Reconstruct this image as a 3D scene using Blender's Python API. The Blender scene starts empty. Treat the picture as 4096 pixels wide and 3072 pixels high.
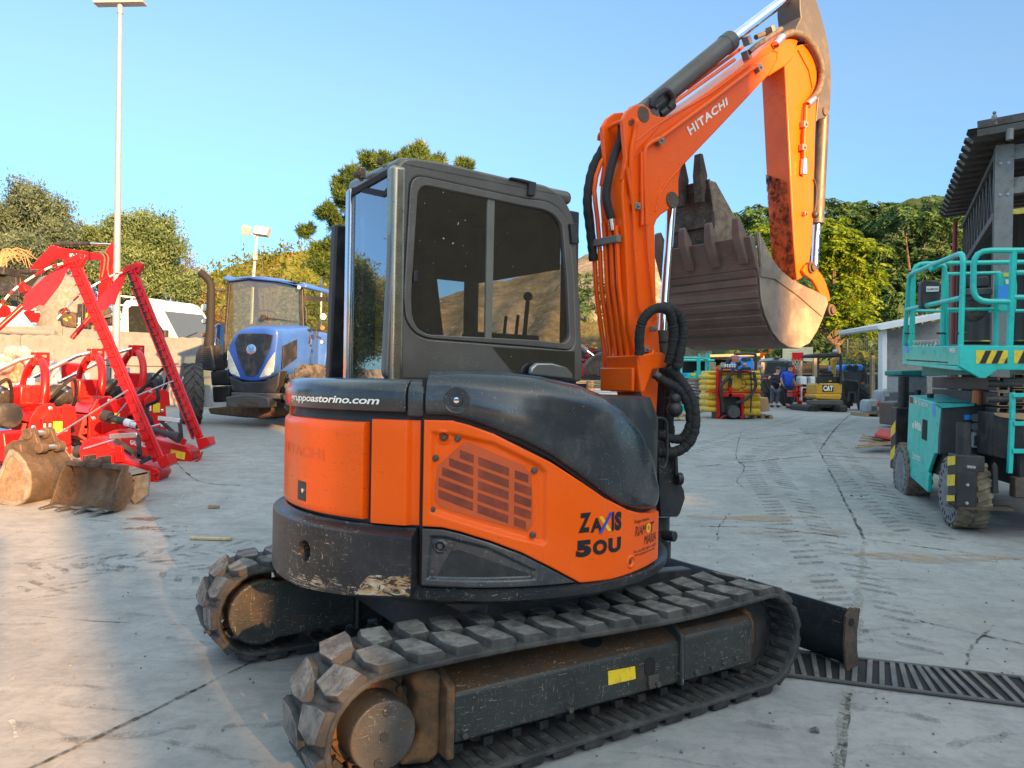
import bpy, bmesh, math, random
import numpy as np
from mathutils import Vector, Matrix, Euler
rad = math.radians
random.seed(7); rng = np.random.default_rng(11)
scene = bpy.context.scene
COL = scene.collection
F, CX, CY, CAMH = 1661.0, 1106.0, 829.5, 1.47
ROLL = rad(1.0); PITCH = math.atan((829.5 - 822) / F)
FWD = Vector((0, math.cos(PITCH), -math.sin(PITCH)))
_u0 = Vector((0, math.sin(PITCH), math.cos(PITCH))); _r0 = Vector((1, 0, 0))
RGT = _r0 * math.cos(ROLL) + _u0 * math.sin(ROLL)
UPV = -_r0 * math.sin(ROLL) + _u0 * math.cos(ROLL)
EYE = Vector((0, 0, CAMH))
def gz(x, y):
 """height of the yard above the drain (it rises gently away from it)"""
 return .6 * (1 - math.exp(-((y - 4) / 8) ** 2)) if y > 4 else 0.0
def ray(u, v): return FWD + RGT * ((u - CX) / F) + UPV * ((CY - v) / F)
def at(u, v, Y):
 d = ray(u, v); return EYE + d * (Y / d.y)
def onz(u, v, z):
 d = ray(u, v); return EYE + d * ((z - CAMH) / d.z)
def gp(u, v):
 d = ray(u, v); t = .5
 while EYE.z + d.z * t > gz(d.x * t, d.y * t) and t < 150: t += .02
 return Vector((d.x * t, d.y * t, gz(d.x * t, d.y * t)))
class Frame:
 """a machine frame standing on the ground: x forward, y left, z up"""
 def __init__(s, ox, oy, deg, oz=0.0):
  a = rad(deg); s.o = Vector((ox, oy, oz))
  s.f = Vector((math.sin(a), math.cos(a), 0)); s.l = Vector((-math.cos(a), math.sin(a), 0))
  s.M = Matrix(((s.f.x, s.l.x, 0, ox), (s.f.y, s.l.y, 0, oy), (0, 0, 1, oz), (0, 0, 0, 1)))
 def loc(s, p):
  d = p - s.o; return Vector((d.dot(s.f), d.dot(s.l), d.z))
 def ony(s, u, v, y):
  d = ray(u, v); t = (y - (EYE - s.o).dot(s.l)) / d.dot(s.l); return s.loc(EYE + d * t)
 def onx(s, u, v, x):
  d = ray(u, v); t = (x - (EYE - s.o).dot(s.f)) / d.dot(s.f); return s.loc(EYE + d * t)
def zoom(x0, y0, w, h, W, Hh):
 """pixel of an enlarged view -> pixel of the picture plane"""
 return lambda u, v: ((x0 + u * w / W) / 4096 * 2212, (y0 + v * h / Hh) / 3072 * 1659)
class MB:
 def __init__(s, M=None): s.v = []; s.f = []; s.m = []; s.M = M
 def add(s, vs, fs, mi=0, X=None):
  b = len(s.v)
  for p in vs:
   p = Vector(p)
   if X is not None: p = X @ p
   if s.M is not None: p = s.M @ p
   s.v.append(p)
  for f in fs: s.f.append([b + i for i in f]); s.m.append(mi)
 def box(s, c, d, rot=None, mi=0, taper=None):
  x, y, z = d[0] / 2, d[1] / 2, d[2] / 2; tx, ty = taper or (1, 1)
  vs = [(-x, -y, -z), (x, -y, -z), (x, y, -z), (-x, y, -z), (-x * tx, -y * ty, z), (x * tx, -y * ty, z), (x * tx, y * ty, z), (-x * tx, y * ty, z)]
  X = Matrix.Translation(c)
  if rot: X = X @ Euler(rot).to_matrix().to_4x4()
  s.add(vs, [(0, 3, 2, 1), (4, 5, 6, 7), (0, 1, 5, 4), (1, 2, 6, 5), (2, 3, 7, 6), (3, 0, 4, 7)], mi, X)
 def beam(s, p0, p1, w, h, up=(0, 0, 1), mi=0):
  p0, p1 = Vector(p0), Vector(p1); d = (p1 - p0).normalized(); up = Vector(up)
  a = d.cross(up)
  if a.length < 1e-4: a = d.cross(Vector((0, 1, 0)))
  a.normalize(); b = a.cross(d)
  vs = [p + a * (i * w / 2) + b * (j * h / 2) for p in (p0, p1) for i, j in ((-1, -1), (1, -1), (1, 1), (-1, 1))]
  s.add(vs, [(0, 1, 2, 3), (7, 6, 5, 4), (0, 4, 5, 1), (1, 5, 6, 2), (2, 6, 7, 3), (3, 7, 4, 0)], mi)
 def tube(s, pts, r, n=10, mi=0, closed=False, caps=True):
  pts = [Vector(p) for p in pts]; N = len(pts); rs = r if isinstance(r, (list, tuple)) else [r] * N
  rings = []; prev = None
  for i, p in enumerate(pts):
   if closed: t = pts[(i + 1) % N] - pts[i - 1]
   else: t = pts[min(i + 1, N - 1)] - pts[max(i - 1, 0)]
   t.normalize()
   if prev is None:
    a = t.cross(Vector((0, 0, 1)))
    if a.length < .05: a = t.cross(Vector((0, 1, 0)))
   else: a = prev - t * prev.dot(t)
   a.normalize(); prev = a; b = t.cross(a)
   rings.append([p + (a * math.cos(2 * math.pi * k / n) + b * math.sin(2 * math.pi * k / n)) * rs[i] for k in range(n)])
  vs = [q for rg in rings for q in rg]; fs = []
  for i in range(N if closed else N - 1):
   j = (i + 1) % N
   for k in range(n): fs.append((i * n + k, i * n + (k + 1) % n, j * n + (k + 1) % n, j * n + k))
  if caps and not closed: fs.append(tuple(range(n - 1, -1, -1))); fs.append(tuple((N - 1) * n + k for k in range(n)))
  s.add(vs, fs, mi)
 def cyl(s, p0, p1, r0, r1=None, n=20, mi=0): s.tube([p0, p1], [r0, r0 if r1 is None else r1], n, mi)
 def prism(s, poly, a, b, plane='xz', mi=0, side_mi=None):
  """polygon in a plane, extruded along the third axis from a to b"""
  f3 = {'xz': lambda p, t: (p[0], t, p[1]), 'xy': lambda p, t: (p[0], p[1], t), 'yz': lambda p, t: (t, p[0], p[1])}[plane]
  n = len(poly); vs = [f3(p, a) for p in poly] + [f3(p, b) for p in poly]
  s.add(vs, [tuple(range(n)), tuple(range(2 * n - 1, n - 1, -1))], mi)
  base = len(s.v) - 2 * n
  for i in range(n):
   j = (i + 1) % n; s.f.append([base + i, base + n + i, base + n + j, base + j]); s.m.append(mi if side_mi is None else side_mi)
 def ring(s, outer, inner, a, b, plane='xz', mi=0):
  """frame between two outlines with the same number of points"""
  f3 = {'xz': lambda p, t: (p[0], t, p[1]), 'xy': lambda p, t: (p[0], p[1], t), 'yz': lambda p, t: (t, p[0], p[1])}[plane]
  n = len(outer); vs = [f3(p, t) for t in (a, b) for pl in (outer, inner) for p in pl]; fs = []
  for i in range(n):
   j = (i + 1) % n
   fs += [(i, j, n + j, n + i), (2 * n + i, 3 * n + i, 3 * n + j, 2 * n + j), (i, 2 * n + i, 2 * n + j, j), (n + i, n + j, 3 * n + j, 3 * n + i)]
  s.add(vs, fs, mi)
 def lathe(s, prof, o, ax, n=24, mi=0, arc=None):
  o = Vector(o); ax = Vector(ax).normalized(); a = ax.cross(Vector((0, 0, 1)))
  if a.length < .01: a = Vector((1, 0, 0))
  a.normalize(); b = ax.cross(a); vs = []; fs = []
  for r, h in prof:
   for k in range(n):
    t = 2 * math.pi * k / n; vs.append(o + ax * h + (a * math.cos(t) + b * math.sin(t)) * r)
  for i in range(len(prof) - 1):
   for k in range(n): fs.append((i * n + k, i * n + (k + 1) % n, (i + 1) * n + (k + 1) % n, (i + 1) * n + k))
  if prof[0][0] > 1e-5: fs.append(tuple(range(n - 1, -1, -1)))
  if prof[-1][0] > 1e-5: fs.append(tuple((len(prof) - 1) * n + k for k in range(n)))
  s.add(vs, fs, mi)
 def ball(s, c, r, n=10, mi=0, sc=(1, 1, 1)):
  vs = []; fs = []
  for i in range(n + 1):
   a = math.pi * i / n
   for k in range(n * 2):
    t = math.pi * k / n; vs.append((c[0] + r * sc[0] * math.sin(a) * math.cos(t), c[1] + r * sc[1] * math.sin(a) * math.sin(t), c[2] + r * sc[2] * math.cos(a)))
  for i in range(n):
   for k in range(2 * n): fs.append((i * 2 * n + k, i * 2 * n + (k + 1) % (2 * n), (i + 1) * 2 * n + (k + 1) % (2 * n), (i + 1) * 2 * n + k))
  s.add(vs, fs, mi)
 def grid(s, fn, nu, nv, mi=0):
  vs = [fn(i / nu, j / nv) for i in range(nu + 1) for j in range(nv + 1)]
  s.add(vs, [(i * (nv + 1) + j, (i + 1) * (nv + 1) + j, (i + 1) * (nv + 1) + j + 1, i * (nv + 1) + j + 1) for i in range(nu) for j in range(nv)], mi)
 def loft(s, rings, mi=0, caps=True, closed=True):
  n = len(rings[0]); vs = [p for r in rings for p in r]; fs = []
  for i in range(len(rings) - 1):
   for k in range(n if closed else n - 1): fs.append((i * n + k, i * n + (k + 1) % n, (i + 1) * n + (k + 1) % n, (i + 1) * n + k))
  if caps and closed: fs.append(tuple(range(n - 1, -1, -1))); fs.append(tuple((len(rings) - 1) * n + k for k in range(n)))
  s.add(vs, fs, mi)
WM = {}          # world matrix of every object made here
def link(o, parent=None, M=None):
 COL.objects.link(o)
 if parent is not None: o.parent = parent
 WM[o.name] = M if M is not None else Matrix.Identity(4)
 return o
def obj(name, mb, mat, parent=None, bevel=0.0, seg=2, smooth=35, label=None, fix=True, sub=0):
 me = bpy.data.meshes.new(name)
 P = WM[parent.name] if parent is not None else Matrix.Identity(4)
 o3 = None
 if parent is None:                       # a thing that is one mesh: origin at its base
  xs = [v.x for v in mb.v]; ys = [v.y for v in mb.v]; zs = [v.z for v in mb.v]
  o3 = Vector(((min(xs) + max(xs)) / 2, (min(ys) + max(ys)) / 2, min(zs))); P = Matrix.Translation(o3)
 inv = P.inverted()
 me.from_pydata([tuple(inv @ v) for v in mb.v], [], mb.f)
 for m in (mat if isinstance(mat, (list, tuple)) else [mat]): me.materials.append(m)
 me.polygons.foreach_set('material_index', mb.m)
 me.update()
 if fix:
  b = bmesh.new(); b.from_mesh(me); bmesh.ops.remove_doubles(b, verts=b.verts, dist=1e-5); bmesh.ops.recalc_face_normals(b, faces=b.faces); b.to_mesh(me); b.free()
 if smooth:
  me.polygons.foreach_set('use_smooth', [True] * len(me.polygons)); me.set_sharp_from_angle(angle=rad(smooth))
 o = bpy.data.objects.new(name, me)
 link(o, parent, P)
 if o3 is not None: o.location = o3
 if bevel:
  m = o.modifiers.new('edge', 'BEVEL'); m.width = bevel; m.segments = seg; m.limit_method = 'ANGLE'; m.angle_limit = rad(38); m.harden_normals = False
 if sub:
  m = o.modifiers.new('sub', 'SUBSURF'); m.levels = sub; m.render_levels = sub
 if label: o['label'] = label
 return o
def objs(name, mb, mat, parent, **k):
 """every separate piece of the builder becomes a part of its own"""
 par = list(range(len(mb.v)))
 def find(a):
  while par[a] != a: par[a] = par[par[a]]; a = par[a]
  return a
 for f in mb.f:
  r = find(f[0])
  for i in f[1:]: par[find(i)] = r
 groups = {}
 for f, m in zip(mb.f, mb.m): groups.setdefault(find(f[0]), []).append((f, m))
 out = []
 for gr in groups.values():
  b = MB(); ix = {}
  for f, m in gr:
   nf = []
   for i in f:
    if i not in ix: ix[i] = len(b.v); b.v.append(mb.v[i])
    nf.append(ix[i])
   b.f.append(nf); b.m.append(m)
  out.append(obj(name, b, mat, parent, **k))
 return out
def thing(name, label, cat, loc=(0, 0, 0), rotz=0.0, group=None):
 o = bpy.data.objects.new(name, None); o.location = loc; o.rotation_euler = (0, 0, rotz); o.empty_display_size = .2
 link(o, None, Matrix.Translation(loc) @ Matrix.Rotation(rotz, 4, 'Z'))
 return tag(o, label, cat, group)
def tag(o, label, cat, group=None):
 o['label'] = label; o['category'] = cat
 if group: o['group'] = group
 return o
def struct(name, mb, mat, **k):
 o = obj(name, mb, mat, **k); o['kind'] = 'structure'; return o
def dup(root, loc, rotz=None, label=None, group=None):
 r = root.copy(); COL.objects.link(r); r.location = loc
 if rotz is not None: r.rotation_euler = (0, 0, rotz)
 if label: r['label'] = label
 if group: r['group'] = group
 for ch in list(root.children):
  c = ch.copy(); COL.objects.link(c); c.parent = r
  for g in list(ch.children):
   d = g.copy(); COL.objects.link(d); d.parent = c
 return r
def spline(pts, n=8, closed=False):
 """smooth curve through points (Catmull-Rom)"""
 P = [Vector(p) for p in pts]; N = len(P); out = []
 for i in range(N if closed else N - 1):
  p0 = P[i - 1] if (closed or i > 0) else P[0] * 2 - P[1]; p1 = P[i]; p2 = P[(i + 1) % N]
  p3 = P[(i + 2) % N] if (closed or i + 2 < N) else P[-1] * 2 - P[-2]
  for k in range(n):
   t = k / n; out.append(.5 * (2 * p1 + (p2 - p0) * t + (2 * p0 - 5 * p1 + 4 * p2 - p3) * t * t + (3 * p1 - p0 - 3 * p2 + p3) * t ** 3))
 if not closed: out.append(P[-1])
 return out
def smoothpoly(poly, n=4): return [(p.x, p.y) for p in spline([(a, b, 0) for a, b in poly], n, True)]
def rrect(x0, z0, x1, z1, r, n=4):
 out = []
 for cx, cz, a0 in ((x1 - r, z0 + r, -90), (x1 - r, z1 - r, 0), (x0 + r, z1 - r, 90), (x0 + r, z0 + r, 180)):
  for k in range(n + 1):
   a = rad(a0 + 90 * k / n); out.append((cx + r * math.cos(a), cz + r * math.sin(a)))
 return out
def circ(cx, cz, r, n=20): return [(cx + r * math.cos(2 * math.pi * k / n), cz + r * math.sin(2 * math.pi * k / n)) for k in range(n)]
def text_verts(body, size=1.0, bold=0.0, shear=0.0, spacing=1.0, ext=0.0, align='LEFT', res=3):
 cu = bpy.data.curves.new('lettering', 'FONT'); cu.body = body; cu.size = size; cu.offset = bold; cu.shear = shear; cu.space_character = spacing
 cu.extrude = ext; cu.align_x = align; cu.resolution_u = res
 o = bpy.data.objects.new('lettering', cu); COL.objects.link(o)
 dg = bpy.context.evaluated_depsgraph_get(); dg.update(); me = bpy.data.meshes.new_from_object(o.evaluated_get(dg))
 vs = [v.co.copy() for v in me.vertices]; fs = [tuple(p.vertices) for p in me.polygons]
 bpy.data.objects.remove(o); bpy.data.curves.remove(cu); bpy.data.meshes.remove(me)
 return vs, fs
def fit_text(mb, body, fn, bold=0.0, shear=0.0, spacing=1.0, mi=0, cuts=0):
 """letters scaled to the unit square (0..1, 0..1), then placed by fn(s, t) -> point"""
 vs, fs = text_verts(body, 1, bold, shear, spacing)
 if not vs: return
 if cuts:
  b = bmesh.new(); bv = [b.verts.new(v) for v in vs]
  for f in fs:
   try: b.faces.new([bv[i] for i in f])
   except ValueError: pass
  bmesh.ops.triangulate(b, faces=b.faces);
  bmesh.ops.subdivide_edges(b, edges=[e for e in b.edges if e.calc_length() > .25], cuts=cuts); bmesh.ops.triangulate(b, faces=b.faces)
  b.verts.index_update(); vs = [v.co.copy() for v in b.verts]; fs = [tuple(v.index for v in f.verts) for f in b.faces]; b.free()
 x0 = min(v.x for v in vs); x1 = max(v.x for v in vs); y0 = min(v.y for v in vs); y1 = max(v.y for v in vs)
 mb.add([fn((v.x - x0) / (x1 - x0), (v.y - y0) / (y1 - y0)) for v in vs], fs, mi)
def quad_fn(p00, p10, p11, p01):
 p00, p10, p11, p01 = map(Vector, (p00, p10, p11, p01))
 return lambda s, t: (p00 * (1 - s) + p10 * s) * (1 - t) + (p01 * (1 - s) + p11 * s) * t
class NT:
 def __init__(s, name):
  s.mat = bpy.data.materials.new(name); s.mat.use_nodes = True; s.t = s.mat.node_tree; s.n = s.t.nodes; s.l = s.t.links
  s.n.clear(); s.out = s.n.new('ShaderNodeOutputMaterial')
 def new(s, typ, **k):
  n = s.n.new('ShaderNode' + typ)
  for a, b in k.items():
   if a in n.inputs:
    n.inputs[a].default_value = b
   else: setattr(n, a, b)
  return n
 def link(s, a, b): s.l.new(a, b)
 def coord(s, kind='Object', scale=(1, 1, 1), rot=(0, 0, 0), loc=(0, 0, 0)):
  c = s.new('TexCoord'); m = s.new('Mapping'); m.inputs['Scale'].default_value = scale; m.inputs['Rotation'].default_value = rot; m.inputs['Location'].default_value = loc
  s.link(c.outputs[kind], m.inputs[0]); return m.outputs[0]
 def noise(s, vec, scale, detail=4, rough=.55, dist=0.0):
  n = s.new('TexNoise'); n.inputs['Scale'].default_value = scale; n.inputs['Detail'].default_value = detail; n.inputs['Roughness'].default_value = rough; n.inputs['Distortion'].default_value = dist
  if vec is not None: s.link(vec, n.inputs['Vector'])
  return n.outputs['Fac']
 def ramp(s, fac, stops):
  r = s.new('ValToRGB'); e = r.color_ramp.elements
  while len(e) < len(stops): e.new(.5)
  for k, (p, c) in enumerate(stops):
   e[k].position = p; e[k].color = (c, c, c, 1) if isinstance(c, (int, float)) else (*c, 1)
  s.link(fac, r.inputs[0]); return r.outputs[0]
 def mix(s, fac, a, b, mode='MIX'):
  m = s.new('Mix', data_type='RGBA', blend_type=mode)
  for sock, val in ((m.inputs[0], fac), (m.inputs[6], a), (m.inputs[7], b)):
   if isinstance(val, (int, float)): sock.default_value = val if sock == m.inputs[0] else (val, val, val, 1)
   elif isinstance(val, (tuple, list)): sock.default_value = (*val, 1)
   else: s.link(val, sock)
  return m.outputs[2]
 def math(s, op, a, b=None, c=None, clamp=False):
  m = s.new('Math', operation=op, use_clamp=clamp)
  for i, val in enumerate((a, b, c)):
   if val is None: continue
   if isinstance(val, (int, float)): m.inputs[i].default_value = val
   else: s.link(val, m.inputs[i])
  return m.outputs[0]
 def bump(s, h, strength=.3, dist=.01):
  b = s.new('Bump'); b.inputs['Strength'].default_value = strength; b.inputs['Distance'].default_value = dist; s.link(h, b.inputs['Height']); return b.outputs[0]
 def bsdf(s, color, rough=.5, metal=0.0, normal=None, spec=.5, coat=0.0, trans=0.0):
  p = s.new('BsdfPrincipled')
  for sock, val in (('Base Color', color), ('Roughness', rough), ('Metallic', metal), ('Specular IOR Level', spec), ('Coat Weight', coat), ('Transmission Weight', trans)):
   if isinstance(val, (int, float)): p.inputs[sock].default_value = val if sock != 'Base Color' else (val, val, val, 1)
   elif isinstance(val, (tuple, list)): p.inputs[sock].default_value = (*val, 1)
   else: s.link(val, p.inputs[sock])
  p.inputs['Coat Roughness'].default_value = .12
  if normal is not None: s.link(normal, p.inputs['Normal'])
  s.link(p.outputs[0], s.out.inputs[0]); return p
def surf(name, col, rough=.5, metal=0.0, var=.2, vscale=3.0, dirt=None, damt=.35, dscale=4.0, scratch=None, samt=.5, bump=.0, bscale=90, coat=0.0, stretch=(1, 1, 1), spec=.5, dust=None, speck=0):
 """painted / worn / dirty surface: slow tone drift, blotches of dirt, fine scratches, small relief"""
 t = NT(name); v = t.coord('Object', stretch); v1 = t.coord('Object')
 n1 = t.noise(v, vscale, 5, .6)
 lo = tuple(c * (1 - var) for c in col); hi = tuple(min(1, c * (1 + var)) for c in col)
 c = t.ramp(n1, [(.3, lo), (.7, hi)]); r = rough
 if dirt is not None:
  n2 = t.noise(v, dscale, 8, .68, .3); m = t.ramp(n2, [(.62 - damt * .45, 0.0), (.62 - damt * .45 + .16, 1.0)])
  m = t.math('MULTIPLY', m, min(1, .35 + damt)); c = t.mix(m, c, dirt)
  r = t.math('ADD', t.math('MULTIPLY', m, .3), rough, None, True)
 if dust is not None:                    # dust lying on faces that look up
  g = t.new('NewGeometry'); sx = t.new('SeparateXYZ'); t.link(g.outputs['Normal'], sx.inputs[0])
  m = t.math('MULTIPLY', t.ramp(sx.outputs[2], [(.45, 0.0), (.95, 1.0)]), t.ramp(t.noise(v1, 9, 6, .6), [(.3, .25), (.65, .9)])); c = t.mix(m, c, dust)
 if scratch is not None:
  n3 = t.noise(t.coord('Object', (5, 5, 40), (.4, .3, .2)), 5, 3, .5, 1.2); n4 = t.noise(t.coord('Object', (38, 38, 5), (.2, .7, .5)), 5, 3, .5, 1.0)
  m = t.math('MAXIMUM', t.ramp(n3, [(.655, 0.0), (.68, samt)]), t.ramp(n4, [(.665, 0.0), (.69, samt)]))
  m = t.math('MULTIPLY', m, t.ramp(t.noise(v1, 2.3, 3), [(.42, 0.0), (.6, 1.0)])); c = t.mix(m, c, scratch)
 if speck: m = t.math('MULTIPLY', t.ramp(t.noise(v1, 130, 2, .5), [(.69, 0.0), (.72, speck)]), t.ramp(t.noise(v1, 3.5, 4, .6), [(.4, .1), (.6, 1.0)])); c = t.mix(m, c, (.42, .41, .39)); m = t.math('MULTIPLY', t.ramp(t.noise(v1, 5, 6, .7), [(.45, 0.0), (.7, 1.0)]), speck * .22); c = t.mix(m, c, (.30, .28, .25))
 nrm = None
 if bump: nrm = t.bump(t.noise(v1, bscale, 5, .6), bump, .004)
 if isinstance(r, (int, float)):
  n5 = t.noise(v1, 14, 4); r = t.math('ADD', t.math('MULTIPLY', t.math('SUBTRACT', n5, .5), .25), rough, None, True)
 t.bsdf(c, r, metal, nrm, spec, coat); return t.mat
def plain(name, col, rough=.5, metal=0.0, spec=.5):
 t = NT(name); v = t.coord('Object'); n = t.noise(v, 6, 4)
 t.bsdf(t.ramp(n, [(.3, tuple(c * .85 for c in col)), (.7, tuple(min(1, c * 1.12) for c in col))]), rough, metal, None, spec); return t.mat
def glass(name, tint, through=.35, rough=.02, drops=False, ior=1.5, base=.04):
 """window pane: mirror reflection by angle over a tinted see-through pane"""
 t = NT(name); lw = t.new('LayerWeight'); lw.inputs['Blend'].default_value = .5; r0 = ((ior - 1) / (ior + 1)) ** 2; fr = t.math('MULTIPLY_ADD', t.math('POWER', lw.outputs['Facing'], 5.0), 1 - r0, r0); gl = t.new('BsdfGlossy'); gl.inputs['Roughness'].default_value = rough; gl.inputs['Color'].default_value = (.95, .97, 1, 1)
 tr = t.new('BsdfTransparent'); tr.inputs['Color'].default_value = (*tint, 1)
 df = t.new('BsdfDiffuse'); df.inputs['Color'].default_value = (base, base * 1.02, base * .98, 1)
 if drops:
  n = t.noise(t.coord('Object'), 55, 2, .5); n2 = t.noise(t.coord('Object'), 2.2, 3)
  m = t.math('MULTIPLY', t.ramp(n, [(.72, 0.0), (.75, 1.0)]), t.ramp(n2, [(.4, .1), (.62, 1.0)]))
  t.link(t.mix(m, (base, base * 1.02, base * .98), (.55, .53, .48)), df.inputs['Color'])
 mx = t.new('MixShader'); mx.inputs[0].default_value = through; t.link(df.outputs[0], mx.inputs[1]); t.link(tr.outputs[0], mx.inputs[2])
 if drops:
  t.link(t.math('MULTIPLY', t.math('SUBTRACT', 1.0, m), through), mx.inputs[0])
 m2 = t.new('MixShader'); t.link(fr, m2.inputs[0]); t.link(mx.outputs[0], m2.inputs[1]); t.link(gl.outputs[0], m2.inputs[2]); t.link(m2.outputs[0], t.out.inputs[0]); return t.mat
def film(name, col=(.75, .75, .78), alpha=.45):
 """crumpled clear wrapping film"""
 t = NT(name); v = t.coord('Object'); b = t.bump(t.noise(v, 14, 5, .7, 1.5), .9, .03)
 p = t.new('BsdfPrincipled'); p.inputs['Base Color'].default_value = (*col, 1); p.inputs['Roughness'].default_value = .18; t.link(b, p.inputs['Normal'])
 tr = t.new('BsdfTransparent'); mx = t.new('MixShader'); t.link(t.ramp(t.noise(v, 9, 5, .65, 1), [(.35, alpha * .4), (.65, min(1, alpha * 1.7))]), mx.inputs[0]); t.link(tr.outputs[0], mx.inputs[1]); t.link(p.outputs[0], mx.inputs[2]); t.link(mx.outputs[0], t.out.inputs[0]); return t.mat
def leaf(name, a, b, trans=.35, scale=.6, c=None):
 t = NT(name); v = t.coord('Object'); n = t.noise(v, scale, 3, .6); n2 = t.noise(v, scale * 9, 2)
 col = t.ramp(t.math('ADD', t.math('MULTIPLY', n, .65), t.math('MULTIPLY', n2, .35)), [(.36, a), (.62, b)] + ([(.7, c)] if c else []))
 d = t.new('BsdfPrincipled'); d.inputs['Roughness'].default_value = .6; d.inputs['Specular IOR Level'].default_value = .25; t.link(col, d.inputs['Base Color'])
 tl = t.new('BsdfTranslucent'); t.link(col, tl.inputs['Color']); mx = t.new('MixShader'); mx.inputs[0].default_value = trans
 t.link(d.outputs[0], mx.inputs[1]); t.link(tl.outputs[0], mx.inputs[2]); t.link(mx.outputs[0], t.out.inputs[0]); return t.mat
ORANGE = (.86, .105, .003); DARK = (.026, .032, .036)
M = {}
M['orange'] = surf('orange_paint', ORANGE, .30, 0, .05, 2.5, (.45, .10, .02), .06, 9, (.10, .05, .03), .5, .04, 160, .04, (1, 1, 1), .22, speck=.16)
M['orange_worn'] = surf('orange_worn_paint', (.62, .10, .014), .45, 0, .15, 3, (.10, .03, .02), .12, 6, (.06, .04, .03), .9, .1, 90, .05)
M['orange_in'] = surf('orange_mesh', (.52, .075, .008), .5, 0, .12, 14)
M['charcoal'] = surf('charcoal_paint', (.024, .030, .036), .24, 0, .15, 2, (.06, .06, .058), .12, 5, (.17, .16, .14), .5, .04, 120, .25, speck=.6)
M['charcoal_worn'] = surf('scuffed_charcoal', (.016, .019, .023), .34, 0, .2, 3, (.04, .04, .04), .12, 4, (.42, .36, .26), .8, .15, 60, .0, (1, 1, 1), .3, speck=.3)
M['cabgrey'] = surf('cab_frame_paint', (.125, .112, .098), .36, .35, .15, 3, (.14, .12, .10), .2, 5, (.3, .27, .22), .5, .03, 200, .2, speck=.35)
M['black'] = surf('black_steel', (.018, .018, .02), .5, 0, .25, 5, (.06, .055, .05), .3, 6, None, 0, .1, 70)
M['seam'] = plain('dark_seam', (.008, .008, .009), .8)
M['rubber'] = surf('track_rubber', (.024, .023, .023), .7, 0, .3, 7, (.085, .080, .074), .35, 9, (.11, .10, .09), .4, .5, 60)
M['rubber_top'] = surf('dusty_rubber', (.175, .160, .145), .85, 0, .4, 9, (.05, .048, .046), .42, 14, (.26, .24, .22), .8, .9, 45)
M['rubber_in'] = surf('track_inside', (.02, .02, .021), .6, 0, .3, 7, (.075, .06, .045), .3, 10, None, 0, .3, 60)
M['muddy'] = surf('muddy_steel', (.031, .035, .034), .5, .1, .3, 4, (.10, .062, .035), .20, 5, (.30, .27, .2), .95, .3, 60, 0, (1, 1, 1), .5, (.115, .06, .028))
M['rustmud'] = surf('rust_and_mud', (.15, .075, .03), .85, 0, .4, 6, (.05, .04, .03), .45, 8, None, 0, .8, 45)
M['oldcap'] = surf('scratched_cap', (.062, .060, .057), .55, .2, .3, 8, (.095, .06, .036), .28, 9, (.34, .31, .26), .95, .4, 80)
M['steel'] = plain('worn_steel', (.28, .27, .26), .35, .9)
M['chrome'] = plain('chromed_rod', (.85, .86, .88), .08, 1.0)
M['zinc'] = surf('galvanised_steel', (.36, .37, .37), .45, .5, .15, 8, (.35, .33, .30), .3, 9)
M['cylgrey'] = surf('cylinder_paint', (.085, .075, .066), .42, .2, .2, 4, (.13, .10, .08), .3, 6, (.25, .22, .18), .5, .05, 120)
M['armblack'] = surf('grey_black_steel', (.07, .068, .068), .5, .1, .15, 3, (.12, .10, .08), .25, 6, (.2, .17, .14), .6, .08, 90)
M['hose'] = surf('hose_sleeve', (.012, .012, .013), .75, 0, .3, 20, (.03, .028, .027), .3, 14, None, 0, 1.0, 45)
M['hosegrey'] = surf('grey_hose', (.11, .095, .075), .6, 0, .2, 12, (.05, .045, .04), .4, 30, None, 0, .4, 60)
M['bucket'] = surf('bucket_steel', (.17, .108, .085), .55, .2, .3, 4, (.17, .13, .10), .38, 6, (.33, .28, .22), .7, .3, 50, 0, (1, 1, 2))
M['bucket_side'] = surf('polished_bucket_side', (.30, .22, .16), .42, .45, .3, 3, (.42, .33, .24), .4, 5, (.55, .46, .36), .7, .3, 60)
M['tan_steel'] = surf('tan_rusty_steel', (.25, .185, .13), .6, .25, .3, 5, (.12, .08, .055), .4, 9, (.5, .44, .36), 1.0, .5, 40)
M['rust'] = surf('brown_rust', (.10, .068, .048), .7, .25, .35, 5, (.045, .04, .036), .4, 9, (.30, .25, .2), .9, .7, 40)
M['greysteel'] = surf('grey_worn_steel', (.20, .19, .18), .7, .2, .3, 6, (.10, .085, .07), .4, 8, (.4, .38, .34), .6, .6, 40)
M['glass'] = glass('dark_tinted_glass', (.52, .53, .48), .70, .015, True, 2.2, .02)
M['glass_rear'] = glass('rear_glass', (.30, .32, .33), .35, .012, True, 3.0, .03)
M['glass_tractor'] = glass('green_tinted_glass', (.60, .76, .62), .6, .03, False, 1.8, .10)
M['glass_car'] = glass('windscreen_glass', (.16, .24, .34), .35, .03, False, 2.6, .05)
M['white_letter'] = plain('white_lettering', (.78, .77, .72), .5)
M['black_letter'] = plain('black_lettering', (.010, .010, .011), .45)
M['ghost_letter'] = plain('faded_lettering', (.72, .085, .003), .32)
M['yellow_letter'] = plain('yellow_lettering', (.80, .50, .02), .5)
M['blue_letter'] = plain('blue_lettering', (.03, .06, .45), .5)
M['sticker'] = surf('yellow_sticker', (.80, .55, .02), .5, 0, .05, 6, (.25, .2, .06), .25, 22, (.05, .05, .04), .9)
M['red'] = surf('red_paint', (.60, .008, .008), .32, 0, .12, 3, (.33, .008, .008), .2, 8, None, 0, .03, 100, .08, (1, 1, 1), .35)
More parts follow.
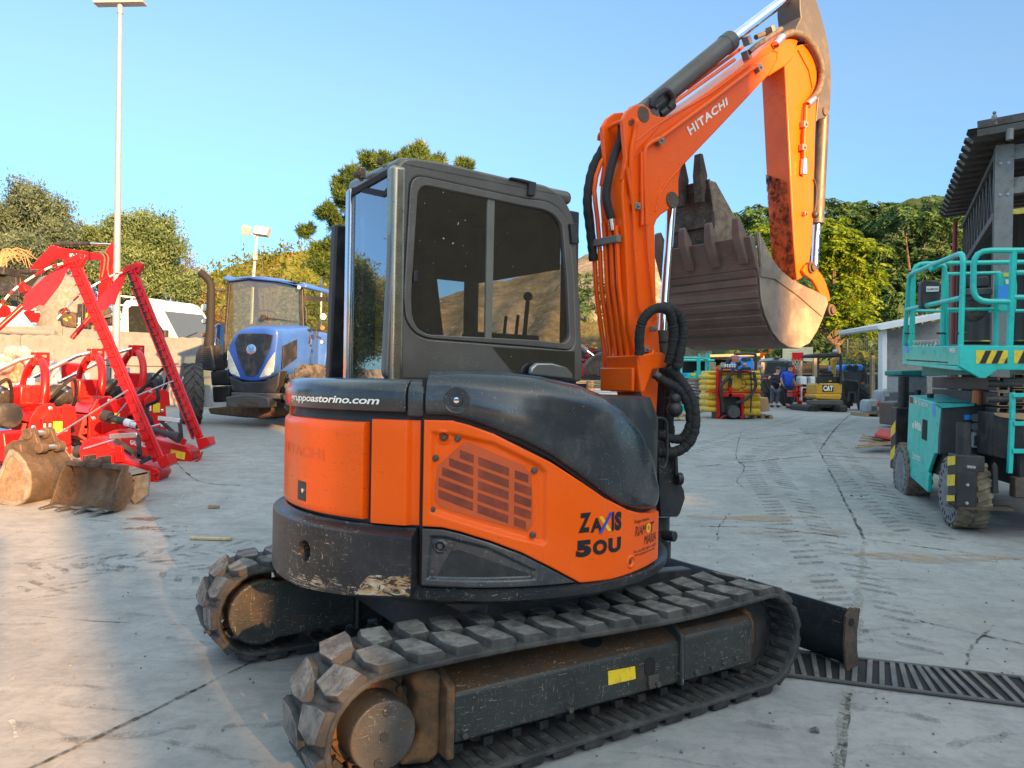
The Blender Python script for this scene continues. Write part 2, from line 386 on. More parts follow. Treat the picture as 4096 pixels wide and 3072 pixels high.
M['redpink'] = surf('matte_red_plastic', (.60, .010, .022), .5, 0, .08, 3)
M['darkred'] = surf('dark_red_paint', (.28, .012, .012), .5, 0, .2, 4, (.1, .02, .02), .3, 8)
M['silver'] = plain('plated_steel', (.62, .62, .62), .25, .9)
M['whiteplastic'] = plain('white_plastic', (.74, .73, .72), .5)
M['blackplastic'] = surf('black_plastic', (.022, .022, .024), .5, 0, .2, 8, (.07, .065, .06), .25, 9)
M['greyplastic'] = surf('grey_plastic', (.27, .31, .34), .5, 0, .12, 5, (.18, .18, .17), .3, 8)
M['yellow'] = surf('yellow_plastic', (.74, .46, .025), .45, 0, .12, 4, (.45, .27, .03), .3, 9)
M['catyellow'] = surf('yellow_machine_paint', (.60, .32, .03), .4, 0, .1, 4, (.28, .16, .03), .25, 8)
M['teal'] = surf('teal_paint', (.012, .50, .42), .38, 0, .1, 3, (.02, .28, .24), .22, 8, None, 0, .03, 100, .2)
M['tealdark'] = surf('dark_teal_paint', (.01, .20, .18), .5, 0, .2, 4)
M['blue'] = surf('blue_paint', (.035, .125, .48), .4, 0, .1, 3, (.07, .11, .25), .25, 6, None, 0, .03, 100, .2)
M['brightblue'] = surf('bright_blue_paint', (.02, .26, .75), .35, 0, .08, 3)
M['white'] = surf('white_paint', (.74, .75, .76), .35, 0, .06, 2, (.5, .48, .44), .2, 6, None, 0, 0, 90, .2)
M['cream'] = surf('cream_board', (.72, .62, .38), .6, 0, .1, 4)
M['glass_door'] = glass('clear_door_glass', (.80, .84, .84), .92, .02, False, 1.45, .03)
M['lamp'] = plain('lamp_lens', (.72, .70, .60), .2)
M['amber'] = plain('amber_lens', (.62, .16, .03), .25)
M['hlamp'] = plain('headlamp_lens', (.62, .58, .46), .3)
M['tyre'] = surf('tyre_rubber', (.040, .040, .042), .75, 0, .3, 8, (.11, .095, .075), .4, 8, None, 0, .4, 60)
M['tyre_dusty'] = surf('dusty_tyre', (.21, .165, .105), .85, 0, .3, 6, (.10, .085, .07), .35, 9, None, 0, .5, 50)
M['tyre_grey'] = surf('grey_tyre_side', (.20, .20, .205), .8, 0, .2, 8, (.11, .11, .11), .35, 14)
M['wheelgrey'] = surf('grey_rim', (.075, .08, .088), .6, 0, .2, 8, (.13, .125, .12), .35, 9)
M['wood'] = surf('rough_wood', (.36, .25, .15), .8, 0, .3, 5, (.18, .12, .08), .35, 7, None, 0, .5, 60, 0, (1, 8, 8))
M['paleswood'] = surf('pale_wood', (.55, .41, .23), .75, 0, .2, 6, (.3, .2, .1), .3, 9)
M['cardboard'] = surf('cardboard', (.50, .30, .15), .8, 0, .1, 4)
M['skin'] = plain('skin', (.52, .28, .20), .55)
M['hair'] = plain('dark_hair', (.03, .025, .022), .6)
M['navy'] = surf('navy_cloth', (.012, .014, .024), .85, 0, .3, 10)
M['royal'] = surf('royal_blue_cloth', (.012, .075, .50), .8, 0, .2, 10)
M['trousers'] = surf('dark_trousers', (.016, .020, .024), .85, 0, .3, 10)
M['greytrousers'] = surf('grey_trousers', (.10, .10, .125), .85, 0, .3, 10)
M['net'] = plain('pale_rope', (.5, .47, .42), .8)
M['film'] = film('wrapping_film')
M['film_thick'] = film('thick_wrapping_film', (.42, .42, .43), .7)
M['pinkwrap'] = surf('pink_wrapped_plastic', (.50, .13, .09), .35, 0, .25, 5, (.5, .32, .28), .4, 9, None, 0, .6, 25)
M['wrapgrey'] = surf('grey_wrapped_cloth', (.16, .165, .165), .7, 0, .2, 6, (.11, .11, .105), .4, 8, None, 0, 1.0, 14)
M['concwall'] = surf('precast_concrete', (.172, .182, .19), .85, 0, .12, 2, (.125, .128, .13), .3, 5, None, 0, .4, 60)
M['darkclad'] = surf('dark_cladding', (.10, .098, .09), .7, .1, .12, 2)  # grey cladding with the shed's inner shade put into its colour
M['cladding'] = surf('grey_cladding', (.30, .295, .28), .6, .1, .12, 2, (.2, .19, .17), .3, 5)
M['roofsteel'] = surf('dark_roof_sheet', (.085, .08, .072), .55, .3, .2, 3, (.05, .045, .04), .35, 6)
M['colsteel'] = surf('grey_steel_column', (.23, .22, .20), .5, .4, .15, 3, (.15, .14, .13), .3, 6)
M['brownbin'] = surf('brown_plastic', (.11, .075, .06), .5, 0, .1, 5)
M['bark'] = surf('bark', (.12, .09, .06), .9, 0, .3, 8, (.06, .045, .03), .4, 12, None, 0, .8, 30)
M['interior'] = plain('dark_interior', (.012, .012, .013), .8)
M['wire'] = plain('fence_wire', (.10, .12, .10), .5, .5)
M['redwood'] = surf('red_tarp', (.45, .05, .045), .6, 0, .2, 4)
M['reddoor'] = plain('rust_red_pipe', (.30, .035, .025), .5)
M['housewall'] = surf('ochre_plaster', (.36, .22, .12), .9, 0, .15, 1)
M['tiles'] = surf('roof_tiles', (.12, .06, .04), .85, 0, .3, 6)
M['olive'] = leaf('olive_leaves', (.045, .09, .035), (.19, .27, .12), .3, 1.1, (.34, .36, .15))
M['olive_dark'] = leaf('dark_olive_leaves', (.04, .07, .045), (.15, .21, .14), .3, 1.1, (.25, .29, .2))
M['pine'] = leaf('pine_needles', (.024, .06, .02), (.11, .17, .03), .25, 1.3, (.33, .32, .04))  # brightest stop paints gold sunlight into the needle colour
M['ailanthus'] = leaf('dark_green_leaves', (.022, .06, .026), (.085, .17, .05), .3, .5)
M['ailanthus_lit'] = leaf('yellow_green_leaves', (.06, .13, .012), (.22, .31, .015), .4, .5, (.34, .38, .02))  # yellower leaves with the sunlit look put into their colour
M['shrub'] = leaf('shrub_leaves', (.05, .08, .012), (.17, .19, .025), .35, .8)
M['shrub_dry'] = leaf('dry_shrub_leaves', (.12, .085, .02), (.30, .20, .05), .35, .8)
M['drybranch'] = plain('dry_palm_stalks', (.30, .20, .10), .8)
SUN_AZ, SUN_EL = 32.0, 14.0      # the low sun stands behind the viewer, to the right
SD = Vector((math.sin(rad(SUN_AZ)) * math.cos(rad(SUN_EL)), -math.cos(rad(SUN_AZ)) * math.cos(rad(SUN_EL)), math.sin(rad(SUN_EL))))
w = bpy.data.worlds.new('World'); scene.world = w; w.use_nodes = True
wn = w.node_tree.nodes; wl = w.node_tree.links; wn.clear()
wo = wn.new('ShaderNodeOutputWorld'); bg = wn.new('ShaderNodeBackground'); sk = wn.new('ShaderNodeTexSky')
sk.sky_type = 'NISHITA'; sk.sun_disc = False; sk.sun_elevation = rad(SUN_EL + 6); sk.sun_rotation = math.pi - rad(SUN_AZ)
sk.air_density = 1.0; sk.dust_density = .6; sk.ozone_density = 2.0; sk.altitude = 100
hs = wn.new('ShaderNodeHueSaturation'); hs.inputs['Saturation'].default_value = 1.0; hs.inputs['Value'].default_value = 1.0
wl.new(sk.outputs[0], hs.inputs['Color']); tc = wn.new('ShaderNodeTexCoord'); sx = wn.new('ShaderNodeSeparateXYZ'); wl.new(tc.outputs['Generated'], sx.inputs[0]); rp = wn.new('ShaderNodeValToRGB'); wl.new(sx.outputs[2], rp.inputs[0])
for k, (p_, c_) in enumerate(((0, (.064, .13, .22)), (.14, (.096, .148, .21)), (.34, (.185, .20, .195)), (.46, (.20, .225, .235)), (.64, (1.06, .78, .46)))):
 if k > 1: rp.color_ramp.elements.new(p_)
 rp.color_ramp.elements[k].position = p_; rp.color_ramp.elements[k].color = (*c_, 1)
ml = wn.new('ShaderNodeMix'); ml.data_type = 'RGBA'; ml.blend_type = 'MULTIPLY'; ml.inputs[0].default_value = 1; wl.new(hs.outputs[0], ml.inputs[6]); wl.new(rp.outputs[0], ml.inputs[7])
wl.new(ml.outputs[2], bg.inputs[0]); bg.inputs[1].default_value = 1.36; wl.new(bg.outputs[0], wo.inputs[0])
sl = bpy.data.lights.new('sun', 'SUN'); sl.energy = 22.0; sl.angle = rad(.6); sl.color = (1, .53, .20)
so = bpy.data.objects.new('sun', sl); COL.objects.link(so); so.rotation_euler = SD.to_track_quat('Z', 'Y').to_euler(); so.location = SD * 60
cam = bpy.data.cameras.new('camera'); co = bpy.data.objects.new('camera', cam); COL.objects.link(co); scene.camera = co
cam.sensor_width = 36; cam.lens = 36 * F / 2212; cam.clip_start = .05; cam.clip_end = 3000
co.matrix_world = Matrix(((RGT.x, UPV.x, -FWD.x, 0), (RGT.y, UPV.y, -FWD.y, 0), (RGT.z, UPV.z, -FWD.z, CAMH), (0, 0, 0, 1)))
scene.view_settings.view_transform = 'Standard'; scene.view_settings.look = 'None'; scene.view_settings.exposure = 0
scene.render.engine = 'CYCLES'; scene.cycles.max_bounces = 6; scene.cycles.transparent_max_bounces = 16; scene.cycles.use_denoising = True
def ground_mat():
 t = NT('worn_concrete'); P = t.new('NewGeometry').outputs['Position']
 def mp(sc, rot=0.0):
  m = t.new('Mapping'); m.inputs['Scale'].default_value = sc; m.inputs['Rotation'].default_value = (0, 0, rot); t.link(P, m.inputs[0]); return m.outputs[0]
 big = t.noise(P, .35, 5, .6); mid = t.noise(P, 1.7, 6, .65, .4); fine = t.noise(P, 22, 5, .7)
 c = t.ramp(big, [(.3, (.265, .262, .255)), (.7, (.36, .352, .34))])
 c = t.mix(t.math('MULTIPLY', t.ramp(mid, [(.42, 0.0), (.66, 1.0)]), .5), c, (.23, .23, .232))
 st = t.noise(mp((1.3, 4, 1), .5), 1.3, 6, .7, .9)             # smeared wheel and mud marks
 c = t.mix(t.math('MULTIPLY', t.ramp(st, [(.5, 0.0), (.68, 1.0)]), .34), c, (.15, .152, .16))
 st2 = t.noise(mp((4.2, .8, 1), -.35), 1.1, 6, .72, 1.2)
 c = t.mix(t.math('MULTIPLY', t.ramp(st2, [(.54, 0.0), (.7, 1.0)]), .3), c, (.17, .172, .178))
 pale = t.noise(mp((1, 3, 1), .9), .9, 6, .7, .8)
 c = t.mix(t.math('MULTIPLY', t.ramp(pale, [(.56, 0.0), (.74, 1.0)]), .28), c, (.50, .49, .47))
 mud = t.noise(P, .6, 5, .7, .5)
 c = t.mix(t.math('MULTIPLY', t.ramp(mud, [(.6, 0.0), (.72, 1.0)]), .35), c, (.32, .26, .20))
 c = t.mix(t.math('MULTIPLY', t.ramp(fine, [(.35, 1.0), (.5, 0.0)]), .22), c, (.10, .10, .10))
 mo = t.noise(P, 4.5, 7, .75, .6); c = t.mix(t.math('MULTIPLY', t.ramp(mo, [(.47, 0.0), (.6, 1.0)]), .42), c, (.17, .172, .175)); sp = t.noise(P, 60, 2, .5); c = t.mix(t.math('MULTIPLY', t.ramp(sp, [(.70, 0.0), (.73, 1.0)]), .35), c, (.45, .44, .42))
 h = t.math('ADD', t.math('MULTIPLY', t.noise(P, 9, 6, .7), .7), t.math('MULTIPLY', fine, .35))
 t.bsdf(c, t.ramp(st, [(.35, .62), (.65, .85)]), 0, t.bump(h, .35, .012), .35); return t.mat
M['ground'] = ground_mat()
xs = sorted(set([-400, -200, -120, -80, -60] + [x * 2 for x in range(-25, 31)] + [80, 120, 200, 400])); ys = sorted(set([-120, -60, -30, -15, -5, 0, 2, 4] + [4 + .5 * k for k in range(0, 50)] + [30, 35, 40, 60, 100, 200, 500, 900]))
g_ = MB(); g_.add([(x, y, gz(x, y)) for x in xs for y in ys], [(i * len(ys) + j, (i + 1) * len(ys) + j, (i + 1) * len(ys) + j + 1, i * len(ys) + j + 1) for i in range(len(xs) - 1) for j in range(len(ys) - 1)])
struct('ground', g_, M['ground'], smooth=60)
def strip(mb, pts, wdt, lift=.004, jit=0.0, step=.12):
 """thin band lying on the yard along a line of ground points"""
 P = [Vector((p[0], p[1], 0)) for p in pts]; Q = []
 for a, b in zip(P[:-1], P[1:]):
  n = max(1, int((b - a).length / step)); Q += [a.lerp(b, k / n) for k in range(n)]
 Q.append(P[-1]); vs = []
 for i, q in enumerate(Q):
  t = (Q[min(i + 1, len(Q) - 1)] - Q[max(i - 1, 0)]).normalized(); n = Vector((-t.y, t.x, 0)); ww = wdt * (1 + random.uniform(-jit, jit)); off = n * random.uniform(-jit, jit) * wdt * .6
  for sgn in (-1, 1):
   p = q + off + n * sgn * ww / 2; vs.append((p.x, p.y, gz(p.x, p.y) + lift))
 mb.add(vs, [(2 * i, 2 * i + 1, 2 * i + 3, 2 * i + 2) for i in range(len(Q) - 1)])
def soft(name, col, amt, scale=3.0):
 t = NT(name); v = t.new('NewGeometry').outputs['Position']; d = t.new('BsdfDiffuse'); d.inputs['Color'].default_value = (*col, 1); tr = t.new('BsdfTransparent'); mx = t.new('MixShader')
 n = t.noise(v, scale, 6, .7); n2 = t.noise(v, scale * 8, 3, .6)
 t.link(t.math('MULTIPLY', t.ramp(t.math('ADD', t.math('MULTIPLY', n, .6), t.math('MULTIPLY', n2, .4)), [(.42, .0), (.62, 1.0)]), amt), mx.inputs[0]); t.link(tr.outputs[0], mx.inputs[1]); t.link(d.outputs[0], mx.inputs[2]); t.link(mx.outputs[0], t.out.inputs[0]); return t.mat
M['joint'] = soft('joint_filler', (.055, .052, .048), .95, 2.2); M['crack'] = soft('crack_dirt', (.04, .038, .036), .9, 2.5); M['rubberprint'] = soft('rubber_print', (.10, .10, .105), .48, 6); M['scuff'] = soft('scuff', (.10, .105, .11), .34, 9)
M['palejoint'] = soft('pale_joint_grit', (.30, .29, .27), .95, 4); M['redsoil'] = soft('red_soil', (.26, .11, .06), .95, 5); M['chalk'] = soft('pale_scrape', (.52, .51, .49), .8, 3); M['sand'] = soft('pale_sand', (.40, .30, .21), .7, 1.2)
mb = MB(); GP = lambda *pp: [gp(*p) for p in pp]
for pts, wd in ((((1100, 1130), (1640, 1140), (1868, 1166), (2212, 1212), (2400, 1236)), .022), (((1500, 1010), (1770, 984), (1866, 990), (2212, 1000)), .03), (((1560, 955), (1900, 925), (2100, 920)), .03),
    ((((2212, 800 + 70)), (1840, 893), (1770, 975), (1868, 1166)), .03), (((1835, 1500), (1826, 1580), (1812, 1660), (1800, 1720)), .03),
    (((0, 1700), (390, 1510), (560, 1425), (680, 1370), (900, 1270)), .022), (((30, 1330), (210, 1345), (420, 1353), (560, 1340)), .010)):
 strip(mb, GP(*pts), wd, .004, .35)
struct('slab_joints', mb, M['joint'], smooth=0)
mb = MB()
strip(mb, GP((1868, 1170), (1858, 1260), (1848, 1380)), .05, .006, .5); strip(mb, GP((1830, 1495), (1815, 1600), (1800, 1700)), .035, .006, .6)
struct('joint_grit', mb, M['palejoint'], smooth=0)
mb = MB()
for pts in (((1600, 935), (1590, 985), (1608, 1010), (1592, 1040), (1615, 1060)), ((1575, 1110), (1553, 1140), (1550, 1170)), ((1975, 1340), (2080, 1365), (2212, 1395)), ((2090, 1440), (2100, 1400), (2150, 1350)), ((380, 1000), (430, 1040), (520, 1050))):
 strip(mb, spline(GP(*pts), 10), .014, .005, .8, .05)
struct('pavement_cracks', mb, M['crack'], smooth=0)
mb = MB()
def prints(path, width, pitch, sk, gap=.06, wj=.5):
 S_ = spline(path, 30); acc = 0; L = []
 for a, b in zip(S_[:-1], S_[1:]):
  acc += (b - a).length
  if acc > pitch: acc = 0; L.append((b, (b - a).normalized()))
 for k, (p, d) in enumerate(L):
  n = Vector((-d.y, d.x, 0))
  for sg in (-1, 1):
   a = p + n * sg * gap + d * sk; b = p + n * sg * width / 2 - d * sk; o = d * pitch * wj * .5
   if random.random() < .12: continue
   q = [a - o, b - o, b + o, a + o]; mb.add([(v.x, v.y, gz(v.x, v.y) + .0045) for v in q], [(0, 1, 2, 3) if sg > 0 else (3, 2, 1, 0)])
prints(GP((1930, 1420), (1840, 1270), (1740, 1150), (1700, 1090), (1650, 1020), (1640, 990), (1690, 960), (1790, 925), (1850, 900)), .55, .14, .05)
prints(GP((2010, 1170), (1900, 1080), (1830, 1010), (1790, 960), (1750, 925)), .5, .15, .05)
prints(GP((1450, 985), (1560, 950), (1680, 915), (1740, 895)), .45, .18, .04)
prints(GP((560, 1255), (420, 1240), (250, 1215), (60, 1215)), .42, .13, .06)
prints(GP((580, 1180), (420, 1190), (200, 1230), (60, 1290)), .4, .12, .05)
struct('tyre_prints', mb, M['rubberprint'], smooth=0)
mb = MB()
for k in range(46):       # dark smears and scuffs
 u, v = random.uniform(1100, 2212), random.uniform(1010, 1650)
 if random.random() < .4: u, v = random.uniform(0, 640), random.uniform(1120, 1640)
 p = gp(u, v); L = random.uniform(.08, .35); a = random.uniform(-.5, .35); d = Vector((math.cos(a), math.sin(a), 0)); strip(mb, [p - d * L, p + d * L * .2, p + d * L], random.uniform(.012, .05), .0050 + .00002 * k, .9, .06)
struct('rubber_scuffs', mb, M['scuff'], smooth=0)
def blob(mb, u, v, rx, ry, lift, n=26):
 p = gp(u, v); ph = random.uniform(0, 6); vs = [(p.x, p.y, gz(p.x, p.y) + lift)]
 for k in range(n):
  a = 2 * math.pi * k / n; r = 1 + .25 * math.sin(3 * a + ph) + .18 * math.sin(7 * a + ph * 2); x, y = p.x + rx * r * math.cos(a), p.y + ry * r * math.sin(a); vs.append((x, y, gz(x, y) + lift))
 mb.add(vs, [(0, 1 + k, 1 + (k + 1) % n) for k in range(n)])
mb = MB(); blob(mb, 315, 1122, .14, .07, .005); blob(mb, 318, 1143, .18, .06, .0052); blob(mb, 388, 1138, .07, .03, .0054); blob(mb, 367, 1160, .06, .03, .0056)
struct('red_soil_spill', mb, M['redsoil'], smooth=0)
mb = MB(); blob(mb, 1760, 1150, .75, .10, .0058, 40); blob(mb, 1620, 1120, .7, .12, .0059, 40); blob(mb, 2010, 1205, .7, .14, .0061, 40)
struct('sand_spill', mb, M['sand'], smooth=0)
mb = MB()
for pts in (((322, 1090), (360, 1090), (382, 1096), (390, 1108)), ((382, 1096), (400, 1068)), ((345, 1105), (378, 1100)), ((425, 1108), (445, 1098)), ((430, 1085), (455, 1078)), ((18, 1490), (34, 1462)), ((25, 1560), (38, 1600))):
 strip(mb, GP(*pts), .014, .0062, .6, .05)
struct('chalk_scrapes', mb, M['chalk'], smooth=0)
a, b, c, d = gp(1712, 1466), gp(1845, 1404), gp(2300, 1458), gp(2300, 1542)
dr = thing('drain_grate', 'dark slotted drainage grating set in the concrete beside the blade', 'drain', ((a + c) / 2))
ux = (d - a).normalized(); a = a - ux * .9; uy = Vector((-ux.y, ux.x, 0)); wd = .40
mb = MB(); q0 = a; L = (d - a).length + .5
q = [q0, q0 + ux * L, q0 + ux * L + uy * wd, q0 + uy * wd]; mb.add([(p.x, p.y, .0065) for p in q], [(0, 1, 2, 3)])
obj('channel', mb, M['seam'], dr, smooth=0)
mb = MB()
for off in (.008, wd - .008): mb.beam(q0 + uy * off + Vector((0, 0, .012)), q0 + ux * L + uy * off + Vector((0, 0, .012)), .022, .014)
objs('frame', mb, M['armblack'], dr, bevel=.003)
mb = MB(); n = int(L / .058)
for k in range(n):
 sk_ = .0 + .05 * math.sin(k * .37) * (k > n * .35); x = .03 + k * .058; jit = random.uniform(-.006, .006)
 mb.beam(q0 + ux * (x + jit) + uy * .02 + Vector((0, 0, .013)), q0 + ux * (x + sk_ + jit) + uy * (wd - .02) + Vector((0, 0, .013 + random.uniform(-.002, .003))), .026, .012)
objs('grate_bar', mb, surf('grating_iron', (.11, .11, .115), .6, .3, .3, 9, (.2, .18, .15), .35, 8, None, 0, .4, 60), dr, bevel=.004)
mb = MB()
for k in range(260):
 u, v = random.uniform(-50, 2250), random.uniform(960, 1660); p = gp(u, v); r = random.uniform(.002, .006) * (1 + (random.random() < .05) * 1.6); mb.box((p.x, p.y, p.z + r * .6), (r * 2, r * 1.6, r * 1.2), (random.random(), random.random(), random.random() * 3))
o = struct('loose_grit', mb, surf('pale_grit', (.15, .145, .135), .9, 0, .4, 3), smooth=0); o['kind'] = 'stuff'; tag(o, 'scattered pale grit and small stones on the concrete', 'grit')
def litter(name, label, cat, u, v, L, wd, h, ang, m, bev=.004):
 p = gp(u, v); mb = MB(); mb.box((p.x, p.y, p.z + h / 2 + .004), (L, wd, h), (0, 0, ang)); return tag(obj(name, mb, m, None, bev), label, cat)
litter('wood_offcut', 'long pale broken stick of wood lying on the concrete left of the excavator', 'wood', 456, 1168, .36, .035, .022, -.05, M['paleswood'])
litter('wood_offcut', 'short brown block of wood on the concrete behind the small toothed bucket', 'wood', 462, 1099, .11, .04, .03, -.03, M['wood'])
T = Frame(-.172, 3.900, 57.3)      # undercarriage
S = Frame(-.172, 3.900, 54.5)      # upper structure
EX = thing('excavator', 'orange compact excavator with charcoal counterweight, rubber tracks and raised boom', 'excavator', T.o)
XS, XI, ZC, RB = -.90, 1.03, .262, .225       # sprocket and idler centres, belt radius
def loop_pts(r, n=22):
 out = []
 for k in range(n + 1):
  a = rad(90 + 180 * k / n); out.append((XS + r * math.cos(a), ZC + r * math.sin(a), a))
 m = 26
 for k in range(1, m): out.append((XS + (XI - XS) * k / m, ZC - r, rad(270)))
 for k in range(n + 1):
  a = rad(-90 + 180 * k / n); out.append((XI + r * math.cos(a), ZC + r * math.sin(a), a))
 for k in range(1, m):
  x = XI + (XS - XI) * k / m; sag = -.012 * math.sin(math.pi * ((x - XS) / (XI - XS))) + .012 * math.sin(2 * math.pi * (x - XS) / (XI - XS)) ; out.append((x, ZC + r + sag, rad(90)))
 return out
def track(y0, y1):                            # y0 = outer edge
 mb = MB(T.M); sg = 1 if y1 > y0 else -1; n = len(loop_pts(RB)); vs = []
 prof = [(0.0, -.020), (0.0, -.004), (.012, 0.0), (.388, 0.0), (.40, -.004), (.40, -.020), (.388, -.026), (.012, -.026)]
 lp = loop_pts(RB)
 for x, z, a in lp:
  for py, pr in prof: vs.append((x + math.cos(a) * pr, y0 + sg * py, z + math.sin(a) * pr))
 m = len(prof); fs = []
 for i in range(n):
  j = (i + 1) % n
  for k in range(m): fs.append((i * m + k, i * m + (k + 1) % m, j * m + (k + 1) % m, j * m + k))
 mb.add(vs, fs, 0)
 segs = [0];
 for i in range(n):
  p, q = lp[i], lp[(i + 1) % n]; segs.append(segs[-1] + math.hypot(q[0] - p[0], q[1] - p[1]))
 Lt = segs[-1]; NL = 36
 def pos(s):
  s %= Lt
  for i in range(n):
   if segs[i + 1] >= s:
    t = (s - segs[i]) / max(1e-6, segs[i + 1] - segs[i]); p, q = lp[i], lp[(i + 1) % n]; da = q[2] - p[2]
    if da < -3: da += 2 * math.pi
    if da > 3: da -= 2 * math.pi
    return p[0] + (q[0] - p[0]) * t, p[1] + (q[1] - p[1]) * t, p[2] + da * t
 pit = Lt / NL
 for k in range(NL):
  for row in (0, 1):
   s0 = k * pit + row * pit * .5 + random.uniform(-.003, .003); hl = .030 + random.uniform(-.003, .003)
   o = [(-.070, .006), (.040, .006), (.068, .085), (.058, .208), (-.034, .202), (-.062, .085)] if row == 0 else [(-.034, .206), (.058, .200), (.068, .315), (.040, .394), (-.070, .394), (-.062, .315)]
   cx = sum(p[0] for p in o) / 6; cy = sum(p[1] for p in o) / 6
   def P(al, ac, h):
    x, z, a = pos(s0 + al); return (x + math.cos(a) * h, y0 + sg * ac, z + math.sin(a) * h)
   b = [P(al, ac, -.004) for al, ac in o]; md = [P(al * .97, cy + (ac - cy) * .98, hl * .45) for al, ac in o]; tp = [P(cx + (al - cx) * .82, cy + (ac - cy) * .90, hl + random.uniform(-.005, .003)) for al, ac in o]
   vs = b + md + tp; fs = [(i, (i + 1) % 6, 6 + (i + 1) % 6, 6 + i) for i in range(6)] + [(6 + i, 6 + (i + 1) % 6, 12 + (i + 1) % 6, 12 + i) for i in range(6)]
   mb.add(vs, fs, 0); mb.add(tp, [tuple(range(6))], 1)
 for k in range(80):
  x, z, a = pos(k * Lt / 80); c, s_ = math.cos(a), math.sin(a); tx, tz = -s_, c
  for ya, yb, hh in ((.02, .145, .006), (.255, .38, .006), (.15, .185, .035), (.215, .25, .035)):
   if hh > .01 and k % 2: continue
   wd = .012 if hh < .01 else .022
   vs = [(x + c * r + tx * e, y0 + sg * yy, z + s_ * r + tz * e) for r in (-.024, -.026 - hh) for e in (-wd, wd) for yy in (ya, yb)]
   mb.add(vs, [(0, 1, 3, 2), (4, 6, 7, 5), (0, 4, 5, 1), (2, 3, 7, 6), (0, 2, 6, 4), (1, 5, 7, 3)], 2)
 return mb
for yo, yi in ((-1.0, -.6), (1.0, .6)):
 obj('rubber_track', track(yo, yi), [M['rubber'], M['rubber_top'], M['rubber_in']], EX, .007, 2, 40)
def side_frame(sg):                           # sg=-1: the near one
 mb = MB(T.M); yo = .93 * sg
 sec = [(yo, .145), (yo, .325), (yo - sg * .03, .345), (yo - sg * .20, .415), (.66 * sg, .415), (.66 * sg, .145)]
 mb.prism(sec, -.62, .52, 'yz')
 sec2 = [(yo + sg * .012, .15), (yo + sg * .012, .345), (yo - sg * .02, .375), (yo - sg * .20, .40), (.66 * sg, .40), (.66 * sg, .15)]
 mb.prism(sec2, .525, .98, 'yz')
 mb.prism([(yo + sg * .022, .135), (yo + sg * .022, .36), (yo - sg * .03, .40), (.65 * sg, .41), (.65 * sg, .135)], .505, .528, 'yz')
 fr = obj('track_frame', mb, M['muddy'], EX, .012, 2)
 mb = MB(T.M); mb.prism([(yo + sg * .02, .10), (yo + sg * .02, .37), (yo - sg * .10, .41), (.64 * sg, .41), (.64 * sg, .10)], -.655, -.622, 'yz'); obj('frame_flange', mb, M['rustmud'], fr, .01)
 mb = MB(T.M); mb.prism([(-.82, .10), (-.70, .08), (-.65, .10), (-.65, .40), (-.72, .43), (-.78, .40), (-.74, .33), (-.77, .26), (-.73, .20)], sg * .70, sg * .90, 'xz'); obj('motor_housing', mb, M['rustmud'], fr, .025, 3)
 mb = MB(T.M)
 mb.prism([(p[0] * .075 + .17, p[1] * .030 + .370) for p in circ(0, 0, 1, 20)], yo - sg * .085, yo - sg * .055, 'xz')
 e = MB(T.M)
 def oval(cx, cz, rx, rz, y, slope): e.add([(cx + rx * math.cos(t), y + (-slope * sg * rz * math.sin(t)), cz + rz * math.sin(t)) for t in [2 * math.pi * k / 22 for k in range(22)]], [tuple(range(22))])
 oval(.09, .383, .062, .024, yo - sg * .1225 + sg * .004, 2.40)
 e.prism(rrect(.305, .215, .365, .290, .025), yo + sg * .002, yo + sg * .004, 'xz')
 objs('access_hole', e, M['seam'], fr, smooth=0)
 e = MB(T.M)
 for x, z, q in ((-.58, .175, .012), (-.10, .165, .012), (.37, .175, .014), (.60, .185, .012), (.70, .185, .01), (.78, .19, .01), (.86, .20, .01)): e.cyl((x, yo - sg * .01, z), (x, yo + sg * .026, z), q, None, 8)
 e.prism([(.325, .16), (.375, .16), (.38, .215), (.32, .215)], yo, yo + sg * .014, 'xz')
 objs('bolt', e, M['oldcap'], fr, bevel=.002)
 if sg < 0:
  p = [T.ony(u, v, yo - .003) for u, v in ((1313, 1450), (1371, 1439), (1373, 1466), (1314, 1480))]
  e = MB(T.M); e.prism([(q.x, q.z) for q in p], yo - .002, yo - .005, 'xz'); obj('warning_sticker', e, M['sticker'], fr, smooth=0)
 mb = MB(T.M)
 if sg < 0: mb.lathe([(.145, 0), (.15, .05), (.125, .08), (.122, .20), (.118, .212), (.0, .212)], (XS, -.74, ZC - .012), (0, -1, 0), 40)
 else: mb.lathe([(.145, 0), (.15, .05), (.125, .08), (.122, .20), (.118, .212), (.0, .212)], (XS, .74, ZC - .012), (0, 1, 0), 40)
 dm = obj('drive_motor', mb, [M['oldcap']], EX, .004)
 e = MB(T.M)
 for dx, dz in ((0, 0), (.01, .085), (-.02, -.085)): e.lathe([(.016, 0), (.016, .006), (.009, .007), (.0, .003)], (XS + dx, sg * .952, ZC - .012 + dz), (0, sg, 0), 10)
 objs('plug', e, M['muddy'], dm)
 mb = MB(T.M); pts = []
 for k in range(19 * 6):
  a = 2 * math.pi * k / (19 * 6); pts.append((XS + (.172 + .016 * math.sin(19 * a)) * math.cos(a), ZC + (.172 + .016 * math.sin(19 * a)) * math.sin(a)))
 mb.prism(pts, sg * .775, sg * .805, 'xz'); mb.lathe([(.15, 0), (.15, .03), (.13, .032)], (XS, sg * .80, ZC), (0, sg, 0), 30)
 for k in range(9):
  a = 2 * math.pi * k / 9; mb.cyl((XS + .14 * math.cos(a), sg * .80, ZC + .14 * math.sin(a)), (XS + .14 * math.cos(a), sg * .845, ZC + .14 * math.sin(a)), .013, None, 6)
 obj('sprocket', mb, M['rustmud'], EX, .003)
 mb = MB(T.M)
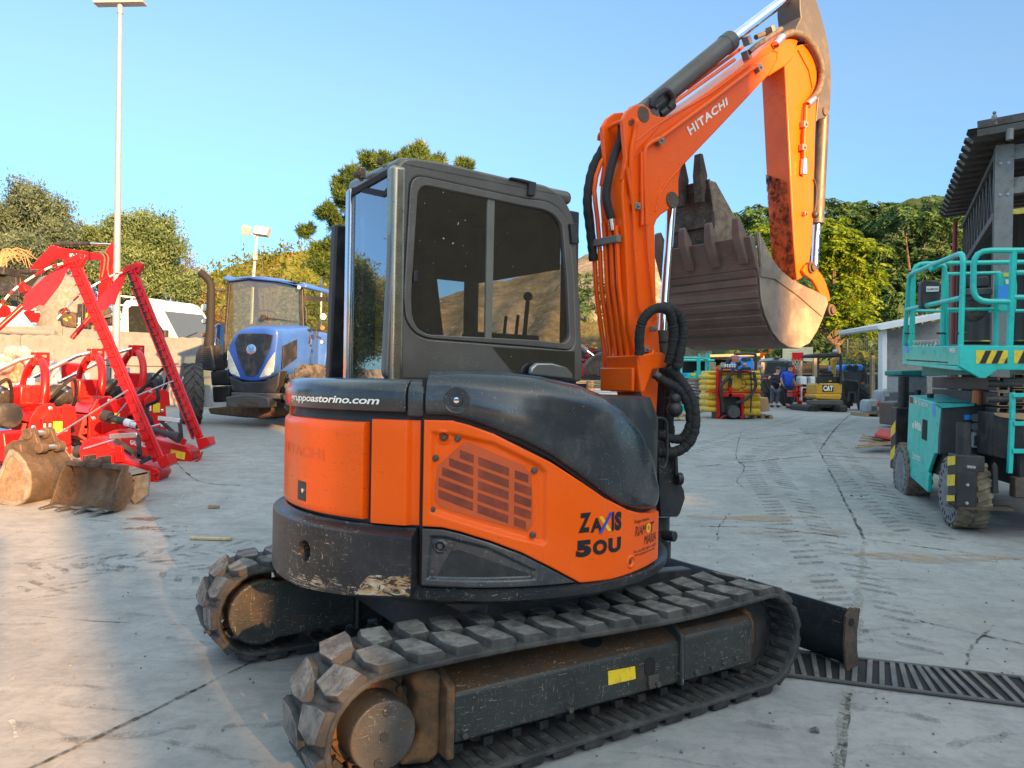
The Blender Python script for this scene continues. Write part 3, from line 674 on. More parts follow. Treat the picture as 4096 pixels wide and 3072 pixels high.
 mb.lathe([(.05, 0), (.185, .0), (.185, .12), (.05, .12)], (XI, sg * .73, ZC), (0, sg, 0), 32)
 mb.cyl((XI, sg * .68, ZC), (XI, sg * .88, ZC), .05); obj('idler', mb, M['black'], EX, .004)
 mb = MB(T.M); mb.prism([(.97, .16), (1.03, .18), (1.055, .24), (1.05, .32), (1.02, .38), (.97, .40)], sg * .70, sg * .90, 'xz'); obj('idler_yoke', mb, M['rustmud'], EX, .02, 3)
 mb = MB(T.M)
 for x in (-.45, -.05, .35, .72):
  mb.lathe([(.04, -.06), (.065, -.06), (.065, -.03), (.05, -.02), (.05, .02), (.065, .03), (.065, .06), (.04, .06)], (x, sg * .765, .14), (0, 1, 0), 18)
 mb.lathe([(.04, -.06), (.045, .06)], (0, sg * .80, .435), (0, 1, 0), 14); objs('roller', mb, M['black'], EX)
 mb = MB(T.M); pl = [(XS + .165 * math.cos(rad(a)), ZC + .165 * math.sin(rad(a))) for a in range(60, 301, 12)] + [(-.40, .13), (-.40, .405)]
 mb.prism(pl, sg * .66, sg * .60, 'xz'); mb.prism([(-.40, .10), (-.375, .10), (-.375, .43), (-.40, .43)], sg * .66, sg * .585, 'xz')
 mb.prism([(-.37, .13), (.6, .13), (.6, .42), (-.37, .41)], sg * .655, sg * .615, 'xz'); mb.prism([(-.37, .30), (.1, .40), (.1, .43), (-.37, .42)], sg * .62, sg * .42, 'xz')
 obj('motor_cover', mb, M['muddy'], EX, .012, 3)
side_frame(-1); side_frame(1)
mb = MB(T.M); mb.prism([(-.45, .30), (.55, .30), (.40, .47), (-.30, .47)], -.66, .66, 'xz'); mb.lathe([(.42, .46), (.42, .60), (.38, .60)], (0, 0, 0), (0, 0, 1), 40)
obj('chassis', mb, M['muddy'], EX, .015)
mb = MB(T.M); pr = [(1.70, .02), (1.655, .06), (1.635, .14), (1.64, .24), (1.675, .315), (1.69, .315), (1.665, .24), (1.66, .14), (1.68, .07), (1.725, .02)]
mb.prism(pr, -.985, .985, 'xz')
bl = obj('dozer_blade', mb, M['charcoal_worn'], EX, .004)
mb = MB(T.M)
mb.prism([(1.63, .0), (1.74, .0), (1.715, .1), (1.70, .2), (1.71, .30), (1.745, .325), (1.70, .33), (1.60, .325)] if False else [(1.635, .0), (1.745, .005), (1.725, .10), (1.72, .19), (1.745, .315), (1.665, .33), (1.625, .29), (1.615, .15)], -1.0, -.985, 'xz')
mb.prism([(1.635, .0), (1.745, .005), (1.725, .10), (1.72, .19), (1.745, .315), (1.665, .33), (1.625, .29), (1.615, .15)], .985, 1.0, 'xz')
objs('end_plate', mb, M['rust'], bl, bevel=.003)
mb = MB(T.M); mb.prism(circ(1.665, .255, .022, 18), -1.001, -1.003, 'xz'); obj('lifting_eye', mb, M['seam'], bl, smooth=0)
mb = MB(T.M)
for sy in (-.35, .35): mb.beam((.4, sy, .25), (1.64, sy, .16), .10, .12)
mb.beam((.5, 0, .36), (1.5, 0, .30), .09, .09); mb.beam((1.5, -.5, .16), (1.64, -.5, .16), .06, .12); objs('blade_arm', mb, M['black'], bl, bevel=.01)
def pol(th, r, z): return (r * math.cos(rad(th)), r * math.sin(rad(th)), z)
def smst(a, b, x):
 t = min(1, max(0, (x - a) / (b - a))); return t * t * (3 - 2 * t)
def interp(tab, x):
 if x <= tab[0][0]: return tab[0][1]
 for (a, b), (c, d) in zip(tab[:-1], tab[1:]):
  if x <= c:
   t = (x - a) / (c - a); return b + (d - b) * t
 return tab[-1][1]
def shell(th0, th1, lo, hi, rfn, thick=.05, nu=60, nv=16, edge=.010):
 """curved panel: outer skin with rounded border, returned inward all round"""
 mb = MB(S.M); L = lo if callable(lo) else (lambda t: lo); Hh = hi if callable(hi) else (lambda t: hi)
 us = [0, .0] + [i / nu for i in range(1, nu)] + [1.0, 1.0]; vs_ = [0, 0.0] + [j / nv for j in range(1, nv)] + [1.0, 1.0]
 nU, nV = len(us), len(vs_); V = []
 for i, a in enumerate(us):
  for j, b in enumerate(vs_):
   th = th0 + (th1 - th0) * a; z0, z1 = L(th), Hh(th)
   eu = edge / .94 * 57.3; ez = edge
   if i == 1: th += eu * .3
   if i == nU - 2: th -= eu * .3
   z = z0 + (z1 - z0) * b
   if j == 1: z += ez * .3
   if j == nV - 2: z -= ez * .3
   r = rfn(th, z)
   da = min(a * abs(th1 - th0), (1 - a) * abs(th1 - th0)) / 57.3 * .94; db = min(z - z0, z1 - z); m = max(0, min(da, db))
   if m < edge: r -= edge * (1 - math.sqrt(max(0, 1 - (1 - m / edge) ** 2)))
   if i in (0, nU - 1) or j in (0, nV - 1): r -= thick
   V.append(pol(th, r, z))
 mb.add(V, [(i * nV + j, (i + 1) * nV + j, (i + 1) * nV + j + 1, i * nV + j + 1) for i in range(nU - 1) for j in range(nV - 1)])
 return mb
R0 = .935
def core_r(th, z): return .90
mb = MB(S.M); mb.lathe([(.0, .60), (.86, .60), (.90, .64), (.90, 1.30), (.86, 1.40), (.0, 1.40)], (0, 0, 0), (0, 0, 1), 90)
mb.box((.1, .42, 1.43), (1.2, .9, .06)); obj('body_core', mb, M['black'], EX)
mb = MB(S.M); mb.lathe([(.80, .585), (.925, .60), (.952, .62), (.955, .652), (.93, .664), (.80, .664)], (0, 0, 0), (0, 0, 1), 120);
obj('skirt', mb, M['charcoal_worn'], EX)
mb = MB(S.M); mb.cyl((0, 0, .46), (0, 0, .60), .45, None, 48); mb.box((-.15, -.45, .53), (.5, .5, .10)); obj('slew_ring', mb, M['black'], EX, .01)
def cw_r(th, z):
 r = .985; r -= .055 * smst(.858, .885, z) ;
 r -= .05 * smst(.60, .555, z)
 for ht in (191, 158):
  d = math.hypot((th - ht) / 57.3 * .985, z - .75); r -= .05 * smst(.043, .036, d) * (1 - .0)
 return r
cwlo = lambda th: interp([(130, .625), (170, .572), (190, .59), (206, .606), (223, .628)], th)
cw = obj('counterweight', shell(134, 223, cwlo, .892, cw_r, .08, 230, 60, .012), M['charcoal_worn'], EX, label='scuffed charcoal counterweight with paint scraped off along its lower edge')
mb = shell(206.5, 222.6, lambda th: cwlo(th) + .012, lambda th: cwlo(th) + .040 + .050 * smst(209, 213, th), lambda th, z: .9875, .002, 60, 4, .0005)
t = NT('scraped_paint'); v = t.coord('Object', (1, 1, 2.2)); n = t.noise(v, 13, 8, .75, .8); c = t.ramp(t.noise(v, 17, 5), [(.35, (.24, .10, .03)), (.5, (.42, .28, .15)), (.65, (.55, .47, .36))]); p = t.new('BsdfPrincipled'); t.link(c, p.inputs['Base Color']); p.inputs['Roughness'].default_value = .8
tr = t.new('BsdfTransparent'); mx = t.new('MixShader'); t.link(t.ramp(n, [(.47, 0.0), (.53, 1.0)]), mx.inputs[0]); t.link(tr.outputs[0], mx.inputs[1]); t.link(p.outputs[0], mx.inputs[2]); t.link(mx.outputs[0], t.out.inputs[0]); M['scraped'] = t.mat
obj('scraped_paint', mb, M['scraped'], cw, fix=False)
mb = shell(173, 207, lambda th: cwlo(th) + .006, lambda th: cwlo(th) + .05 + .02 * math.sin(th), lambda th, z: .9865 - .05 * smst(.60, .555, z), .001, 60, 5, .0004)
t = NT('fine_scrapes'); v = t.coord('Object', (3, 3, 70), (.0, .05, 0)); n = t.noise(v, 4, 5, .7, .4); n2 = t.noise(t.coord('Object'), 6, 4); p = t.new('BsdfPrincipled'); p.inputs['Base Color'].default_value = (.42, .37, .30, 1); p.inputs['Roughness'].default_value = .7
tr = t.new('BsdfTransparent'); mx = t.new('MixShader'); t.link(t.math('MULTIPLY', t.ramp(n, [(.52, 0.0), (.58, 1.0)]), t.ramp(n2, [(.4, 0.0), (.55, 1.0)])), mx.inputs[0]); t.link(tr.outputs[0], mx.inputs[1]); t.link(p.outputs[0], mx.inputs[2]); t.link(mx.outputs[0], t.out.inputs[0]); M['scrapes'] = t.mat
obj('scrape_lines', mb, M['scrapes'], cw, fix=False)
def door_r(th, z): return R0 + .002 - .03 * smst(1.27, 1.30, z) * .4 - .012 * smst(182, 180.6, th) * smst(1.04, 1.02, z) * 0
dr_ = obj('rear_door', shell(152, 208.6, .902, 1.298, door_r, .06, 110, 24, .016), M['orange'], EX)
mb = shell(181.2, 187.2, .925, 1.035, lambda th, z: R0 + .0045, .03, 12, 6, .004); obj('latch_plate', mb, M['orange'], dr_)
mb = shell(181.7, 186.8, .940, 1.023, lambda th, z: R0 + .006, .03, 8, 6, .001); lt = obj('latch', mb, M['blackplastic'], dr_)
mb = MB(S.M); mb.lathe([(.010, 0), (.010, .006), (.0, .007)], pol(185.3, R0 + .005, .985), pol(185.3, 1, 0), 12); obj('key_lock', mb, M['chrome'], dr_)
mb = MB(S.M); fit_text(mb, 'HITACHI', lambda s, t_: pol(168.2 + (194.8 - 168.2) * s, R0 + .0035, 1.128 + .005 * (1 - s) + .045 * t_), .015, 0, 1.05, 0, 2); obj('lettering', mb, M['ghost_letter'], dr_, fix=False, smooth=0)
obj('corner_panel', shell(210.3, 223.3, .895, 1.310, lambda th, z: R0 + .002 - .025 * smst(219.6, 221.4, th) - .02 * smst(.915, .898, z) * smst(219, 211, th) * 0, .06, 40, 20, .008), M['orange'], EX)
def band(th0, th1, zb, zt, r):
 mb = MB(S.M); prof = [(r - .06, zb), (r - .004, zb), (r, zb + .006), (r + .002, zt - .06), (r - .006, zt - .030), (r - .028, zt - .008), (r - .06, zt), (r - .40, zt + .004)]
 n = int(abs(th1 - th0)); rings = []
 for i in range(n + 1):
  th = th0 + (th1 - th0) * i / n; rings.append([pol(th, a, z) for a, z in prof])
 mb.loft(rings, 0, True, True); return mb
rh = obj('rear_hood', band(134, 219.5, 1.338, 1.466, R0), M['charcoal'], EX, .004)
obj('hood_corner', band(219.8, 224.0, 1.322, 1.466, R0 - .004), M['charcoal'], EX, .006)
mb = MB(S.M); fit_text(mb, 'gruppoastorino.com', lambda s, t_: pol(174.8 + (212.7 - 174.8) * s, R0 + .0045, 1.357 + .038 * t_), .022, .22, .96, 0, 2); obj('lettering', mb, M['white_letter'], rh, fix=False, smooth=0)
OUP = [(224.2, 1.314), (231, 1.314), (234.8, 1.299), (240.8, 1.266), (247.4, 1.213), (255, 1.153), (263.4, 1.07), (270.6, .999), (279.2, .938), (286, .908), (295.4, .890), (302, .89)]
OLO = [(224.2, .899), (229.2, .898), (233.4, .884), (240.6, .849), (247.8, .803), (255.5, .737), (263.5, .664), (273.7, .656), (287, .666), (302, .676)]
HLO = [(224.2, 1.336), (230.5, 1.335), (234.8, 1.318), (240.8, 1.287), (247.3, 1.247), (255, 1.187), (263.4, 1.100), (270.6, 1.022), (277.3, .963), (286.3, .927), (302, .912)]
HHI = [(224.2, 1.502), (232.8, 1.506), (243.4, 1.504), (254.6, 1.489), (265.1, 1.460), (272.5, 1.43), (278.3, 1.392), (285.4, 1.32), (293.1, 1.205), (299, 1.04), (302, .99)]
def sdpoly(poly, x, y):
 """signed distance to a convex outline, positive inside"""
 n = len(poly); best = 9
 for i in range(n):
  (ax, ay), (bx, by) = poly[i], poly[(i + 1) % n]; ex, ey = bx - ax, by - ay; L = math.hypot(ex, ey); best = min(best, ((x - ax) * ey - (y - ay) * ex) / L)
 return best
TM = .94 / 57.3
REC = [(a * TM, z) for a, z in ((225.9, 1.272), (230.5, 1.273), (241, 1.237), (252.2, 1.150), (254.3, 1.118), (254.5, .84), (253.2, .822), (226, .951))]
GRI = [(a * TM, z) for a, z in ((227.2, 1.127), (233.4, 1.222), (234.8, 1.229), (248.6, 1.138), (250.8, 1.09), (250.9, .905), (249.6, .880), (228.3, .976), (227.1, 1.0))]
def cover_r(th, z):
 d = sdpoly(REC, th * TM, z); r = R0 + .012 - .018 * smst(.0, .022, d)
 for bt, bz in ((229.1, 1.246), (281, .713)):
  q = math.hypot((th - bt) * TM, z - bz); r += .006 * smst(.030, .024, q) - .010 * smst(.020, .015, q)
 r -= .03 * smst(296, 302, th) ** 2
 return r
sc = obj('side_cover', shell(224.2, 302, lambda th: interp(OLO, th), lambda th: interp(OUP, th), cover_r, .06, 230, 90, .008), M['orange'], EX, smooth=50)
def poly_panel(poly, r, thick, nu=40, nv=10, mi=0, mb=None):
 """convex outline in (arc length, height) wrapped on the drum"""
 mb = mb or MB(S.M); x0 = min(p[0] for p in poly); x1 = max(p[0] for p in poly); V = []
 for i in range(nu + 1):
  x = x0 + (x1 - x0) * (.002 + .996 * i / nu); zs = []
  for k in range(len(poly)):
   (ax, az), (bx, bz) = poly[k], poly[(k + 1) % len(poly)]
   if (ax - x) * (bx - x) <= 0 and ax != bx: zs.append(az + (bz - az) * (x - ax) / (bx - ax))
  for j in range(nv + 1): V.append(pol(x / TM, r, min(zs) + (max(zs) - min(zs)) * j / nv))
 mb.add(V, [(i * (nv + 1) + j, (i + 1) * (nv + 1) + j, (i + 1) * (nv + 1) + j + 1, i * (nv + 1) + j + 1) for i in range(nu) for j in range(nv)], mi); return mb
def inset(poly, d):
 cx = sum(p[0] for p in poly) / len(poly); cz = sum(p[1] for p in poly) / len(poly)
 return [(cx + (p[0] - cx) * (1 - d / max(.02, abs(p[0] - cx) + .06)), cz + (p[1] - cz) * (1 - d / max(.02, abs(p[1] - cz) + .06))) for p in poly]
gr = obj('grille', poly_panel(GRI, R0 - .0035, 0), M['orange_in'], sc, fix=False, label='perforated orange vent screen with darker slots behind')
mb = MB(S.M)        # slots behind the screen
for row in range(8):
 for col, (a0, a1) in enumerate(((228, 236.3), (237.4, 244.8), (246.2, 250.4))):
  def zt(th): return 1.245 - .0058 * (th - 233) - row * .046
  for k in range(10):
   ta, tb = a0 + (a1 - a0) * k / 10, a0 + (a1 - a0) * (k + 1) / 10; q = [(ta, zt(ta)), (tb, zt(tb)), (tb, zt(tb) - .032), (ta, zt(ta) - .032)]
   if all(sdpoly(GRI, t_ * TM, z) > .006 for t_, z in q): mb.add([pol(t_, R0 - .0022, z) for t_, z in q], [(0, 1, 2, 3)])
obj('slots', mb, surf('dark_slots', (.20, .028, .006), .55, 0, .45, 12), sc, fix=False, smooth=0)
mb = MB(S.M)
for bt, bz in ((229.1, 1.246), (232.4, 1.243), (227.2, 1.165), (226.6, .965), (251.0, 1.12), (250.9, .868), (281, .713)): mb.lathe([(.013, 0), (.013, .010), (.008, .014), (0, .014)], pol(bt, R0 - .006 + (.004 if bt > 280 else 0), bz), pol(bt, 1, 0), 8)
objs('bolt', mb, M['oldcap'], sc)
def deco(mb, body, a0, a1, z0, z1, z0b=None, z1b=None, bold=0.0, shear=0.0, mi=0, sp=1.0):
 z0b = z0 if z0b is None else z0b; z1b = z1 if z1b is None else z1b
 fit_text(mb, body, lambda s, t_: pol(a0 + (a1 - a0) * s, cover_r(min(294, a0 + (a1 - a0) * s), .80) + .0015, (z0 + (z0b - z0) * s) * (1 - t_) + (z1 + (z1b - z1) * s) * t_), bold, shear, sp, mi, 2)
mb = MB(S.M)
deco(mb, 'Z', 262.6, 266.3, .866, .945, None, None, .06, .1); deco(mb, 'A', 266.2, 270.0, .862, .920, None, None, .05); deco(mb, 'I', 273.1, 274.0, .858, .937, None, None, .03); deco(mb, 'S', 274.2, 276.8, .856, .935, None, None, .07)
deco(mb, '5', 262.0, 266.6, .768, .836, None, None, .075, 0, 0); deco(mb, 'O', 267.0, 271.7, .768, .830, None, None, .06); deco(mb, 'U', 272.1, 276.7, .768, .830, None, None, .065)
deco(mb, 'Gruppo Astorino', 282.3, 290.2, .867, .887, .866, .884, .012, 0); deco(mb, 'RIAM', 282.7, 288.2, .815, .857, None, None, .0, .2); deco(mb, 'T', 291.0, 293.6, .815, .857, None, None, .01, .2)
deco(mb, 'MARIA', 287.4, 295.2, .768, .808, None, None, .0, .2); deco(mb, 'Tel. e fax 0961.360771 - 366923', 282.0, 295.2, .744, .757, None, None, .0); deco(mb, 'www.gruppoastorino.com', 282.6, 294.6, .727, .741, None, None, .0)
obj('lettering', mb, M['black_letter'], sc, fix=False, smooth=0)
mb = MB(S.M)
def stroke(mb, a0, z0, a1, z1, w_, lift=.002): mb.add([pol(a, cover_r(272, .8) + lift, z) for a, z in ((a0 - w_, z0), (a0 + w_, z0), (a1 + w_, z1), (a1 - w_, z1))], [(0, 1, 2, 3)])
stroke(mb, 269.3, .925, 272.5, .860, .62); deco(mb, 'o', 288.5, 291.3, .815, .857, None, None, .03); obj('lettering', mb, M['yellow_letter'], sc, fix=False, smooth=0)
mb = MB(S.M); stroke(mb, 269.2, .854, 272.9, .937, .55, .003); obj('lettering', mb, M['blue_letter'], sc, fix=False, smooth=0)
def vent_r(th, z):
 d = sdpoly([(a * TM, zz) for a, zz in ((226.2, .868), (230, .868), (240, .830), (251.8, .735), (251.6, .692), (225.4, .692))], th * TM, z); r = R0 + .010 - .014 * smst(0, .014, d)
 q = math.hypot((th - 228.6) * TM, z - .823); return r + .005 * smst(.028, .022, q) - .008 * smst(.018, .014, q)
vp = obj('lower_vent', shell(224.2, 262.6, .668, lambda th: interp(OLO, th) - .006, vent_r, .06, 130, 50, .006), M['charcoal'], EX, smooth=50)
mb = poly_panel([(a * TM, z) for a, z in ((228, .708), (250.0, .708), (250.2, .716), (233.2, .812), (231.2, .808))], R0 - .0025, 0); obj('vent_screen', mb, surf('dark_screen', (.018, .019, .02), .7, 0, .4, 30, (.06, .055, .05), .3, 8, None, 0, .5, 300), vp, fix=False)
mb = MB(S.M)
for bt, bz in ((228.6, .823), (231.3, .826), (226.8, .722), (251.3, .715)): mb.lathe([(.012, 0), (.012, .008), (.007, .011), (0, .011)], pol(bt, R0 - .005, bz), pol(bt, 1, 0), 8)
objs('bolt', mb, M['oldcap'], vp)
mb = MB(S.M); rings = []
for i in range(0, 92):
 th = 224.9 + (302.2 - 224.9) * i / 91; lo, hi = interp(HLO, th), interp(HHI, th); hi = max(hi, lo + .03); r = R0 + .012 - .05 * smst(294, 302.2, th) ** 2
 hgt = hi - lo; rd = min(.10, hgt * .45); prof = [(r - .07, lo), (r - .012, lo - .004), (r, lo + .008)]
 for k in range(1, 6): prof.append((r + .010 * math.sin(math.pi * k / 6) * min(1, hgt / .2), lo + .008 + (hi - rd - lo - .008) * k / 6))
 for k in range(0, 9):
  a = math.pi / 2 * k / 8; prof.append((r - rd * 1.25 * (1 - math.cos(a)), hi - rd + rd * math.sin(a)))
 rin = max(.16, min(r - .2, .14 / max(.12, abs(math.sin(rad(th)))) if math.sin(rad(th)) < 0 else r - .2));
 for k in range(1, 4): prof.append((r - rd * 1.25 + (rin - r + rd * 1.25) * k / 3, hi + .004 * k))
 prof.append((rin, lo)); rings.append([pol(th, a, z) for a, z in prof])
mb.loft(rings); hd = obj('engine_hood', mb, M['charcoal'], EX, 0, smooth=50)
mb = MB(S.M); mb.lathe([(.050, .004), (.049, .0055), (.030, -.004), (.024, .006), (.022, .010), (.013, .010), (.012, .016), (.0, .017)], pol(232.2, R0 + .017, 1.391), pol(232.2, 1, 0), 28); lk = obj('hood_lock', mb, M['charcoal'], hd)
mb = MB(S.M); mb.lathe([(.011, 0), (.011, .004), (0, .005)], pol(232.2, R0 + .031, 1.391), pol(232.2, 1, 0), 14); obj('key_lock', mb, M['chrome'], hd)
mb = shell(224.6, 282, lambda th: interp(HLO, th) - .022, lambda th: interp(HLO, th) + .004, lambda th, z: R0 - .008, .05, 80, 3, .001); obj('hood_gap', mb, M['seam'], EX)
mb = shell(223.4, 224.6, .63, 1.47, lambda th, z: R0 - .012, .03, 4, 4, .001); obj('panel_seam', mb, M['seam'], EX)
obj('left_panel', shell(62, 151.4, .66, 1.33, lambda th, z: R0, .06, 50, 8, .01), M['orange'], EX)
obj('left_hood', band(62, 133.6, 1.338, 1.466, R0), M['charcoal'], EX)
YC = -.13
SP = lambda u, v, y=YC: (lambda q: (q.x, q.z))(S.ony(u, v, y))
zc = zoom(1200, 550, 1200, 1050, 1896, 1659); CZ = lambda pts, y=YC: [SP(*zc(*p), y) for p in pts]
outer = CZ([(535, 1528), (575, 700), (590, 240), (640, 140), (700, 125), (900, 155), (1350, 260), (1560, 300), (1640, 350), (1700, 430), (1740, 540), (1775, 1100), (1790, 1545)])
win_o = CZ([(655, 1000), (700, 232), (1400, 385), (1560, 405), (1640, 450), (1690, 530), (1725, 900), (1738, 1345), (1500, 1322), (800, 1268), (720, 1230), (670, 1150)])
win_i = CZ([(700, 1000), (745, 292), (1400, 430), (1540, 455), (1610, 490), (1655, 560), (1685, 900), (1703, 1305), (1480, 1280), (800, 1245), (735, 1205), (705, 1130)])
def resample(poly, n):
 P = poly + [poly[0]]; L = [0]
 for a, b in zip(P[:-1], P[1:]): L.append(L[-1] + math.hypot(b[0] - a[0], b[1] - a[1]))
 out = []
 for k in range(n):
  s = L[-1] * k / n
  for i in range(len(P) - 1):
   if L[i + 1] >= s: t = (s - L[i]) / max(1e-9, L[i + 1] - L[i]); out.append((P[i][0] + (P[i + 1][0] - P[i][0]) * t, P[i][1] + (P[i + 1][1] - P[i][1]) * t)); break
 return out
def round_corner(poly, r=.03, n=4):
 out = []; N = len(poly)
 for i in range(N):
  p0, p, p1 = Vector(poly[i - 1]), Vector(poly[i]), Vector(poly[(i + 1) % N]); a = (p0 - p); b = (p1 - p); d = min(r, a.length * .45, b.length * .45); a.normalize(); b.normalize()
  for k in range(n + 1):
   t = k / n; out.append(tuple((p + a * d) * (1 - t) ** 2 + p * 2 * t * (1 - t) + (p + b * d) * t * t))
 return out
win_o, win_i = round_corner(win_o, .07, 5), round_corner(win_i, .06, 5); ZR_ = outer[4][1]; outer = round_corner(outer, .04, 3)
CB = obj('cab', (lambda m: (m.prism([(-.50, 1.40), (.56, 1.40), (.56, 1.47), (-.50, 1.47)], -.10, .80, 'xz'), m)[1])(MB(S.M)), M['black'], EX, .01)
mb = MB(S.M); pass
cc = (.03, 2.0)
def ring_angles(polys):
 A = sorted(set(round(math.atan2(p[1] - cc[1], p[0] - cc[0]) % (2 * math.pi), 4) for pl in polys for p in pl) | set(round(2 * math.pi * k / 48, 4) for k in range(48))); return A
def cast(poly, a):
 d = (math.cos(a), math.sin(a)); best = None
 for i in range(len(poly)):
  (ax, ay), (bx, by) = poly[i], poly[(i + 1) % len(poly)]; ex, ey = bx - ax, by - ay; den = d[0] * ey - d[1] * ex
  if abs(den) < 1e-9: continue
  t = ((ax - cc[0]) * ey - (ay - cc[1]) * ex) / den; s = ((ax - cc[0]) * d[1] - (ay - cc[1]) * d[0]) / den
  if t > 0 and -1e-6 <= s <= 1 + 1e-6 and (best is None or t > best): best = t
 return (cc[0] + d[0] * best, cc[1] + d[1] * best)
A_ = ring_angles([outer, win_o]); mb.ring([cast(outer, a) for a in A_], [cast(win_o, a) for a in A_], YC, YC + .05, 'xz')
obj('cab_wall', mb, M['cabgrey'], EX, .012, 3)
A_ = ring_angles([win_o, win_i]); mb = MB(S.M); mb.ring([cast(win_o, a) for a in A_], [cast(win_i, a) for a in A_], YC - .006, YC + .03, 'xz'); wf = obj('window_frame', mb, M['cabgrey'], EX, .004)
mb = MB(S.M); mb.add([(p[0], YC + .014, p[1]) for p in (cast(win_i, a) for a in A_)], [tuple(range(len(A_)))]); obj('window_pane', mb, M['glass'], EX, smooth=0)
mb = MB(S.M); bz = S.ony(*zc(740, 875), .70).z; mb.box((.09, .74, (bz + 2.42) / 2), (.74, .012, 2.42 - bz)); mb.box((.465, .34, (bz + 2.42) / 2), (.012, .80, 2.42 - bz)); obj('sun_blind', mb, plain('brown_blind', (.075, .06, .05), .8), EX)  # dark sheet added inside the cab behind the upper window
mb = MB(S.M); pl = CZ([(1190, 385), (1235, 395), (1215, 1275), (1175, 1272)]); mb.prism(pl, YC + .004, YC + .020, 'xz'); obj('window_bar', mb, surf('pale_bar', (.16, .155, .13), .5, .2), wf, .002)
mb = MB(S.M); pl = CZ([(716, 842), (740, 842), (740, 912), (714, 916)]); mb.prism(pl, YC - .012, YC - .004, 'xz'); obj('window_catch', mb, M['black'], wf, .004)
mb = MB(S.M); pl = CZ([(1215, 1325), (1735, 1352), (1735, 1535), (1350, 1490)]); mb.add([(p[0], YC - .003, p[1]) for p in pl], [tuple(range(len(pl)))]); obj('lower_pane', mb, M['glass'], EX, smooth=0)
mb = MB(S.M); pl = CZ([(1420, 1500), (1425, 1455), (1460, 1425), (1560, 1425), (1650, 1450), (1690, 1490), (1690, 1530)]); mb.prism(pl, YC - .05, YC - .02, 'xz'); obj('mirror', mb, glass('mirror_glass', (.5, .5, .5), .1, .05, False, 2.6, .12), EX, .01)
zr = ZR_; plan = [(-.535, -.13), (-.535, .42), (-.30, .80), (.42, .84), (.52, .60), (.50, -.13)]
mb = MB(S.M); mb.prism(plan, zr - .075, zr, 'xy')
rf = obj('roof', mb, M['cabgrey'], EX, .035, 4)
x0 = -.535; zb = 1.43
mb = MB(S.M); mb.prism([(x0 - .028, -.138), (x0 - .028, -.062), (x0 + .045, -.062), (x0 + .045, -.138)], zb, zr - .045, 'xy'); obj('corner_pillar', mb, surf('polished_dark_pillar', (.34, .29, .21), .27, .85, .15, 5, None, 0, 4, (.05, .045, .04), .8), EX, .022, 4)
mb = MB(S.M); mb.prism([(x0 - .02, .36), (x0 - .01, .44), (x0 + .05, .47), (x0 + .05, .38)], zb, zr - .05, 'xy'); obj('corner_pillar', mb, surf('glossy_dark_pillar', (.36, .36, .37), .16, .95), EX, .018, 3)
mb = MB(S.M); mb.prism([(x0 + .03, .49), (x0 + .10, .60), (x0 + .14, .58), (x0 + .08, .48)], zb, zr - .10, 'xy'); mb.prism([(.50, .78), (.44, .84), (.40, .80), (.46, .74)], zb, zr - .05, 'xy'); mb.prism([(-.28, .79), (-.22, .82), (-.20, .78), (-.26, .75)], zb, zr - .05, 'xy'); mb.prism([(.49, -.11), (.56, -.11), (.55, -.05), (.48, -.05)], zb, zr - .10, 'xy')
objs('door_post', mb, M['black'], EX, bevel=.008)
mb = MB(S.M); mb.beam((-.42, .755, 1.44), (-.42, .70, 2.30), .07, .16, (1, 0, 0)); obj('open_door', mb, M['black'], EX, .012)
mb = MB(S.M); mb.add([(x0, -.07, zb), (x0, .37, zb), (x0, .37, zr - .06), (x0, -.07, zr - .06)], [(0, 1, 2, 3)]); obj('rear_pane', mb, M['glass_rear'], EX, smooth=0, fix=False)
mb = MB(S.M); mb.add([(x0 + .06, .46, zb), (-.28, .78, zb), (-.28, .78, zr - .06), (x0 + .06, .46, zr - .06)], [(0, 1, 2, 3)]); mb.add([(-.22, .80, zb), (.42, .82, zb), (.42, .82, zr - .06), (-.22, .80, zr - .06)], [(0, 1, 2, 3)]); objs('door_pane', mb, M['glass_door'], EX, smooth=0, fix=False)
mb = MB(S.M); mb.add([(.56, -.08, zb), (.50, .78, zb), (.47, .76, zr - .06), (.47, -.08, zr - .06)], [(0, 1, 2, 3)]); obj('windscreen', mb, M['glass_door'], EX, smooth=0, fix=False)
mb = MB(S.M); mb.beam((x0 + .004, .25, zr - .085), (x0 + .004, -.0, zr - .155), .03, .02, (1, 0, 0)); mb.beam((x0 + .004, .0, zr - .155), (x0 + .004, -.08, zr - .125), .03, .02, (1, 0, 0)); mb.beam((x0 - .004, .38, zr - .08), (x0 - .004, -.07, zr - .06), .03, .012, (1, 0, 0))
obj('roof_gutter', mb, M['seam'], EX, .003)
mb = MB(S.M); p = S.onx(*zc(375, 245), x0 - .03); mb.box((x0 - .02, p.y, zr - .015), (.035, .03, .05)); mb.cyl((x0 - .04, p.y - .02, zr - .02), (x0 - .04, p.y + .035, zr - .02), .013); mb.cyl((x0 - .02, p.y, zr - .05), (x0 - .02, p.y, zr - .025), .01)
mb.box((x0 + .0, .06, zr + .012), (.03, .02, .03)); objs('roof_bracket', mb, M['rust'], EX, bevel=.004)
pp = CZ([(1330, 250), (1400, 262), (1490, 285), (1480, 372), (1440, 365), (1445, 290), (1330, 262)], YC - .012); mb = MB(S.M); mb.prism(pp, YC - .02, YC + .03, 'xz'); pp = CZ([(1705, 545), (1752, 540), (1760, 668), (1715, 672)], YC - .012); mb.prism(pp, YC - .02, YC + .02, 'xz'); objs('hinge', mb, M['black'], EX, bevel=.004)
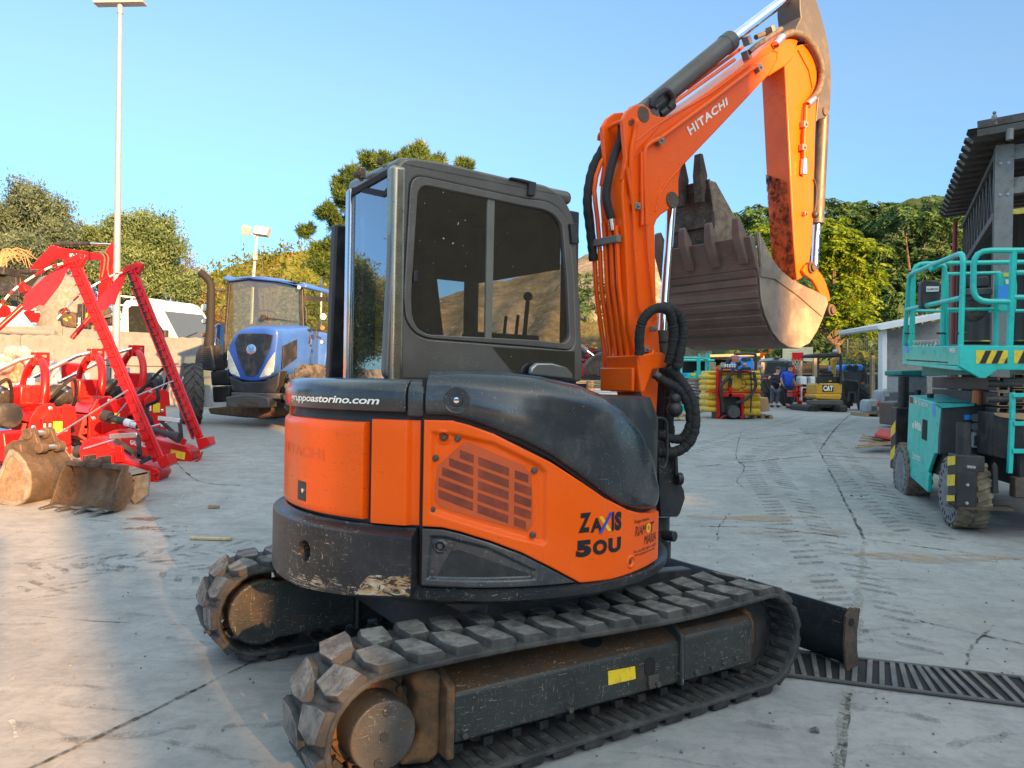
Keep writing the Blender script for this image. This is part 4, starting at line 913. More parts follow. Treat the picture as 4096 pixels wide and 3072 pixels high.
mb = MB(S.M); mb.box((.05, .35, 1.55), (.48, .46, .14)); mb.box((-.20, .35, 1.86), (.12, .44, .56), (0, -.15, 0)); mb.box((-.26, .35, 2.2), (.09, .26, .16)); obj('seat', mb, M['interior'], EX, .04, 3)
mb = MB(S.M); mb.box((.15, .02, 1.60), (.40, .14, .22)); mb.tube([(.30, .02, 1.7), (.32, .02, 1.9)], .012); mb.ball((.32, .02, 1.92), .025); mb.box((.15, .68, 1.60), (.4, .14, .22)); mb.tube([(.42, .3, 1.47), (.46, .3, 1.85)], .01); mb.tube([(.42, .42, 1.47), (.46, .42, 1.85)], .01); objs('console', mb, M['interior'], EX, bevel=.01)
za = zoom(2300, 0, 1100, 900, 2028, 1659); zb_ = zoom(2300, 600, 1100, 900, 2028, 1659); zcc = zoom(2300, 1200, 600, 1050, 948, 1659)
A = lambda y, *pts: [SP(*za(*p), y) for p in pts]; B = lambda y, *pts: [SP(*zb_(*p), y) for p in pts]; C = lambda y, *pts: [SP(*zcc(*p), y) for p in pts]
YR, YL = -.20, -.015
mb = MB(S.M); mb.prism(C(-.25, (500, 840), (560, 820), (600, 1000), (625, 1110), (665, 1200), (672, 1250), (640, 1345), (625, 1365), (515, 1365)), -.28, .04, 'xz')
mb.lathe([(.095, 0), (.095, .10), (.075, .10), (.075, .16), (.085, .16), (.085, .24), (.06, .24)], (1.155, -.13, .46), (0, 0, 1), 24); mb.cyl((1.155, -.16, .60), (1.175, -.27, .60), .03)
obj('swing_post', mb, M['charcoal_worn'], EX, .012)
right = C(YR, (512, 830), (430, 700), (400, 560), (388, 350)) + B(YR, (400, 1330), (388, 1000), (372, 650), (348, 330)) + A(YR, (352, 1330), (385, 1190), (450, 1070), (560, 960), (690, 862), (850, 762), (1000, 662), (1350, 398), (1450, 305), (1560, 232), (1620, 245), (1645, 300), (1625, 390), (1590, 450), (1550, 485), (1440, 555), (1418, 565), (1100, 905), (785, 1236), (766, 1330), (768, 1440), (745, 1510), (690, 1548), (640, 1580), (605, 1620)) + B(YR, (588, 560), (596, 900), (600, 1150)) + C(YR, (540, 330),)
mb = MB(S.M); mb.prism(right, YR, YL, 'xz')
bm = obj('boom', mb, M['orange'], EX, .008, 2)
ear = A(YR, (345, 1330), (372, 1160), (355, 960), (350, 880), (385, 815), (440, 775), (500, 768), (545, 800), (570, 845), (620, 862), (690, 862), (600, 960), (480, 1090), (420, 1200))
mb = MB(S.M); mb.prism(ear, YR - .004, YR + .026, 'xz'); mb.prism(ear, YL - .026, YL + .004, 'xz'); objs('cylinder_ear', mb, M['orange'], bm, bevel=.006)
backx = sorted([(p[1], p[0]) for p in C(YR, (388, 350)) + B(YR, (388, 1000), (372, 650), (348, 330)) + A(YR, (352, 1330), (385, 1190), (450, 1070))])
xb = lambda z: interp(backx, z)
mb = MB(S.M)
def rail(y, pts, wd=.010, h=.006):
 q = [(p[0], y, p[1]) for p in pts]
 mb.tube(q, wd * .6, 6)
rib = A(YR, (405, 1120), (440, 1050), (560, 950), (700, 862), (1000, 690), (1350, 428), (1450, 370), (1490, 385), (1490, 440), (1425, 558)); rail(YR - .002, rib)
rail(YR - .002, A(YR, (775, 1235), (680, 1340), (620, 1440), (590, 1560))); objs('boom_rib', mb, M['orange'], bm, bevel=.002)
mb = MB(S.M)
for y_, pts, r in ((YR - .028, A(YR - .028, (1340, 485), (1000, 745), (640, 1010), (560, 1050), (520, 1085), (510, 1150), (530, 1659)), .012), (YR - .02, A(YR - .02, (490, 1120), (495, 1659)), .010), (YR - .024, B(YR - .024, (385, 130), (430, 420), (440, 700), (470, 1150), (490, 1220)), .010), (YR - .024, B(YR - .024, (525, 500), (545, 800), (580, 1100), (600, 1250)), .010)):
 mb.tube([(p[0], y_, p[1]) for p in spline([(a_, b_, 0) for a_, b_ in pts], 6)] if False else [(p[0], y_, p[1]) for p in pts], r, 10)
up = A(YR - .02, (1225, 420), (740, 765)); mb.tube([(p[0], YR + .03, p[1]) for p in up], .011); up = A(-.06, (1235, 350), (830, 650)); mb.tube([(p[0], -.06, p[1]) for p in up], .011)
zlo = SP(*zcc(300, 440), YR)[1]
for yy, zt in ((.035, 2.80), (-.012, 2.78), (-.060, 2.36), (-.108, 2.33), (-.155, 2.33)):
 pts = [(xb(z) - .022 - (.02 * smst(2.4, 2.6, z) if yy > -.05 else 0), yy, z) for z in [zlo + (zt - zlo) * k / 16 for k in range(17)]]; mb.tube(pts, .0135)
mb.tube(spline([(xb(2.80) - .05, .05, 2.86), (xb(2.8) - .06, .02, 2.89), (xb(2.8) - .055, -.10, 2.915), (xb(2.8) - .03, YR - .02, 2.91), (xb(2.7) + .02, YR - .02, 2.84), (xb(2.6) + .035, YR - .018, 2.72), (xb(2.4) + .045, YR - .018, 2.50)], 6), .013)
objs('oil_pipe', mb, M['orange'], bm)
mb = MB(S.M)
def clamp(y, u, v, fz, s=.028, rot=0.0):
 q = SP(*fz(u, v), y); mb.box((q[0], y, q[1]), (s * 1.5, .032, s * 1.4), (0, rot, 0)); mb.cyl((q[0], y, q[1]), (q[0], y - .028, q[1]), .009, None, 6)
clamp(YR - .022, 1355, 500, za, .032, -.6); clamp(YR - .022, 625, 1035, za, .032, -.6); clamp(YR - .022, 450, 415, zb_); clamp(YR - .03, 575, 1320, zb_, .02); clamp(YR - .03, 520, 1470, zb_, .024)
for v_ in (680, 1632):
 zz = SP(*zb_(330, v_), -.1)[1]; mb.box((xb(zz) - .028, -.06, zz), (.035, .24, .04))
for (u, v) in ((1425, 235), (1250, 310), (575, 885), (1245, 415)):
 q = SP(*za(u, v), -.12); mb.box((q[0], -.14, q[1]), (.035, .05, .055), (0, -.5, 0))
objs('pipe_clamp', mb, M['colsteel'], bm, bevel=.003)
mb = MB(S.M)
for (u, v), fz, r in (((500, 845), za, .045), ((715, 1475), za, .048), ((405, 908), za, .016)):
 q = SP(*fz(u, v), YR); mb.cyl((q[0], YR + .02, q[1]), (q[0], YR - .008, q[1]), r, None, 20)
objs('pivot_pin', mb, M['rust'], bm, bevel=.003)
mb = MB(S.M); q = [SP(*za(*p), YR - .003) for p in ((823, 938), (1117, 716), (1128, 772), (852, 1000))]; fit_text(mb, 'HITACHI', quad_fn(*[(a_[0], YR - .003, a_[1]) for a_ in (q[3], q[2], q[1], q[0])]), .03, 0, 1.12); obj('lettering', mb, M['white_letter'], bm, fix=False, smooth=0)
ya = -.27
mb = MB(S.M); pr = C(ya, (392, 352), (415, 585), (440, 585), (492, 440), (580, 425), (576, 345), (550, 330), (512, 328), (510, 312), (495, 312), (490, 335)); mb.prism(pr, ya, -.02, 'xz')
ls = SP(*zcc(205, 430), .06); bx = pr[0][0]; mb.box((bx - .012, -.13, (pr[0][1] + pr[1][1]) / 2 - .03), (.02, .26, .13)); obj('hose_bracket', mb, M['orange'], bm, .008)
mb = MB(S.M); p0 = SP(*za(715, 1475), -.11); p1 = SP(*zcc(552, 205), -.11); p2 = SP(*zcc(548, 900), -.11)
mb.cyl((p0[0], -.11, p0[1]), (p1[0], -.11, p1[1] - .05), .028); obj('hoist_rod', mb, M['chrome'], EX); mb = MB(S.M); mb.cyl((p1[0], -.11, p1[1]), (p2[0], -.11, p2[1]), .055); mb.cyl((p1[0], -.11, p1[1] + .01), (p1[0], -.11, p1[1] - .06), .062); obj('hoist_cylinder', mb, M['black'], EX, .005)
y_ = -.11
def P3(fz, u, v, y=y_): q = SP(*fz(u, v), y); return (q[0], y, q[1])
mb = MB(S.M); a0, a1 = P3(za, 500, 835), P3(za, 1148, 300); mb.tube([a0, tuple(Vector(a0).lerp(Vector(a1), .92)), tuple(Vector(a0).lerp(Vector(a1), .925)), a1], [.058, .058, .064, .064], 24); mb.cyl((a0[0], YR + .02, a0[2]), (a0[0], YL - .02, a0[2]), .06); ac = obj('arm_cylinder', mb, M['cylgrey'], EX, .006)
mb = MB(S.M); mb.cyl(tuple(Vector(a1) * 1.0), P3(za, 1720, -140), .034); obj('arm_rod', mb, M['chrome'], EX)
mb = MB(S.M); mb.tube(spline([P3(za, 560, 790, YR + .02), P3(za, 590, 720, YR + .01), P3(za, 670, 665, YR + .01), P3(za, 720, 730, YR + .02), P3(za, 690, 800, YR + .03)], 6), .018); mb.box(P3(za, 600, 730, YR + .03), (.09, .04, .05), (0, -.6, 0)); mb.tube([P3(za, 650, 740, YR + .03), P3(za, 580, 800, YR + .03)], .02); mb.tube([P3(za, 720, 770, -.15), P3(za, 620, 850, -.15)], .028); obj('cylinder_port', mb, M['black'], EX, .004)
arm = A(YR, (1550, 482), (1590, 450), (1640, 335), (1700, 322), (1792, 342), (1790, 620), (1775, 900), (1762, 1400)) + B(YR, (1757, 540), (1745, 700), (1730, 830), (1700, 850), (1660, 900), (1680, 940), (1640, 960), (1618, 700), (1600, 400), (1592, 240))
mb = MB(S.M); mb.prism(arm, YR, YL, 'xz', 0, 1); am = obj('arm', mb, [M['orange'], M['orange_worn']], EX, .007)
mb = MB(S.M); blk = A(YR + .004, (1655, -120), (1660, 60), (1668, 130), (1630, 205), (1640, 300), (1792, 335), (1800, 420), (1795, 700), (1778, 900), (1800, 880), (1850, 872), (1882, 800), (1892, 600), (1885, 450), (1868, 320), (1830, 160), (1775, -20), (1720, -160)); mb.prism(blk, YR + .004, YL - .004, 'xz'); ah = obj('arm_head', mb, M['armblack'], EX, .006)
mb = MB(S.M); q = SP(*za(1845, 820), YR); mb.cyl((q[0], YR + .01, q[1]), (q[0], YR - .006, q[1]), .03); obj('pivot_pin', mb, M['rust'], ah, .003)
mb = MB(S.M); wl_ = A(YR, (1640, 370), (1720, 520), (1745, 650), (1720, 740), (1672, 800), (1664, 900), (1660, 1290));
for a_, b_ in zip(wl_[:-1], wl_[1:]): mb.beam((a_[0], YR - .0015, a_[1]), (b_[0], YR - .0015, b_[1]), .004, .014, (0, 1, 0))
obj('weld_scar', mb, M['orange_worn'], am)
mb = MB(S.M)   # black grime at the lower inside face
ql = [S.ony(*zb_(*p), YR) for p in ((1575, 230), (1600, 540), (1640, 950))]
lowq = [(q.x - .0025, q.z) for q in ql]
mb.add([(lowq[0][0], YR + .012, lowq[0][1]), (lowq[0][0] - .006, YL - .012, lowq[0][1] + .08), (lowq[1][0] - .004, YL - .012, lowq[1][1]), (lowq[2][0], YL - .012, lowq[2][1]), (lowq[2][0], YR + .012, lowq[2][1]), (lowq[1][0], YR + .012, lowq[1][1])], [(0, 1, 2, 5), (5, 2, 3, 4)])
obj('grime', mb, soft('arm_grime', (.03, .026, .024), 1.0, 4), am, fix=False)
mb = MB(S.M); mb.tube([(q[0], YR - .024, q[1]) for q in A(YR - .024, (1705, 780), (1700, 900), (1690, 1000), (1690, 1180))], .014); obj('oil_pipe', mb, M['orange'], am)
mb = MB(S.M); mb.tube([(q[0], YR - .024, q[1]) for q in A(YR - .024, (1690, 1175), (1688, 1285))], [.020, .024]); obj('hose_coupling', mb, M['silver'], am)
mb = MB(S.M); clamp(YR - .022, 1690, 920, za, .03); clamp(YR - .022, 1680, 1090, za, .03); clamp(YR - .012, 1690, 470, zb_, .018); objs('pipe_clamp', mb, M['colsteel'], am, bevel=.003)
mb = MB(S.M); hp = [P3(za, u, v, YR - .03) for u, v in ((1480, 330), (1530, 275), (1590, 243), (1660, 252), (1720, 295), (1780, 380), (1815, 480), (1820, 580), (1795, 670), (1745, 740), (1715, 775))]; mb.tube(spline(hp, 6), .022, 14); obj('arm_hose', mb, M['hosegrey'], am)
mb = MB(S.M); mb.tube([hp[0], P3(za, 1530, 272, YR - .03)], .024, 12); mb.tube([hp[-1], P3(za, 1760, 728, YR - .03)], .024, 12); objs('hose_ferrule', mb, M['silver'], am)
mb = MB(S.M); mb.tube([P3(za, 1285, 385, -.17), P3(za, 1340, 335, -.17), P3(za, 1410, 290, -.17), P3(za, 1520, 215, -.15)], .017); mb.tube([P3(za, 1335, 275, -.1), P3(za, 1390, 250, -.1), P3(za, 1480, 225, -.1)], .017); objs('boom_hose', mb, M['hosegrey'], bm)
mb = MB(S.M); b0, b1, b2 = P3(za, 1825, 850), P3(zb_, 1785, 545), P3(zb_, 1765, 890); mb.tube([b0, b1], .045, 20); mb.tube([tuple(Vector(b1) + Vector((0, 0, .04))), b1], .05, 20); obj('bucket_cylinder', mb, M['cylgrey'], EX, .004)
mb = MB(S.M); mb.tube([b1, b2], .026, 16); obj('bucket_rod', mb, M['chrome'], EX)
mb = MB(S.M); mb.tube(spline([P3(za, 1760, 1320, YR - .005), P3(zb_, 1780, 290, YR - .005), P3(zb_, 1775, 400, YR - .005), P3(zb_, 1760, 470, YR - .005)], 6), .008); mb.ball(P3(zb_, 1770, 475, YR - .01), .025); obj('grease_line', mb, M['black'], EX)
lk_ = B(YR - .01, (1690, 850), (1665, 890), (1680, 915), (1740, 960), (1765, 1000), (1800, 1070), (1845, 1125), (1870, 1110), (1862, 1060), (1835, 975), (1800, 910), (1770, 880), (1745, 840))
mb = MB(S.M); mb.prism(lk_, YR - .024, YR - .002, 'xz'); mb.prism(lk_, YL + .002, YL + .024, 'xz'); lko = objs('bucket_link', mb, M['orange'], EX, bevel=.005)[0]
mb = MB(S.M)
for u, v, r, L in ((1735, 868, .040, .05), (1878, 1182, .042, .05)):
 q = SP(*zb_(u, v), YR - .02); mb.cyl((q[0], YL + .03, q[1]), (q[0], YR - .02 - L * .4, q[1]), r); mb.cyl((q[0], YR - .03, q[1]), (q[0], YR - .055, q[1]), r * .65)
objs('link_pin', mb, M['rust'], lko, bevel=.004)
YE, YF = -.455, .31
prof = B(YE, (1348, 600), (1372, 860), (1364, 940), (1375, 1100), (1400, 1210), (1450, 1330), (1510, 1410), (1580, 1455), (1660, 1462), (1730, 1425), (1790, 1330), (1830, 1240), (1862, 1130), (1848, 1085), (1770, 1040), (1690, 1005), (1600, 960), (1510, 885), (1440, 790), (1385, 680))
mb = MB(S.M); mb.prism(prof, YE, YE + .018, 'xz'); mb.prism(prof, YF - .018, YF, 'xz'); bk = obj('bucket', mb, M['bucket_side'], EX, .004, label='worn digging bucket curled up under the arm')
mb = MB(S.M); q = B(YE, (1364, 935), (1480, 960), (1640, 1080), (1760, 1180), (1822, 1240)); q2 = B(YE, (1362, 900), (1500, 925), (1660, 1048), (1790, 1160), (1832, 1222))
mb.prism(B(YE, (1350, 600), (1372, 860), (1364, 935), (1470, 955), (1640, 1078), (1815, 1230), (1830, 1215), (1860, 1130), (1848, 1085), (1770, 1040), (1690, 1005), (1600, 960), (1510, 885), (1440, 790), (1390, 680)), YE - .008, YE, 'xz'); obj('side_wear_plate', mb, M['bucket_side'], bk, .004)
sh = B(YE, (1310, 640), (1330, 760), (1345, 860), (1364, 940), (1375, 1100), (1400, 1210), (1450, 1330), (1510, 1410), (1580, 1455), (1660, 1462), (1730, 1425), (1790, 1330), (1830, 1240), (1862, 1130))
mb = MB(S.M); n = len(sh); inner = []
for i, p in enumerate(sh):
 a_, b_ = sh[max(0, i - 1)], sh[min(n - 1, i + 1)]; tx, tz = b_[0] - a_[0], b_[1] - a_[1]; L = math.hypot(tx, tz); inner.append((p[0] - tz / L * .02, p[1] + tx / L * .02))
mb.prism(sh + inner[::-1], YE + .002, YF - .002, 'xz')
for i, t in ((2, .5), (3, .15), (3, .75), (4, .4), (5, .2), (5, .85), (6, .6)):
 a_, b_ = Vector(sh[i]), Vector(sh[i + 1]); p = a_.lerp(b_, t); d = (b_ - a_).normalized(); nn = Vector((d.y, -d.x))
 mb.prism([tuple(p - d * .024 + nn * -.004), tuple(p - d * .020 + nn * .008), tuple(p + d * .020 + nn * .008), tuple(p + d * .024 + nn * -.004)], YE + .02, YF - .02, 'xz')
obj('bucket_shell', mb, M['bucket'], bk, .003)
mb = MB(S.M); lp0, lp1 = B(YE, (1300, 630), (1352, 870)); dxl = Vector((lp1[0] - lp0[0], lp1[1] - lp0[1])).normalized(); nl = Vector((dxl.y, -dxl.x))
pl_ = [tuple(Vector(lp0) + nl * .012), tuple(Vector(lp1) + nl * .012), tuple(Vector(lp1) - nl * .012), tuple(Vector(lp0) - nl * .012)]; mb.prism(pl_, YE + .003, YF - .003, 'xz'); obj('cutting_lip', mb, M['bucket'], bk, .004)
for k, (u, v) in enumerate(((1275, 700), (1075, 745), (893, 785), (730, 820))):
 yy = YE + .075 + k * (YF - YE - .15) / 3; c_ = Vector(lp0) + dxl * .035; up_ = -dxl
 mb = MB(S.M); hw = .030
 def tp(a_, n_, y): q = c_ + up_ * a_ + nl * n_; return (q.x, y, q.y)
 vs = [tp(-.12, .012, yy - hw), tp(-.12, .012, yy + hw), tp(-.12, .032, yy + hw), tp(-.12, .032, yy - hw), tp(.05, -.022, yy - hw), tp(.05, -.022, yy + hw), tp(.05, .045, yy + hw), tp(.05, .045, yy - hw), tp(.155, -.004, yy - hw * .8), tp(.155, -.004, yy + hw * .8), tp(.150, .016, yy + hw * .8), tp(.150, .016, yy - hw * .8)]
 mb.add(vs, [(0, 3, 2, 1), (0, 1, 5, 4), (1, 2, 6, 5), (2, 3, 7, 6), (3, 0, 4, 7), (4, 5, 9, 8), (5, 6, 10, 9), (6, 7, 11, 10), (7, 4, 8, 11), (8, 9, 10, 11)]); obj('bucket_tooth', mb, M['bucket'], bk, .006, 2)
mb = MB(S.M)
for y0 in (-.175, -.06): mb.prism(B(-.2, (1700, 1100), (1700, 1000), (1790, 1040), (1860, 1120), (1895, 1170), (1880, 1210), (1780, 1240)), y0, y0 + .025, 'xz')
objs('hanger_ear', mb, M['bucket'], bk, bevel=.004)
def hosep(pts, r, name='hydraulic_hose', wr=.05, m=None):
 q = spline([(*(lambda a_: (a_[0], y, a_[1]))(SP(*zcc(u, v), y)),) for u, v, y in pts], 14); mb = MB(S.M)
 mb.tube(q, [r * (1 + wr * random.uniform(-1.6, 1.6) + wr * .6 * math.sin(i * .83 + 1)) for i in range(len(q))], 12); obj(name, mb, m or M['hose'], EX)
hosep(((405, 350, -.30), (410, 200, -.31), (440, 110, -.33), (510, 55, -.36), (590, 70, -.38), (620, 190, -.36), (612, 320, -.34), (590, 400, -.32)), .026)
hosep(((520, 50, -.34), (600, 48, -.37), (665, 110, -.38), (685, 220, -.38), (662, 340, -.37), (645, 430, -.36)), .026)
hosep(((585, 420, -.31), (660, 500, -.34), (730, 610, -.37), (758, 730, -.38), (745, 850, -.37), (690, 930, -.34), (610, 965, -.31), (520, 960, -.27)), .030, wr=.04)
hosep(((500, 465, -.28), (570, 515, -.31), (650, 560, -.34), (710, 650, -.36), (730, 760, -.36), (700, 850, -.34), (640, 880, -.31), (520, 850, -.27)), .026)
hosep(((500, 462, -.285), (545, 495, -.30), (580, 520, -.31)), .022, wr=0, m=M['hosegrey'])
hosep(((595, 430, -.2), (600, 560, -.2), (590, 700, -.2), (600, 860, -.2)), .030)
hosep(((380, 600, -.25), (400, 640, -.25), (410, 690, -.27)), .032)
hosep(((575, 420, -.12), (580, 560, -.1), (570, 760, -.1), (580, 900, -.12)), .04)
q = spline([(xb(z) - dx, yy, z) for dx, yy, z in ((.03, .0, 2.93), (.045, .01, 2.82), (.055, .02, 2.68), (.05, .03, 2.5), (.04, .035, 2.32), (.03, .035, 2.16))], 10); mb = MB(S.M); mb.tube(q, [.026 * (1 + .07 * math.sin(i * 1.7)) for i in range(len(q))], 12); obj('hydraulic_hose', mb, M['hose'], EX)
q = spline([(xb(z) - dx, yy, z) for dx, yy, z in ((.015, -.10, 2.93), (.035, -.115, 2.83), (.045, -.12, 2.7), (.045, -.12, 2.5), (.03, -.13, 2.37))], 10); mb = MB(S.M); mb.tube(q, .024, 12); obj('hydraulic_hose', mb, M['hose'], EX)
mb = MB(S.M); mb.tube([q[-1], (xb(2.3) - .025, -.13, 2.31)], .021, 12); obj('hose_ferrule', mb, M['silver'], EX)
mb = MB(S.M); mb.tube(spline([(*(lambda a_: (a_[0], -.34, a_[1]))(SP(*zcc(u, v), -.34)),) for u, v in ((480, 830), (490, 765), (530, 745), (575, 765), (582, 850), (580, 1000), (560, 1060), (530, 1050))], 8), .008, 8); obj('grab_rail', mb, M['black'], EX)
mb = MB(S.M); q = SP(*zcc(640, 1130), -.30); mb.tube([(q[0] - .01, -.30, q[1] + .13), (q[0], -.30, q[1] + .02)], .012); mb.cyl((q[0], -.30, q[1]), (q[0] + .03, -.31, q[1] - .0), .035); q2 = SP(*zcc(630, 690), -.33); mb.ball((q2[0], -.33, q2[1]), .045, 8); mb.ball((q2[0], -.33, q2[1] + .06), .035, 8); obj('hose_coupling', mb, M['blackplastic'], EX, .003)
NB = thing('trenching_bucket', 'narrow rusty bucket with two long teeth stowed inside the big raised bucket', 'bucket', S.M @ Vector((1.9, .0, 1.72)))
yA, yB = -.10, .28
npf = B(yA, (990, 220), (1030, 500), (1045, 900), (1120, 1250), (1300, 1380), (1500, 1250), (1420, 900), (1240, 600), (1110, 360), (1040, 235))
mb = MB(S.M); mb.prism(npf, yA, yA + .014, 'xz'); mb.prism(npf, yB - .014, yB, 'xz'); objs('side_plate', mb, M['tan_steel'], NB, bevel=.004)
shn = B(yA, (985, 215), (1030, 500), (1045, 900), (1120, 1250), (1300, 1380)); mb = MB(S.M); mb.prism(shn + [(p[0] + .016, p[1] + .006) for p in shn[::-1]], yA + .002, yB - .002, 'xz'); mb.box((shn[1][0] - .008, (yA + yB) / 2, shn[1][1]), (.02, yB - yA - .01, .10)); obj('bucket_shell', mb, M['rust'], NB, .003)
for yy in (yA + .055, yA + .205):
 b_ = Vector(shn[0]); mb = MB(S.M); mb.add([(b_.x - .03, yy - .03, b_.y - .14), (b_.x - .03, yy + .03, b_.y - .14), (b_.x + .0, yy + .03, b_.y - .14), (b_.x + .0, yy - .03, b_.y - .14), (b_.x - .05, yy - .032, b_.y + .03), (b_.x - .05, yy + .032, b_.y + .03), (b_.x + .02, yy + .032, b_.y + .03), (b_.x + .02, yy - .032, b_.y + .03), (b_.x - .045, yy - .026, b_.y + .16), (b_.x - .045, yy + .026, b_.y + .16), (b_.x - .02, yy + .026, b_.y + .16), (b_.x - .02, yy - .026, b_.y + .16)],
  [(0, 3, 2, 1), (0, 1, 5, 4), (1, 2, 6, 5), (2, 3, 7, 6), (3, 0, 4, 7), (4, 5, 9, 8), (5, 6, 10, 9), (6, 7, 11, 10), (7, 4, 8, 11), (8, 9, 10, 11)]); obj('bucket_tooth', mb, M['rust'], NB, .006)
zl = zoom(0, 1350, 900, 750, 1991, 1659); z0 = zoom(0, 600, 1400, 1050, 2212, 1659); zk = zoom(0, 900, 500, 450, 1843, 1659); z2 = zoom(0, 1350, 450, 500, 1493, 1659)
def AT(fz, Y, *pts): return [at(*fz(u, v), Y) for u, v in pts]
def flat(mb, fz, Y, pts, depth, mi=0):
 """outline standing upright at distance Y, 'depth' thick towards the back"""
 q = [(p.x, p.z) for p in AT(fz, Y, *pts)]; mb.prism(q, Y, Y + depth, 'xz', mi)
def seg(fz, *pts): return [at(*fz(u, v), Y) for u, v, Y in pts]
def lettering(fz, Y, body, p00, p10, p11, p01, m, parent, bold=.02, shear=0.0, sp=1.0):
 q = AT(fz, Y, p00, p10, p11, p01); mb = MB(); fit_text(mb, body, quad_fn(*q), bold, shear, sp); return obj('lettering', mb, m, parent, fix=False, smooth=0)
YW = 21.0
wl0 = thing('concrete_wall', 'long precast concrete panel wall with scalloped top behind the red implements', 'wall', (-14, YW, gz(0, YW)))
xr = at(436, 740, YW).x; zt_ = 1.47 + (813.5 - 735) / 1661 * YW
edges = [xr - 2.48 * k for k in range(7)]
for k in range(6):
 x1, x0 = edges[k] - .012, edges[k + 1] + .012
 top = []
 for j in range(0, 29):
  x = x0 + (x1 - x0) * j / 28; top.append((x, zt_ + .035 * abs(math.sin(math.pi * j / 4))))
 zm = zt_ - .78
 mb = MB(); mb.prism([(x0, zm + .012), (x1, zm + .012)] + top[::-1], YW, YW + .2, 'xz'); obj('wall_panel', mb, M['concwall'], wl0, .008)
 mb = MB(); mb.prism([(x0, .3), (x1, .3), (x1, zm - .012), (x0, zm - .012)], YW + .004, YW + .2, 'xz'); obj('wall_panel', mb, M['concwall'], wl0, .008)
mb = MB(); mb.prism([(edges[6], .3), (xr - .02, .3), (xr - .02, zt_ - .02), (edges[6], zt_ - .02)], YW + .04, YW + .16, 'xz'); obj('joint_fill', mb, M['crack'] if False else plain('joint_shadow', (.10, .09, .075), .9), wl0, smooth=0)  # dark fill colour between the wall panels
q = AT(zl, YW - .004, (752, 82), (1050, 82), (1050, 38), (752, 38)); mb = MB(); fit_text(mb, 'MERIDIONALE', quad_fn(*q), .01, 0, 1.05); obj('lettering', mb, plain('cast_lettering', (.24, .21, .165), .9), wl0, fix=False, smooth=0)
mb = MB(); flat(mb, zl, YW - .10, [(1245, 345), (1360, 350), (1370, 430), (1250, 428)], .10); tag(obj('junction_box', mb, M['zinc'], None, .01), 'grey electrical box fixed low on the concrete panel wall', 'electrical box')
mb = MB(); mb.box((-26.4, 36, 1.0), (40, 29.3, 1.8)); struct('raised_yard', mb, M['ground'], smooth=0)
mb = MB(); mb.prism([(p.x, p.z) for p in AT(zk, 22.4, (-300, 1490), (912, 1490), (912, 1720), (-300, 1720))], 22.4, 22.6, 'xz'); mb.prism([(p.x, p.z) for p in AT(zk, 22.4, (922, 1505), (1560, 1560), (2200, 1590), (2200, 1720), (922, 1720))], 22.4, 22.6, 'xz')
mb.cyl(at(*zk(-300, 1545), 22.3), at(*zk(820, 1600), 22.3), .10); tag(obj('kerb_wall', mb, M['concwall'], None, .01), 'low pale kerb wall with a pipe above the scalloped panel wall', 'wall')
YP = 19.6; p0 = at(249, 872, YP); p1 = at(259.5, 8, YP)
lp_ = thing('lamp_post', 'tall galvanised floodlight pole standing in front of the panel wall', 'lamp post', (p0.x, YP, gz(0, YP)))
mb = MB(); mb.tube([(p0.x, YP, gz(0, YP)), (p0.x, YP, p0.z), tuple(p0.lerp(p1, .5)), (p1.x, YP, p1.z)], [.105, .10, .075, .055], 18); mb.tube([tuple(p0.lerp(p1, .975)), (p1.x, YP, p1.z)], [.07, .07], 18); mb.cyl((p0.x, YP, gz(0, YP)), (p0.x, YP, gz(0, YP) + .02), .2); obj('pole', mb, M['zinc'], lp_)
mb = MB(); e0, e1 = at(206, 8, YP), at(313, 6, YP); mb.beam(e0, e1, .26, .07); obj('crossbar', mb, M['zinc'], lp_, .006)
for k, t_ in enumerate((.06, .42, .60, .93)):
 mb = MB(); c_ = e0.lerp(e1, t_); mb.box((c_.x, YP, c_.z + .26), (.26, .12, .2), (.5, 0, 0)); mb.box((c_.x, YP, c_.z + .10), (.03, .03, .18)); obj('floodlight', mb, M['greyplastic'], lp_, .01)
